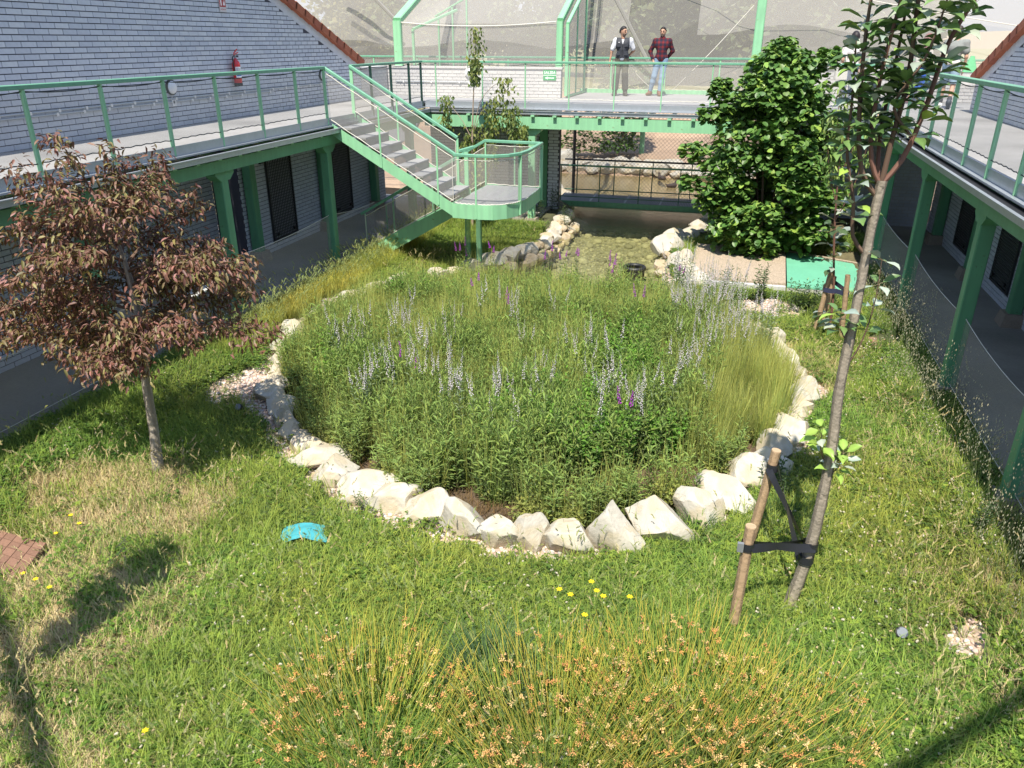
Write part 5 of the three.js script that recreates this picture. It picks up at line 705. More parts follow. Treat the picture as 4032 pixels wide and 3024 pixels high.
// wild oats along the shaded right edge
{
  const g = [0, 1, 2].map((i) => { const lb = new LB(), r = prng(600 + i); for (let s = 0; s < 3; s++) { const o = V(rr(-0.08, 0.08, r), 0, rr(-0.08, 0.08, r)), az = r() * 6.28, H = rr(0.6, 0.95, r), tip = lb.blade(o, az, H, 0.004, rr(0.02, 0.2, r), 0.4, [0.13, 0.2, 0.07], [0.3, 0.33, 0.16], 4); for (let k = 0; k < 13; k++) { const u = rr(0.62, 1.05, r), p = o.clone().lerp(tip, u).add(V(rr(-0.07, 0.07, r), rr(-0.03, 0.03, r), rr(-0.07, 0.07, r))), dd = V(rr(-0.3, 0.3, r), -1, rr(-0.3, 0.3, r)).normalize(); lb.leaf(T2, p, dd, perp(dd, r() * 3), 0.03, 0.01, tint([0.6, 0.58, 0.4], 0.3, r)); } lb.blade(o, r() * 6, H * 0.6, 0.007, 0.3, 0.9, [0.08, 0.15, 0.04], [0.15, 0.24, 0.07], 3); } return lb.geo(); }), B = g.map(() => []), r = prng(611);
  for (let i = 0; i < 180; i++) { const z = -17 + 13 * r(), x = rr(2.62, 3.0, r) - (r() < 0.15 ? 0.3 : 0), n = Math.floor(r() * 3); if (fbm(z * 1.1, 3, 617, 2) < 0.42 && z < -9) continue; B[n].push(M4(x, height(x, z), z, r() * 6.28, rr(0.7, 1.1, r))); } g.forEach((q, n) => meta(scatter('wild_oats', q, GRASS, B[n]), 'tall thin wild oats with hanging spikelets along the shaded right edge', 'wild oats'));
  const rb = prng(631), sh = [0, 1].map((i) => herbGeo(640 + i, 0.55, 9, [0.08, 0.14, 0.045], 0.025, 0.07, 0.35)); // bushy weeds by the slabs and stones
  [[0.15, -15.0, 1.1], [0.75, -15.15, 1.2], [1.45, -14.7, 1.0], [1.75, -14.9, 0.9], [2.1, -14.85, 0.8], [-0.75, -15.4, 1.2], [-4.3, -21.2, 1.0], [-4.75, -21.6, 1.1], [-4.2, -20.6, 0.8], [-4.9, -20.4, 0.9], [0.85, -8.0, 0.8], [0.95, -7.8, 0.7], [1.0, -10.9, 0.5], [2.75, -7.4, 0.7], [-3.45, -6.35, 0.45]].forEach(([x, z, s], i) => { const o = new THREE.Mesh(sh[i % 2], GRASS); const t = thing('weed_bush', ['bushy green weed in front of the gravel slab', 'bushy green weed beside the footbridge boulders', 'grey green weed by the pond ring'][i < 6 ? 0 : i < 10 ? 1 : 2], 'weed', [x, height(x, z), z], ['weeds before the gravel slab', 'weeds beside the footbridge', 'weeds near the pond ring'][i < 6 ? 0 : i < 10 ? 1 : 2]); o.name = 'foliage'; t.add(o); t.scale.setScalar(s * 1.15); t.rotation.y = i; });
  // yellow flowers
  const yf = new LB(); for (let k = 0; k < 6; k++) { const d = dirAz(k * 1.05, 0.3); yf.leaf(T2, V(0, 0.3, 0), d, perp(d), 0.018, 0.014, [0.85, 0.62, 0.01]); } yf.stem(V(0, 0, 0), V(0, 0.3, 0), 0.002, 0.001, [0.15, 0.25, 0.06]); const yg = yf.geo();
  [[-0.85, -4.8, 2], [-0.72, -5.0, 2], [-0.66, -4.9, 2], [-0.6, -4.85, 2], [-0.4, -4.9, 2], [-0.95, -4.85, 2], [-0.7, -4.6, 2], [-6.2, -5.3, 0.5], [-6.0, -5.2, 0.5], [-6.1, -5.0, 0.5], [-5.9, -4.4, 0.5], [-5.7, -4.35, 0.5], [-5.5, -4.3, 0.5], [-3.6, -3.2, 0.5]].forEach(([x, z, s], i) => { const o = new THREE.Mesh(yg, DRY); o.name = numbered('yellow_flower'); o.position.set(x, height(x, z), z); o.scale.set(1.6, s * 1.2, 1.6); scene.add(o); meta(o, s > 1 ? 'small bright yellow flower above the rush clumps' : 'small yellow flower in the dry grass at the left', 'flower', s > 1 ? 'yellow flowers above the rushes' : 'yellow flowers at the left edge'); });
}
// ---------------------------------------------------------------- trees
function world(t, lb) { const w = origin(t); const g = lb.geo(); return g; }
{ // red-leaved tree
  const r = prng(701), bx = -6.12, bz = -6.5, by = 0.03, t = thing('red_leaved_tree', 'small tree with drooping bronze red leaves beside the left walkway', 'tree', [bx, by, bz]);
  const trunk = [V(bx, by - 0.05, bz), V(bx + 0.05, 0.6, bz - 0.02), V(bx + 0.1, 1.2, bz), V(bx + 0.16, 1.75, bz), V(bx + 0.14, 2.4, bz - 0.03), V(bx + 0.05, 3.1, bz)];
  part('trunk', limb(trunk, [0.068, 0.055, 0.05, 0.046, 0.03, 0.012], 26, 9, 0.16), MT.barkpale, t);
  const br = [], lf = new LB(), C = [[0.19, 0.085, 0.06], [0.24, 0.125, 0.075], [0.17, 0.13, 0.05], [0.25, 0.22, 0.07], [0.36, 0.17, 0.14]];
  const at = (h) => { const k = clamp(h / 3.1 * 5, 0, 4.99), i = Math.floor(k); return trunk[i].clone().lerp(trunk[i + 1], k - i); };
  const leaves = (p, d, n) => { for (let i = 0; i < n; i++) { const q = p.clone().add(V(rr(-0.09, 0.09, r), rr(-0.11, 0.06, r), rr(-0.09, 0.09, r))), dd = dirAz(r() * 6.28, rr(-1.35, 0.05, r)).addScaledVector(d, 0.35).normalize(), u = r(); lf.leaf(TL, q, dd, perp(dd, rr(-0.7, 0.7, r)), rr(0.06, 0.105, r), rr(0.024, 0.034, r), tint(C[u < 0.28 ? 0 : u < 0.5 ? 1 : u < 0.74 ? 2 : u < 0.9 ? 3 : 4], 0.35, r)); } };
  const branch = (h, az, L, up, droop, tw) => { const o = at(h), pts = [o]; let p = o.clone(), e = up; for (let k = 0; k < 5; k++) { p = p.clone().add(dirAz(az + rr(-0.12, 0.12, r), e).multiplyScalar(L / 5)); pts.push(p); e -= droop / 5; } br.push(limb(pts, [0.018, 0.011, 0.004], 8, 5));
    const c = new THREE.CatmullRomCurve3(pts); for (let k = 0; k < tw; k++) { const u = lerp(0.22, 1, k / (tw - 1)), q = c.getPointAt(u), d = c.getTangentAt(u); const ta = az + (k % 2 ? 1 : -1) * rr(0.5, 1.3, r), tl = rr(0.2, 0.6, r) * (1.15 - 0.5 * u); const e2 = q.clone().add(dirAz(ta, rr(-0.35, 0.95, r)).multiplyScalar(tl)); if (u < 0.99) br.push(limb([q, q.clone().lerp(e2, 0.5).add(V(0, 0.02, 0)), e2], [0.006, 0.002], 4, 4)); const nn = Math.round(tl / 0.042) + 2; for (let m = 0; m < nn; m++) leaves(q.clone().lerp(e2, (m + 0.6) / nn), d, 5); leaves(q, d, 5); } };
  const A = (x, z) => Math.atan2(z, x);
  // main tiers: height, direction, length
  for (const [h, x, z, L, up, dr, tw] of [[1.62, -1, 0.12, 1.75, 0.32, 0.6, 12], [1.72, 1, -0.2, 1.45, 0.5, 0.75, 11], [1.66, -0.4, -1, 1.2, 0.35, 0.5, 8], [1.7, 0.3, 1, 0.95, 0.4, 0.6, 8], [1.8, -0.8, 0.8, 1.3, 0.45, 0.6, 10], [1.95, 0.9, 0.6, 0.95, 0.45, 0.6, 8], [2.1, -1, -0.3, 1.6, 0.5, 0.55, 12], [2.2, 0.9, -0.8, 1.25, 0.55, 0.6, 10], [2.3, -0.6, 0.9, 1.15, 0.5, 0.5, 10], [2.4, 0.8, 0.2, 1.1, 0.6, 0.6, 10], [2.5, -1, 0.2, 1.3, 0.6, 0.6, 11], [2.6, 0.2, -1, 1.1, 0.6, 0.5, 9], [2.7, -0.4, -0.9, 1.0, 0.7, 0.5, 9], [2.8, 0.4, 0.9, 0.8, 0.8, 0.4, 8], [2.9, -0.8, 0.5, 0.9, 0.8, 0.4, 8], [3.0, 0.7, -0.3, 0.85, 0.9, 0.3, 8], [3.05, -0.3, 0.2, 0.85, 1.25, 0.1, 7], [3.05, 0.1, -0.1, 0.7, 1.45, 0.0, 6], [1.6, -0.9, -0.5, 1.5, 0.15, 0.75, 11], [2.15, -0.9, 0.5, 1.5, 0.35, 0.75, 12], [1.9, -1, -0.05, 1.75, 0.3, 0.8, 13], [2.55, 1, -0.1, 1.1, 0.35, 0.8, 10], [2.45, 0.4, -0.9, 1.0, 0.45, 0.6, 9], [2.0, 0.6, -0.8, 1.2, 0.35, 0.6, 10], [2.75, -0.9, -0.3, 1.1, 0.4, 0.7, 10], [1.85, 0.1, 1, 0.9, 0.3, 0.7, 9], [2.3, -0.2, -1, 1.1, 0.3, 0.6, 9], [2.65, 0.1, 1, 0.85, 0.5, 0.6, 9], [2.2, -0.5, -0.9, 1.3, 0.3, 0.6, 10], [2.0, 0.5, 0.9, 0.8, 0.4, 0.5, 8], [2.35, 1, -0.4, 1.2, 0.35, 0.7, 9]]) branch(h, A(x, z), L, up, dr, tw);
  part('limbs', br, MT.twig, t, 'stuff'); part('crown', lf.geo(), leafMat(0.5, 0.3), t, 'stuff');
}
function bigLeaf(lb, p, d, roll, L, W, top, under) { lb.leaf(TW, p, d, perp(d, roll), L, W, top, top.map((v) => v * 1.3)); }
{ // foreground whitebeam sapling tied to two stakes
  const t = thing('sapling', 'foreground sapling with large silver-backed leaves tied to two stakes', 'tree', [0.9, 0.02, -6.0]), r = prng(721), Z = -6.0;
  const P = (x, y, z = Z) => V(x, y + 4.7, z);
  part('trunk', limb([P(0.9, -4.74), P(0.965, -4.35), P(1.01, -3.95), P(1.03, -3.15), P(1.0, -2.45), P(1.01, -1.81), P(1.01, -1.2), P(1.02, -0.89)], [0.058, 0.05, 0.047, 0.043, 0.041, 0.038, 0.034, 0.036], 48, 10, 0.14), mat(0.33, 0.285, 0.22, 0.85, { map: speck, bumpMap: bumpy, bumpScale: 0.01 }), t);
  const B = [[[P(1.02, -0.9), P(1.035, -0.6), P(1.06, -0.26), P(1.03, 0.3), P(1.06, 0.9)], 0.02], [[P(1.02, -0.93), P(0.95, -0.82), P(0.9, -0.62), P(0.89, -0.2), P(0.93, 0.3), P(0.92, 0.8)], 0.018], [[P(1.0, -1.0), P(0.9, -0.88), P(0.84, -0.7), P(0.77, -0.2), P(0.75, 0.3), P(0.8, 0.8)], 0.018], [[P(1.02, -0.92), P(1.12, -0.75), P(1.2, -0.42), P(1.26, 0.0), P(1.38, 0.3), P(1.5, 0.8)], 0.02], [[P(1.0, -1.42), P(0.9, -1.3), P(0.86, -1.05), P(0.76, -0.7), P(0.74, -0.4), P(0.7, 0)], 0.015], [[P(1.0, -0.95, -6.02), P(0.97, -0.6, -6.1), P(0.99, -0.1, -6.15), P(1.0, 0.5, -6.2)], 0.016], [[P(1.15, -0.6), P(1.0, -0.4, -5.95), P(1.12, -0.1, -5.9), P(1.2, 0.4, -5.9)], 0.012], [[P(0.99, -2.1), P(0.93, -2.0), P(0.9, -1.86, -5.96)], 0.006], [[P(1.0, -2.35), P(1.09, -2.1), P(1.13, -1.75), P(1.12, -1.45)], 0.007], [[P(1.03, -3.2), P(0.95, -3.05), P(0.93, -2.85)], 0.005], [[P(1.03, -3.3), P(1.1, -3.18), P(1.12, -3.05)], 0.005]];
  const lf = new LB(), tops = [[0.075, 0.15, 0.045], [0.1, 0.18, 0.055], [0.13, 0.22, 0.065], [0.24, 0.37, 0.065]], sil = [0.3, 0.36, 0.29];
  B.forEach(([pts, rad], bi) => {
    part('branch', limb(pts, [rad, rad * 0.75, rad * 0.4], 18, 7, 0.1), bi % 2 ? MT.twigred : MT.twig, t);
    const c = new THREE.CatmullRomCurve3(pts), L = c.getLength(), small = bi >= 7, n = small ? 4 : Math.round(L / 0.11);
    for (let k = 0; k < n; k++) { const u = small ? lerp(0.4, 1, k / 3) : lerp(0.2, 1, (k + r() * 0.5) / n); const p = c.getPointAt(clamp(u, 0, 1)), m = small ? 4 : r() < 0.2 ? 2 : 5 + Math.floor(r() * 3), a0 = r() * 6.28; for (let j = 0; j < m; j++) { const d = dirAz(a0 + j * 6.28 / m + rr(-0.3, 0.3, r), rr(-0.35, 0.7, r)), silver = r() < 0.2, yl = bi >= 9 || r() < 0.06; lf.stem(p, p.clone().addScaledVector(d, 0.035), 0.0025, 0.0015, [0.25, 0.2, 0.1]); bigLeaf(lf, p.clone().addScaledVector(d, 0.033), d, rr(-0.5, 0.5, r), rr(0.11, 0.17, r) * (small ? 0.9 : 1), rr(0.062, 0.095, r) * (small ? 0.9 : 1), tint(silver ? sil : tops[yl ? 3 : Math.floor(r() * 3)], 0.25, r)); } }
  });
  part('crown', lf.geo(), leafMat(0.42, 0.18), t, 'stuff');
}
function stake(label, a, b, r0) { const t = thing('stake', label, 'stake', [a.x, 0, a.z]); part('post', limb([a, a.clone().lerp(b, 0.5), b], [r0 * 1.03, r0, r0 * 0.97], 14, 12, 0.06), MT.wood, t); const c = new THREE.CylinderGeometry(r0 * 0.95, r0 * 0.99, 0.012, 12); c.applyQuaternion(new THREE.Quaternion().setFromUnitVectors(V(0, 1, 0), b.clone().sub(a).normalize())); c.translate(b.x, b.y, b.z); part('sawn_top', c, mat(0.5, 0.36, 0.22, 0.85, { map: streak }), t); return t; }
stake('shorter round wooden stake left of the foreground sapling', V(0.44, -0.05, -5.58), V(0.47, 1.08, -5.62), 0.046);
stake('taller round wooden stake behind the shorter one', V(0.56, 0, -6.75), V(0.69, 1.2, -6.78), 0.046);
function strap(label, loop1, loop2, r1, r2, w = 0.075) { // a rubber tie round a stake and the trunk, crossing between
  const t = thing('rubber_strap', label, 'strap', loop1.toArray()); const band = (p, q, tw) => { const g = new THREE.PlaneGeometry(1, w, 16, 1), a = g.attributes.position, d = q.clone().sub(p), s = V(0, 1, 0), n = V(0, 0, 0).crossVectors(d, s).normalize(); for (let i = 0; i < a.count; i++) { const u = a.getX(i) + 0.5, v = a.getY(i), an = tw * (u - 0.5); const c = p.clone().addScaledVector(d, u).addScaledVector(s, v * Math.cos(an)).addScaledVector(n, v * Math.sin(an)); a.setXYZ(i, c.x, c.y - 0.03 * 4 * u * (1 - u) * 0.4, c.z); } g.computeVertexNormals(); return g; };
  const d = loop2.clone().sub(loop1).setY(0).normalize(), s = V(-d.z, 0, d.x);
  part('band', [band(loop1.clone().addScaledVector(s, r1), loop2.clone().addScaledVector(s, -r2), 1.1)], MT.rubber, t); part('band', [band(loop1.clone().addScaledVector(s, -r1), loop2.clone().addScaledVector(s, r2), -1.1)], MT.rubber, t);
  for (const [c, rad] of [[loop1, r1], [loop2, r2]]) { const g = new THREE.CylinderGeometry(rad + 0.004, rad + 0.004, w, 18, 1, true); g.translate(c.x, c.y, c.z); part('loop', g, MT.rubber, t); }
  const b = new THREE.BoxGeometry(0.05, w * 1.1, 0.03); const k = loop1.clone().addScaledVector(d, -r1 - 0.02); b.translate(k.x, k.y, k.z); part('clamp', b, MT.steel, t);
}
strap('black rubber strap from the shorter stake to the sapling trunk', V(0.465, 0.9, -5.61), V(1.005, 0.74, -6.0), 0.05, 0.06);
strap('black rubber strap from the taller stake to the sapling trunk', V(0.68, 1.03, -6.77), V(0.99, 0.6, -6.0), 0.05, 0.062);
{ // staked young tree with pale drooping leaves
  const x = 1.85, z = -13.5, t = thing('young_tree', 'young tree with pale drooping leaves between three short stakes', 'tree', [x, 0.1, z]), r = prng(741), lf = new LB();
  const main = [V(1.92, 0.05, z), V(1.88, 0.8, z), V(1.76, 1.6, z), V(1.68, 2.3, z), V(1.62, 3.1, z), V(1.6, 3.9, z)]; part('trunk', limb(main, [0.024, 0.02, 0.018, 0.015, 0.01, 0.004], 20, 7), MT.twigred, t);
  const bs = [[V(1.7, 2.0, z), V(1.9, 2.6, z), V(2.0, 3.3, z), V(2.05, 3.9, z)], [V(1.68, 2.3, z), V(1.5, 2.8, z), V(1.4, 3.3, z), V(1.36, 3.7, z)], [V(1.65, 2.7, z), V(1.8, 3.2, z), V(1.9, 3.7, z - 0.2), V(2.1, 3.9, z - 0.3)], [V(1.63, 3, z), V(1.5, 3.5, z + 0.1), V(1.45, 4.1, z + 0.1)], main.slice(3)];
  bs.forEach((p, i) => { if (i < 4) part('branch', limb(p, [0.01, 0.006, 0.003], 10, 5), MT.twigred, t); const c = new THREE.CatmullRomCurve3(p); for (let k = 0; k < 46; k++) { const q = c.getPointAt(rr(0.25, 1, r)).add(V(rr(-0.1, 0.1, r), rr(-0.08, 0.05, r), rr(-0.1, 0.1, r))); for (let m = 0; m < 2; m++) { const d = dirAz(r() * 6.28, rr(-1.5, -0.5, r)); lf.leaf(TL, q, d, perp(d, rr(-0.6, 0.6, r)), rr(0.08, 0.13, r), 0.032, tint(r() < 0.4 ? [0.26, 0.36, 0.08] : [0.13, 0.22, 0.05], 0.3, r)); } } });
  for (let k = 0; k < 46; k++) { const hh = k < 34 ? rr(1.25, 2.3, r) : rr(0.3, 0.5, r), q = V(lerp(1.9, 1.68, hh / 2.3), hh, z), d = dirAz(r() * 6.28, rr(-0.4, 0.6, r)); lf.stem(q, q.clone().addScaledVector(d, 0.1), 0.004, 0.002, [0.2, 0.15, 0.08]); q.addScaledVector(d, 0.09); lf.leaf(TW, q, d, perp(d, rr(-0.6, 0.6, r)), rr(0.15, 0.21, r), 0.11, tint(r() < 0.5 ? [0.34, 0.39, 0.33] : [0.07, 0.13, 0.045], 0.25, r)); }
  part('crown', lf.geo(), leafMat(0.6, 0.3), t, 'stuff');
  const sk = (l, a, b) => { const s = thing('short_stake', l, 'stake', a.toArray()); part('post', limb([a, a.clone().lerp(b, 0.5), b], [0.045, 0.043, 0.041], 6, 9, 0.05), MT.wood, s); };
  sk('left short weathered stake round the young tree', V(1.68, 0, -13.5), V(1.78, 1.18, -13.5)); sk('middle short weathered stake round the young tree', V(1.84, 0, -13.9), V(1.9, 1.0, -13.9)); sk('right short weathered stake round the young tree', V(2.1, 0, -13.3), V(2.02, 1.2, -13.3));
  const st = thing('rubber_strap', 'dark strap tying the three short stakes round the young tree', 'strap', [1.86, 0.95, -13.5]); const C = [[1.71, -13.46], [1.8, -13.4], [1.9, -13.42], [2.08, -13.26], [2.1, -13.36], [1.93, -13.96], [1.8, -13.9], [1.7, -13.55]]; const g = []; for (let i = 0; i < 8; i++) { const [ax, az] = C[i], [bx, bz] = C[(i + 1) % 8]; g.push(quad(V(ax, 0.84, az), V(bx, 0.84, bz), V(bx, 0.92, bz), V(ax, 0.92, az))); } part('band', g, mat(0.04, 0.045, 0.09, 0.35), st);
}
function crownTree(name, label, cat, base, spec, leaf) { const t = thing(name, label, cat, base.toArray()), r = prng(spec.seed), lf = new LB(); for (const p of spec.stems) part(p.name || 'stem', limb(p.pts, p.rad, 14, 7, 0.1), spec.bark, t); for (let i = 0; i < spec.n; i++) leaf(lf, r); part('crown', lf.geo(), spec.mat || LEAF, t, 'stuff'); return t; }
{ // big dark shrub
  const b = V(0.9, 0.05, -18.75), stems = [0, 1, 2, 3, 4, 5].map((i) => ({ pts: [b.clone().add(V(Math.cos(i) * 0.12, -0.05, Math.sin(i) * 0.12)), b.clone().add(V(Math.cos(i) * 0.4, 1.4, Math.sin(i) * 0.3)), b.clone().add(V(Math.cos(i) * 0.8, 3.0, Math.sin(i) * 0.5))], rad: [0.04, 0.03, 0.01] }));
  // clumps: x, y, z, radius
  const r0 = prng(751), cl = []; const env = (y) => [[0.3, 0.75, 0.75], [1.0, 1.3, 1.35], [1.8, 1.5, 1.4], [2.6, 1.45, 1.3], [3.2, 1.2, 1.05], [3.8, 0.75, 0.75], [4.3, 0.35, 0.45], [4.6, 0.15, 0.1]].reduce((o, [yy, l, rr2], i, A) => { if (y >= yy && i + 1 < A.length) { const k = clamp((y - yy) / (A[i + 1][0] - yy), 0, 1); return [lerp(l, A[i + 1][1], k), lerp(rr2, A[i + 1][2], k)]; } return o; }, [0.7, 0.7]);
  for (let i = 0; i < 260; i++) { const y = rr(0.35, 4.5, r0), [wl, wr] = env(y).map((v) => v * 1.02), a = r0() * 6.28, d = Math.sqrt(rr(0.2, 1, r0)), x = Math.cos(a) * d, cx = 0.82; cl.push([cx + (x < 0 ? x * wl : x * wr), y, -18.75 + Math.sin(a) * d * Math.min(1.05, (wl + wr) / 2), rr(0.2, 0.36, r0)]); }
  for (const [x, y, R] of [[0.75, 4.5, 0.22], [0.8, 4.65, 0.16], [0.55, 4.3, 0.25], [1.7, 4.3, 0.2], [1.72, 4.45, 0.14], [1.35, 4.2, 0.25], [-0.45, 3.7, 0.2], [-0.4, 3.85, 0.14], [-0.6, 3.2, 0.22], [-0.95, 2.4, 0.2], [-0.9, 1.7, 0.2], [2.45, 2.3, 0.2], [2.4, 1.5, 0.24], [2.2, 3.2, 0.22]]) for (let k = 0; k < 2; k++) cl.push([x, y, -18.75, R]);
  crownTree('big_shrub', 'large dense dark green hazel-like shrub in front of the back walkway', 'shrub', b, { seed: 752, stems, bark: MT.twig, n: 17000, mat: leafMat(0.45, 0.25) }, (lb, r) => { const c = cl[Math.floor(r() * cl.length)], q = V(r() - 0.5, r() - 0.5, r() - 0.5).normalize().multiplyScalar(c[3] * (0.6 + 0.5 * r())), p = V(c[0] + q.x, c[1] + q.y * 0.9, c[2] + q.z), d = dirAz(Math.atan2(q.z, q.x) + rr(-0.9, 0.9, r), rr(-0.9, 0.3, r)); lb.leaf(TR, p, d, perp(d, rr(-0.6, 0.6, r)), rr(0.11, 0.165, r), rr(0.1, 0.15, r), tint(r() < 0.16 ? [0.26, 0.41, 0.07] : r() < 0.6 ? [0.13, 0.25, 0.045] : [0.085, 0.19, 0.036], 0.35, r)); });
}
{ // birch behind the landing
  const b = V(-6.42, 0.12, -19.3), top = [b, V(-6.4, 1.2, -19.3), V(-6.38, 2.4, -19.3), V(-6.32, 3.6, -19.3), V(-6.25, 4.85, -19.3)];
  const br = [[V(-6.36, 2.6, -19.3), V(-6.1, 3.4, -19.3), V(-5.6, 3.75, -19.2), V(-5.35, 3.3, -19.2)], [V(-6.36, 2.5, -19.3), V(-6.1, 3.1, -19.25), V(-5.7, 3.45, -19.2)], [V(-6.38, 2.4, -19.3), V(-6.7, 2.95, -19.3), V(-7.05, 3.25, -19.3), V(-7.15, 2.9, -19.3)], [V(-6.4, 1.6, -19.3), V(-6.2, 2.2, -19.2), V(-5.95, 2.6, -19.2)], [V(-6.4, 1.2, -19.3), V(-6.6, 1.8, -19.2), V(-6.8, 2.3, -19.2)]];
  const cl = [[-6.25, 4.5, 0.2, 0.5], [-6.28, 4.0, 0.14, 0.3], [-5.55, 3.3, 0.34, 0.6], [-5.3, 2.85, 0.2, 0.4], [-5.85, 3.0, 0.25, 0.4], [-5.05, 2.5, 0.13, 0.3], [-7.05, 3.05, 0.17, 0.4], [-6.35, 2.3, 0.3, 0.5], [-6.6, 2.0, 0.25, 0.4], [-6.15, 1.7, 0.3, 0.55], [-6.3, 1.2, 0.35, 0.4], [-5.9, 2.2, 0.25, 0.4], [-6.05, 0.9, 0.25, 0.35]];
  crownTree('birch_tree', 'slender young birch with hanging yellow green leaves behind the stair landing', 'tree', b, { seed: 761, stems: [{ name: 'trunk', pts: top, rad: [0.035, 0.03, 0.022, 0.014, 0.004] }, ...br.map((pts) => ({ name: 'branch', pts, rad: [0.011, 0.007, 0.003] }))], bark: mat(0.42, 0.33, 0.25, 0.8, { map: speck }), n: 3400, mat: leafMat(0.6, 0.4) }, (lb, r) => { const c = cl[Math.floor(Math.pow(r(), 0.9) * cl.length)], p = V(c[0] + rr(-1, 1, r) * c[2] * Math.sqrt(r()), c[1] + rr(-1, 1, r) * c[3], -19.28 + rr(-0.25, 0.25, r)), d = dirAz(r() * 6.28, rr(-1.5, -0.6, r)); lb.leaf(T2, p, d, perp(d, r() * 3), rr(0.08, 0.125, r), rr(0.05, 0.07, r), tint(r() < 0.5 ? [0.26, 0.31, 0.07] : [0.14, 0.21, 0.05], 0.35, r)); });
}
{ // plants on the far bank
  const A = V(-4.5, 0.6, -33.0), r1 = prng(771);
  crownTree('bank_shrub', 'bushy green shrub leaning over the sandy bank beyond the footbridge', 'shrub', A, { seed: 772, stems: [{ pts: [A, V(-4.4, 1.6, -33.2), V(-4.2, 3.2, -33.4)], rad: [0.05, 0.03, 0.01] }], bark: MT.twig, n: 1500 }, (lb, r) => { const a = r() * 6.28, y = rr(0.6, 4, r), R = (y < 1.6 ? 0.75 : 1.15) * Math.sqrt(r()), p = V(-4.5 + Math.cos(a) * R, y, -32.9 + Math.sin(a) * 0.7), d = dirAz(r() * 6.28, rr(-0.9, 0.4, r)); lb.leaf(TR, p, d, perp(d, rr(-0.6, 0.6, r)), 0.17, 0.12, tint([0.1, 0.19, 0.04], 0.5, r)); });
  const Bp = V(-6.4, 0.5, -32.6); crownTree('bank_shrub', 'low sprawling vine on the boulders left of the bank shrub', 'shrub', Bp, { seed: 773, stems: [{ pts: [Bp, V(-6, 0.9, -32.5), V(-5.4, 1.0, -32.4)], rad: [0.03, 0.02, 0.01] }], bark: MT.twig, n: 420 }, (lb, r) => { const u = r(), p = V(lerp(-7.3, -5.0, u), 0.5 + 0.7 * r() * (0.4 + Math.sin(u * 3)), -32.5 + rr(-0.3, 0.3, r)), d = dirAz(r() * 6.28, rr(-0.6, 0.6, r)); lb.leaf(TR, p, d, perp(d, rr(-0.6, 0.6, r)), 0.15, 0.12, tint([0.12, 0.2, 0.05], 0.5, r)); });
  const S = V(1.2, 0.5, -33.2); crownTree('bank_shrub', 'dry brown shrub against the sandy bank right of the green post', 'shrub', S, { seed: 774, stems: [{ pts: [S, V(0.3, 2, -33.4), V(0, 3.4, -33.4)], rad: [0.07, 0.05, 0.02] }], bark: MT.bark, n: 500 }, (lb, r) => { const p = V(0.2 + rr(-1.1, 1.3, r), rr(1, 3.6, r), -33.4 + rr(-0.4, 0.4, r)), d = dirAz(r() * 6.28, rr(-0.9, 0.4, r)); lb.leaf(TR, p, d, perp(d, r()), 0.13, 0.08, tint([0.2, 0.15, 0.1], 0.5, r)); });
}
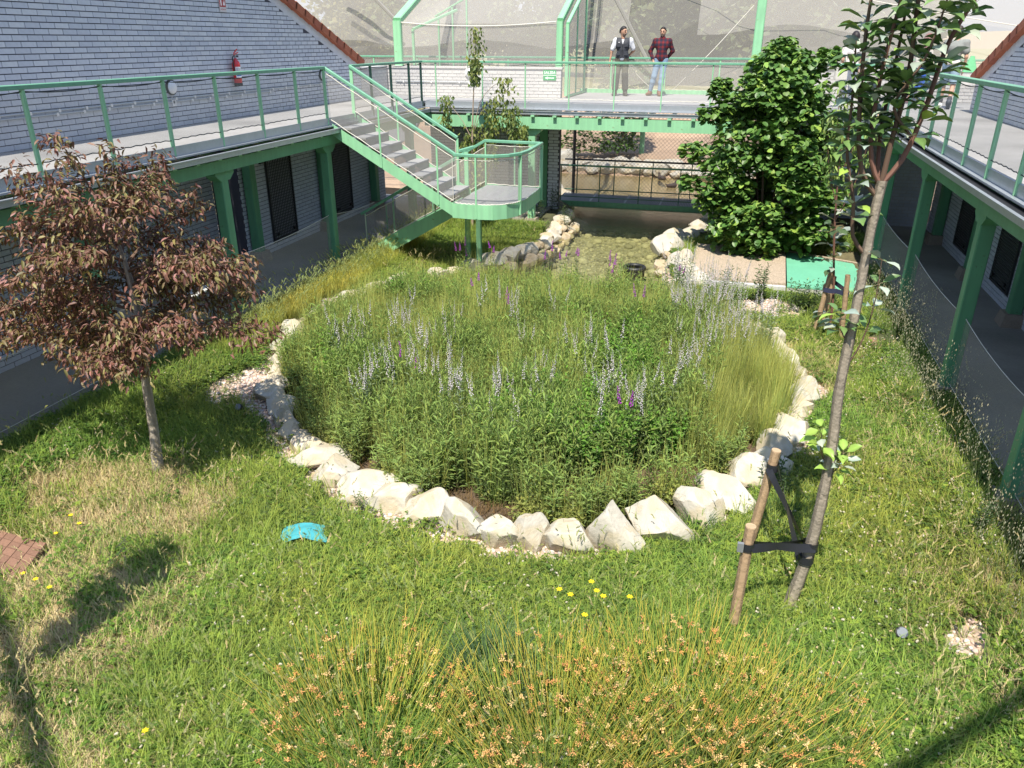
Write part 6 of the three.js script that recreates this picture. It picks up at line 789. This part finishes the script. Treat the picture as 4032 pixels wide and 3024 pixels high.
{ // trees beyond the net
  const proto = (seed, col) => { const r = prng(seed), lf = new LB(), cl = []; for (let i = 0; i < 60; i++) { const a = r() * 6.28, y = r(), R = Math.sin(Math.pow(y, 0.8) * 2.9) * rr(0.55, 1, r); cl.push([Math.cos(a) * R * 3.1, 0.8 + y * 6.2, Math.sin(a) * R * 3.1, rr(0.9, 1.5, r)]); } for (let i = 0; i < 12000; i++) { const c = cl[Math.floor(r() * cl.length)], q = V(r() - 0.5, r() - 0.5, r() - 0.5).normalize().multiplyScalar(c[3] * Math.cbrt(r())), d = dirAz(r() * 6.28, rr(-0.9, 0.5, r)); lf.leaf(T2, V(c[0] + q.x, c[1] + q.y, c[2] + q.z), d, perp(d, r() * 3), rr(0.26, 0.46, r), rr(0.18, 0.3, r), tint(col, 0.5, r)); } return lf.geo(); };
  const pr = [proto(781, [0.13, 0.16, 0.055]), proto(782, [0.1, 0.135, 0.05]), proto(783, [0.17, 0.17, 0.06])], trunkG = uvm(limb([V(0, -0.5, 0), V(0.15, 1.2, 0), V(0, 3, 0.1), V(0.1, 5.5, 0)], [0.28, 0.2, 0.14, 0.05], 10, 8, 0.1));
  const spots = [['olive brown tree beyond the net above the white parapet, left of the sky gap', -21, -56, 1.25, 0], ['large olive tree beyond the net behind the plaid shirt man', -4.5, -52, 1.45, 1], ['olive brown tree beyond the net left of the central post', -8.6, -60, 1.35, 2], ['dense tree beyond the net right of the tall post', 1.6, -50, 1.4, 1], ['dusty tree beyond the net behind the big shrub top', 7.2, -54, 1.35, 0], ['far tree beyond the net behind the woman in white', 9.6, -64, 1.15, 1], ['pale tree far left beyond the sloping net', -29, -62, 1.3, 2], ['broad olive tree beyond the net between the two men', -2.0, -62, 1.6, 0], ['olive tree beyond the net above the left end of the parapet', -15.5, -60, 1.3, 1], ['low tree filling the gap beyond the footbridge bank', -1.2, -58, 1.2, 2]];
  for (const [l, x, z, s, k] of spots) { const t = thing('background_tree', l, 'tree', [x, 2.2, z]); const c = new THREE.Mesh(pr[k], LEAF), w = new THREE.Mesh(trunkG, MT.bark); c.name = 'crown'; w.name = 'trunk'; c.userData.kind = 'stuff'; t.add(c, w); t.scale.setScalar(s); t.rotation.y = x; }
  const sb = V(14.5, 2.3, -46); crownTree('dry_bush', 'wispy pale bush beyond the net beside the right gable roof', 'shrub', sb, { seed: 791, stems: [{ pts: [sb, V(14.4, 3.4, -46), V(14.2, 5.4, -46)], rad: [0.06, 0.03, 0.01] }], bark: MT.bark, n: 900 }, (lb, r) => { const y = r(), p = V(14.3 + rr(-2.6, 2.6, r) * (1 - y * 0.6), 2.4 + y * 3.2, -46 + rr(-1, 1, r)), d = dirAz(r() * 6.28, rr(-0.4, 0.9, r)); lb.leaf(T2, p, d, perp(d, r()), 0.28, 0.1, tint([0.28, 0.27, 0.12], 0.4, r)); });
}

{ // slim young tree just outside the lower left of the view; its shadow falls across the lawn
  const x = -5.15, z = -2.7, b = V(x, 0, z); crownTree('young_tree', 'slim young tree at the near left corner whose shadow crosses the lawn', 'tree', b, { seed: 801, stems: [{ name: 'trunk', pts: [b, V(x + 0.03, 1.2, z), V(x + 0.08, 2.6, z - 0.05), V(x + 0.12, 4.2, z)], rad: [0.05, 0.04, 0.03, 0.008] }], bark: MT.bark, n: 420 }, (lb, r) => { const y = rr(1.9, 4.4, r), R = 0.3 * Math.sqrt(r()) * Math.sin(clamp((y - 1.7) / 2.9, 0.1, 1) * 2.8), a = r() * 6.28, d = dirAz(r() * 6.28, rr(-0.8, 0.6, r)); lb.leaf(TR, V(x + 0.1 + Math.cos(a) * R, y, z + Math.sin(a) * R), d, perp(d, r()), 0.14, 0.09, tint([0.08, 0.15, 0.045], 0.3, r)); });
}
// ---------------------------------------------------------------- people
function capsule(p, a, b, ra, rb) { const x = p.x - a.x, y = p.y - a.y, z = p.z - a.z, bx = b.x - a.x, by = b.y - a.y, bz = b.z - a.z, h = clamp((x * bx + y * by + z * bz) / (bx * bx + by * by + bz * bz + 1e-9), 0, 1); return Math.hypot(x - bx * h, y - by * h, z - bz * h) - (ra + (rb - ra) * h); }
const smin = (a, b, k) => { const h = Math.max(k - Math.abs(a - b), 0) / k; return Math.min(a, b) - h * h * k * 0.25; };
function field(bones, k = 0.035, grow = 0) { return (p) => { let d = 1e3; for (const [a, b, ra, rb, sq] of bones) { let q = p; d = smin(d, capsule(q, a, b, ra + grow, rb + grow), k); } return d; }; }
function march(sdf, lo, hi, cell) {
  const size = Math.max(hi.x - lo.x, hi.y - lo.y, hi.z - lo.z), n = Math.ceil(size / cell) + 4, mc = new MarchingCubes(n, MT.black, false, false, 120000), c = lo.clone().add(hi).multiplyScalar(0.5), half = n / 2, p = V(0, 0, 0);
  mc.isolation = 0; mc.field.fill(-1);
  for (let k = 1; k < n - 1; k++) for (let j = 1; j < n - 1; j++) for (let i = 1; i < n - 1; i++) { p.set(c.x + (i - half) * cell, c.y + (j - half) * cell, c.z + (k - half) * cell); if (p.x < lo.x || p.x > hi.x || p.y < lo.y || p.y > hi.y || p.z < lo.z || p.z > hi.z) continue; mc.field[i + j * n + k * n * n] = -sdf(p); }
  mc.update(); const m = mc.count, a = new Float32Array(mc.positionArray.slice(0, m * 3)); for (let i = 0; i < m; i++) { a[3 * i] = a[3 * i] * half * cell + c.x; a[3 * i + 1] = a[3 * i + 1] * half * cell + c.y; a[3 * i + 2] = a[3 * i + 2] * half * cell + c.z; }
  let g = new THREE.BufferGeometry(); g.setAttribute('position', new THREE.BufferAttribute(a, 3)); g = mergeVertices(g, 1e-5); g.computeVertexNormals(); return g;
}
function handGeo(side) { // a relaxed hand hanging from a wrist at the origin, palm along -y
  const b = [[V(0, 0.01, 0), V(0, -0.07, 0.004), 0.024, 0.03]]; [[-0.03, 0.062], [-0.011, 0.072], [0.009, 0.068], [0.027, 0.052]].forEach(([z, L]) => { const r0 = V(0, -0.078, z), m = V(-side * 0.012, -0.078 - L * 0.55, z * 1.05), e = V(-side * 0.03, -0.078 - L, z * 1.02); b.push([r0, m, 0.0095, 0.009], [m, e, 0.009, 0.0075]); }); b.push([V(0, -0.02, -0.02), V(-side * 0.01, -0.055, -0.048), 0.013, 0.011], [V(-side * 0.01, -0.055, -0.048), V(-side * 0.016, -0.085, -0.05), 0.011, 0.009]);
  return march(field(b, 0.008), V(-0.06, -0.17, -0.07), V(0.06, 0.05, 0.06), 0.006);
}
const HANDS = { 1: handGeo(1), '-1': handGeo(-1) };
function person(label, pos, turn, o) {
  const t = thing('person', label, 'person', pos), S = o.h / 1.78, P = (x, y, z) => V(x * S, y * S, z * S), w = o.w ?? 1;
  const J = Object.assign({ hipL: P(0.09, 0.93, 0), hipR: P(-0.09, 0.93, 0), kneeL: P(0.1, 0.5, 0.02), kneeR: P(-0.1, 0.5, 0.02), ankL: P(0.11, 0.09, -0.02), ankR: P(-0.11, 0.09, -0.02), shL: P(0.185 * w, 1.42, -0.01), shR: P(-0.185 * w, 1.42, -0.01), elL: P(0.25 * w, 1.13, -0.03), elR: P(-0.25 * w, 1.13, -0.03), wrL: P(0.25 * w, 0.88, 0.03), wrR: P(-0.25 * w, 0.88, 0.03), head: P(0, 1.655, 0.015) }, Object.fromEntries(Object.entries(o.J ?? {}).map(([k, v]) => [k, P(...v)])));
  const R = (v) => v * S, torso = [[P(-0.055, 1.0, 0), P(0.055, 1.0, 0), R(0.115), R(0.115)], [P(0, 1.0, 0), P(0, 1.2, 0.005), R(0.125), R(0.13)], [P(-0.07 * w, 1.32, 0), P(0.07 * w, 1.32, 0), R(0.12), R(0.12)], [J.shR, J.shL, R(0.062), R(0.062)], [P(0, 1.4, -0.01), P(0, 1.55, 0.01), R(0.07), R(0.055)]];
  const arm = (s) => [[J['sh' + s], J['el' + s], R(0.055), R(0.043)], [J['el' + s], J['wr' + s], R(0.041), R(0.028)]];
  const leg = (s) => [[J['hip' + s], J['knee' + s], R(0.088), R(0.06)], [J['knee' + s], J['knee' + s].clone().lerp(J['ank' + s], 0.35), R(0.056), R(0.058)], [J['knee' + s].clone().lerp(J['ank' + s], 0.35), J['ank' + s], R(0.058), R(0.038)]];
  const fwd = o.foot ?? { L: [0, 0, 1], R: [0, 0, 1] }, foot = (s) => { const d = V(...fwd[s]).normalize(), a = J['ank' + s]; return [[a.clone().add(V(0, R(-0.045), 0)).addScaledVector(d, R(-0.04)), a.clone().add(V(0, R(-0.055), 0)).addScaledVector(d, R(0.13)), R(0.04), R(0.032)], [a, a.clone().add(V(0, R(-0.04), 0)), R(0.042), R(0.042)]]; };
  const hd = J.head, face = V(...(o.face ?? [0, 0, 1])).normalize(), side = V(face.z, 0, -face.x), F = (f, y, s) => hd.clone().addScaledVector(face, R(f)).addScaledVector(side, R(s)).add(V(0, R(y), 0));
  const headS = (p) => { const q = p.clone().sub(hd), f = q.dot(face), s = q.dot(side), y = q.y; let d = (Math.hypot(s / 0.074, y / 0.108, (f + 0.01) / 0.095) - 1) * 0.08 * S; d = smin(d, capsule(p, F(0.03, -0.07, 0), F(0.055, -0.085, 0), R(0.042), R(0.03)), 0.03); d = smin(d, capsule(p, F(0.088, 0.02, 0), F(0.106, -0.025, 0), R(0.009), R(0.014)), 0.014); d = smin(d, capsule(p, F(0.085, 0.03, -0.03), F(0.085, 0.03, 0.03), R(0.01), R(0.01)), 0.02); for (const e of [-1, 1]) d = smin(d, capsule(p, F(-0.01, 0.012, 0.074 * e), F(-0.012, -0.025, 0.072 * e), R(0.014), R(0.01)), 0.008); d = smin(d, capsule(p, F(0.085, -0.056, -0.018), F(0.085, -0.056, 0.018), R(0.009), R(0.009)), 0.01); return smin(d, capsule(p, F(-0.02, -0.06, 0), P(0, 1.47, 0), R(0.052), R(0.058)), 0.03); };
  const bb = [V(-0.55, -0.03, -0.5), V(0.55, 1.56 * S, 0.5)], all = [...torso, ...arm('L'), ...arm('R'), ...leg('L'), ...leg('R'), ...foot('L'), ...foot('R')];
  const skin = mat(...o.skin, 0.6), bodyGeo = [march(field(all, 0.03, -0.006), ...bb, 0.024), march(headS, hd.clone().add(V(-0.16, -0.2, -0.16)), hd.clone().add(V(0.16, 0.16, 0.16)), 0.009)];
  for (const [s, k] of [['L', 1], ['R', -1]]) { const g = HANDS[k].clone(), d = J['wr' + s].clone().sub(J['el' + s]).normalize(); g.scale(S, S, S); g.applyQuaternion(new THREE.Quaternion().setFromUnitVectors(V(0, -1, 0), d)); g.translate(J['wr' + s].x, J['wr' + s].y, J['wr' + s].z); bodyGeo.push(g); }
  const add = (name, g, m, kind) => { const h = new THREE.Mesh(Array.isArray(g) ? mergeGeometries(g.map((x) => x.index ? x : mergeVertices(x))) : g, m); if (!h.geometry.attributes.uv) uvm(h.geometry); h.name = name; h.castShadow = true; t.add(h); return h; };
  add('body', bodyGeo, skin);
  const cloth = (name, bones, grow, m, clip, cell = 0.02, k = 0.04) => add(name, march((p) => Math.max(field(bones, k, grow)(p), clip(p)), ...bb, cell), m);
  const low = J.ankL;
  o.wear(cloth, { torso, arm, leg, foot, J, P, R, S, add, F, headS, hd, face, side, march });
  // hair
  const hr = o.hair; add('hair', march((p) => { const q = p.clone().sub(hd), f = q.dot(face), y = q.y; const d = headS(p) - R(hr.grow ?? 0.016); let cut = Math.max((f * 0.75 - (y - R(0.035))) , R(-0.07) - y - Math.max(0, -f) * 0.3); let r = Math.max(d, cut * 0.8); if (hr.long) r = smin(r, capsule(p, F(-0.05, 0.02, 0), F(-0.075, -hr.long, 0), R(0.075), R(0.05)), 0.04); return r; }, hd.clone().add(V(-0.2, hr.long ? -0.45 : -0.14, -0.2)), hd.clone().add(V(0.2, 0.17, 0.2)), 0.011), mat(...hr.c, 0.6));
  if (o.beard) add('beard', march((p) => { const q = p.clone().sub(hd), f = q.dot(face), y = q.y; return Math.max(headS(p) - R(0.007), y + R(0.052), -f + R(0.02), -(y + R(0.14))); }, hd.clone().add(V(-0.16, -0.16, -0.16)), hd.clone().add(V(0.16, 0, 0.16)), 0.009), mat(...o.beard, 0.8));
  for (const e of [-1, 1]) { const g = new THREE.SphereGeometry(R(0.011), 8, 6); const c = F(0.081, 0.014, 0.031 * e); g.translate(c.x, c.y, c.z); add('eye', g, MT.black); const b = F(0.09, 0.036, 0.031 * e), bg = new THREE.BoxGeometry(R(0.034), R(0.007), R(0.01)); bg.rotateY(Math.atan2(face.x, face.z)); bg.translate(b.x, b.y, b.z); add('eyebrow', bg, MT.black); }
  t.rotation.y = turn; return t;
}
const cutAbove = (y) => (p) => p.y - y, cutBelow = (y) => (p) => y - p.y, between = (a, b) => (p) => Math.max(a - p.y, p.y - b);
const fabric = (r, g, b, rough = 0.9) => mat(r, g, b, rough, { map: grime, bumpMap: bumpy, bumpScale: 0.004 });
person('man in white shirt and dark padded vest looking sideways on the back walkway', [-3.3, DECK + 0.005, -23.5], 0.08, {
  h: 1.8, w: 1.08, skin: [0.42, 0.24, 0.16], face: [0.8, -0.05, 0.6], hair: { c: [0.012, 0.011, 0.012], grow: 0.022 }, beard: [0.13, 0.085, 0.065],
  J: { elR: [-0.3, 1.15, -0.02], wrR: [-0.335, 0.89, 0.02], elL: [0.3, 1.17, -0.08], wrL: [0.13, 1.0, -0.17], ankR: [-0.16, 0.09, 0.02], ankL: [0.13, 0.09, -0.02], kneeR: [-0.13, 0.5, 0.03] }, foot: { L: [0.35, 0, 1], R: [-0.25, 0, 1] },
  wear(cloth, q) {
    cloth('shirt', [...q.torso.slice(0, 4), [q.J.shL, q.J.shL.clone().lerp(q.J.elL, 0.75), q.R(0.066), q.R(0.06)], [q.J.shR, q.J.shR.clone().lerp(q.J.elR, 0.75), q.R(0.066), q.R(0.06)]], 0.008, fabric(0.72, 0.74, 0.78), between(q.R(0.92), q.R(1.5)));
    const v = cloth('vest', q.torso.slice(0, 4), 0.026, fabric(0.028, 0.032, 0.042, 0.7), (p) => Math.max(q.R(0.985) - p.y, p.y - q.R(1.5), Math.abs(p.x) - q.R(0.185), p.z > 0 ? q.R(0.035) * clamp((p.y / q.S - 1.3) * 6, 0, 1) - Math.abs(p.x) : -1), 0.018);
    for (const [x, y, w, h] of [[-0.1, 1.11, 0.1, 0.11], [0.1, 1.11, 0.1, 0.11], [-0.1, 1.31, 0.09, 0.08], [0.1, 1.31, 0.09, 0.08]]) { const g = new THREE.BoxGeometry(w, h, 0.02); g.translate(x * q.S, y * q.S, 0.158 * q.S); q.add('pocket', g, fabric(0.035, 0.04, 0.052, 0.7)); } const z = new THREE.BoxGeometry(0.008, 0.4, 0.01); z.translate(0, 1.2 * q.S, 0.166 * q.S); q.add('zip', z, MT.black); const lg = new THREE.ConeGeometry(0.02, 0.03, 3); lg.translate(-0.1 * q.S, 1.385 * q.S, 0.155 * q.S); q.add('emblem', lg, MT.plastic);
    cloth('trousers', [...q.leg('L'), ...q.leg('R'), q.torso[0]], 0.016, fabric(0.12, 0.115, 0.085), between(q.R(0.08), q.R(1.0)));
    for (const s of ['L', 'R']) cloth('knee_patch', [[q.J['knee' + s].clone().add(V(0, 0.05, 0)), q.J['knee' + s].clone().lerp(q.J['ank' + s], 0.75), q.R(0.078), q.R(0.07)]], 0.016, fabric(0.045, 0.045, 0.045), (p) => -1);
    for (const s of ['L', 'R']) cloth('boot', [...q.foot(s), [q.J['ank' + s], q.J['ank' + s].clone().add(V(0, 0.06, 0)), q.R(0.045), q.R(0.045)]], 0.01, mat(0.03, 0.028, 0.026, 0.6), cutBelow(-0.005));
  } });
const plaid = dataTex(128, (u, v) => { const a = (u * 4) % 1 < 0.5, b = (v * 4) % 1 < 0.5, l = (u * 4) % 1 < 0.05 || (v * 4) % 1 < 0.05; const c = a && b ? [0.42, 0.1, 0.13] : a || b ? [0.27, 0.1, 0.16] : [0.12, 0.11, 0.19]; return l ? c.map((x) => x * 0.7) : c; }, true, 2.2);
person('bearded man in a dark red plaid shirt and light blue jeans on the back walkway', [-2.24, DECK + 0.005, -23.75], 0.0, {
  h: 1.79, w: 1.02, skin: [0.44, 0.25, 0.17], face: [-0.12, -0.05, 1], hair: { c: [0.014, 0.011, 0.01], grow: 0.018 }, beard: [0.16, 0.11, 0.085],
  J: { elR: [-0.32, 1.16, -0.05], wrR: [-0.22, 0.93, 0.04], elL: [0.29, 1.17, -0.1], wrL: [0.16, 1.0, -0.17], hipL: [0.09, 0.93, 0], kneeL: [0.06, 0.5, 0.03], ankL: [0.01, 0.09, 0.02], kneeR: [-0.16, 0.52, 0.02], ankR: [-0.26, 0.1, -0.08] }, foot: { L: [0.2, 0, 1], R: [-0.5, 0, 0.8] },
  wear(cloth, q) {
    cloth('shirt', [...q.torso, ...q.arm('L'), ...q.arm('R')], 0.014, mat(1, 1, 1, 0.9, { map: plaid }), (p) => Math.max(q.R(0.9) - p.y, p.y - q.R(1.545), (p.distanceTo(q.J.wrR) < 0.04 ? 1 : -1)));
    cloth('jeans', [...q.leg('L'), ...q.leg('R'), q.torso[0]], 0.014, fabric(0.24, 0.36, 0.5), between(q.R(0.1), q.R(0.99)));
    for (const s of ['L', 'R']) cloth('boot', [...q.foot(s), [q.J['ank' + s], q.J['ank' + s].clone().add(V(0, 0.05, 0)), q.R(0.042), q.R(0.042)]], 0.01, mat(0.16, 0.07, 0.035, 0.6), cutBelow(-0.005));
  } });
person('dark-haired woman in a white blouse seen from behind on the back walkway', [2.42, DECK + 0.005, -20.95], Math.PI + 0.15, {
  h: 1.64, w: 0.9, skin: [0.45, 0.27, 0.19], hair: { c: [0.014, 0.01, 0.012], grow: 0.02, long: 0.24 },
  wear(cloth, q) {
    cloth('blouse', [...q.torso.slice(0, 4), [q.J.shL, q.J.shL.clone().lerp(q.J.elL, 0.55), q.R(0.07), q.R(0.07)], [q.J.shR, q.J.shR.clone().lerp(q.J.elR, 0.55), q.R(0.07), q.R(0.07)]], 0.01, fabric(0.72, 0.68, 0.68), between(q.R(0.98), q.R(1.5)));
    cloth('jeans', [...q.leg('L'), ...q.leg('R'), q.torso[0]], 0.012, fabric(0.1, 0.16, 0.28), between(q.R(0.1), q.R(1.02)));
    for (const s of ['L', 'R']) cloth('shoe', q.foot(s), 0.008, MT.plastic, cutBelow(-0.005));
  } });
const w1 = thing('tote_bag', 'pale tote bag hanging at the side of the woman in the white blouse', 'bag', [2.22, DECK + 0.95, -20.8]); { const g = new THREE.BoxGeometry(0.3, 0.36, 0.07, 6, 6, 2), p = g.attributes.position; for (let i = 0; i < p.count; i++) p.setZ(i, p.getZ(i) * (0.6 + 0.8 * (0.5 - p.getY(i) / 0.36))); g.rotateY(0.5); g.translate(2.2, DECK + 0.8, -20.72); g.computeVertexNormals(); part('bag', g, fabric(0.62, 0.6, 0.55), w1); part('strap', tube([V(2.12, DECK + 0.97, -20.7), V(2.22, DECK + 1.38, -20.92), V(2.3, DECK + 0.97, -20.76)], 0.012, 10, 5), fabric(0.62, 0.6, 0.55), w1); }
person('person in a pink top and long blue skirt walking behind the sapling branches', [4.3, DECK + 0.005, -22.7], 2.2, {
  h: 1.6, w: 0.88, skin: [0.5, 0.28, 0.21], hair: { c: [0.2, 0.05, 0.05], grow: 0.02, long: 0.2 }, J: { ankL: [0.1, 0.12, -0.22], kneeL: [0.1, 0.5, -0.04], ankR: [-0.08, 0.09, 0.14], kneeR: [-0.09, 0.5, 0.12] },
  wear(cloth, q) {
    cloth('top', q.torso.slice(0, 4), 0.012, fabric(0.6, 0.28, 0.33), between(q.R(1.0), q.R(1.5))); cloth('skirt', [[q.P(0, 1.02, 0), q.P(0, 0.42, 0.0), q.R(0.15), q.R(0.23)], ...q.leg('L').slice(0, 1), ...q.leg('R').slice(0, 1)], 0.015, fabric(0.04, 0.12, 0.5), between(q.R(0.36), q.R(1.05)), 0.022);
    for (const s of ['L', 'R']) cloth('shoe', q.foot(s), 0.008, mat(0.55, 0.3, 0.32, 0.7), cutBelow(-0.02));
  } });
const w2 = thing('tote_bag', 'white tote bag with green print carried by the person in the blue skirt', 'bag', [4.2, DECK + 0.95, -22.45]); { const g = new THREE.BoxGeometry(0.4, 0.34, 0.08, 4, 4, 1); g.rotateZ(0.25); g.rotateY(0.2); g.translate(4.24, DECK + 1.06, -22.46); part('bag', g, fabric(0.68, 0.66, 0.6), w2); const pr = new THREE.CircleGeometry(0.09, 10); pr.scale(1, 0.7, 1); pr.rotateY(0.2); pr.translate(4.22, DECK + 1.1, -22.412); part('print', pr, fabric(0.2, 0.45, 0.3), w2); part('strap', tube([V(4.1, DECK + 1.2, -22.45), V(4.25, DECK + 1.36, -22.58), V(4.4, DECK + 1.22, -22.5)], 0.012, 8, 5), fabric(0.68, 0.66, 0.6), w2); }
person('person in a grey T-shirt and denim shorts stepping away along the right walkway', [4.62, DECK + 0.005, -21.2], Math.PI - 0.25, {
  h: 1.76, w: 1.0, skin: [0.5, 0.3, 0.21], hair: { c: [0.03, 0.02, 0.015] }, J: { kneeL: [0.1, 0.52, 0.16], ankL: [0.1, 0.09, 0.2], kneeR: [-0.1, 0.5, 0.0], ankR: [-0.1, 0.17, -0.28] }, foot: { L: [0, 0, 1], R: [0, -0.9, 0.7] },
  wear(cloth, q) {
    cloth('shirt', [...q.torso.slice(0, 4), [q.J.shL, q.J.shL.clone().lerp(q.J.elL, 0.6), q.R(0.07), q.R(0.07)], [q.J.shR, q.J.shR.clone().lerp(q.J.elR, 0.6), q.R(0.07), q.R(0.07)]], 0.01, fabric(0.24, 0.26, 0.25), between(q.R(0.98), q.R(1.5)));
    cloth('shorts', [...q.leg('L').slice(0, 1), ...q.leg('R').slice(0, 1), q.torso[0]], 0.026, fabric(0.3, 0.42, 0.52), between(q.R(0.54), q.R(1.0))); cloth('belt_bag', [[q.P(-0.1, 1.0, -0.1), q.P(0.1, 1.0, -0.1), q.R(0.05), q.R(0.05)]], 0.01, fabric(0.66, 0.62, 0.58), () => -1);
    for (const s of ['L', 'R']) { cloth('sock', [[q.J['ank' + s], q.J['ank' + s].clone().lerp(q.J['knee' + s], 0.2), q.R(0.044), q.R(0.046)]], 0.008, fabric(0.06, 0.06, 0.07), () => -1); cloth('shoe', q.foot(s), 0.012, s === 'R' ? mat(0.05, 0.06, 0.08, 0.6) : MT.plastic, cutBelow(-0.02)); }
  } });
{ const t = thing('shopping_bag', 'green bag held by the person in denim shorts', 'bag', [4.95, DECK + 0.85, -21.1]); const g = new THREE.CylinderGeometry(0.04, 0.16, 0.34, 12, 3); g.scale(1, 1, 0.5); g.translate(4.96, DECK + 0.97, -21.02); part('bag', g, fabric(0.16, 0.5, 0.25), t); }
{ // ducks on the far pool
  for (const [x, z, turn, l] of [[-2.0, -28.6, 0.5, 'small dark duck on the pool beyond the footbridge, the nearer one'], [-2.5, -30.2, 2.4, 'small dark duck by the far edge of the pool']]) { const t = thing('duck', l, 'duck', [x, -0.09, z]); const g = march(field([[V(-0.13, 0.05, 0), V(0.1, 0.06, 0), 0.06, 0.09], [V(-0.13, 0.06, 0), V(-0.24, 0.11, 0), 0.045, 0.012], [V(0.1, 0.08, 0), V(0.16, 0.2, 0), 0.05, 0.03], [V(0.16, 0.2, 0), V(0.18, 0.215, 0), 0.04, 0.038]], 0.03), V(-0.3, -0.05, -0.15), V(0.3, 0.3, 0.15), 0.012); const b = new THREE.Mesh(uvm(g), mat(0.05, 0.035, 0.028, 0.7)); b.name = 'body'; t.add(b); const k = new THREE.ConeGeometry(0.018, 0.07, 8); k.rotateZ(-Math.PI / 2); k.scale(1, 0.6, 1); k.translate(0.24, 0.205, 0); const m = new THREE.Mesh(k, mat(0.3, 0.2, 0.05, 0.5)); m.name = 'beak'; t.add(m); t.rotation.y = turn; }
}
renderer.render(scene, camera);
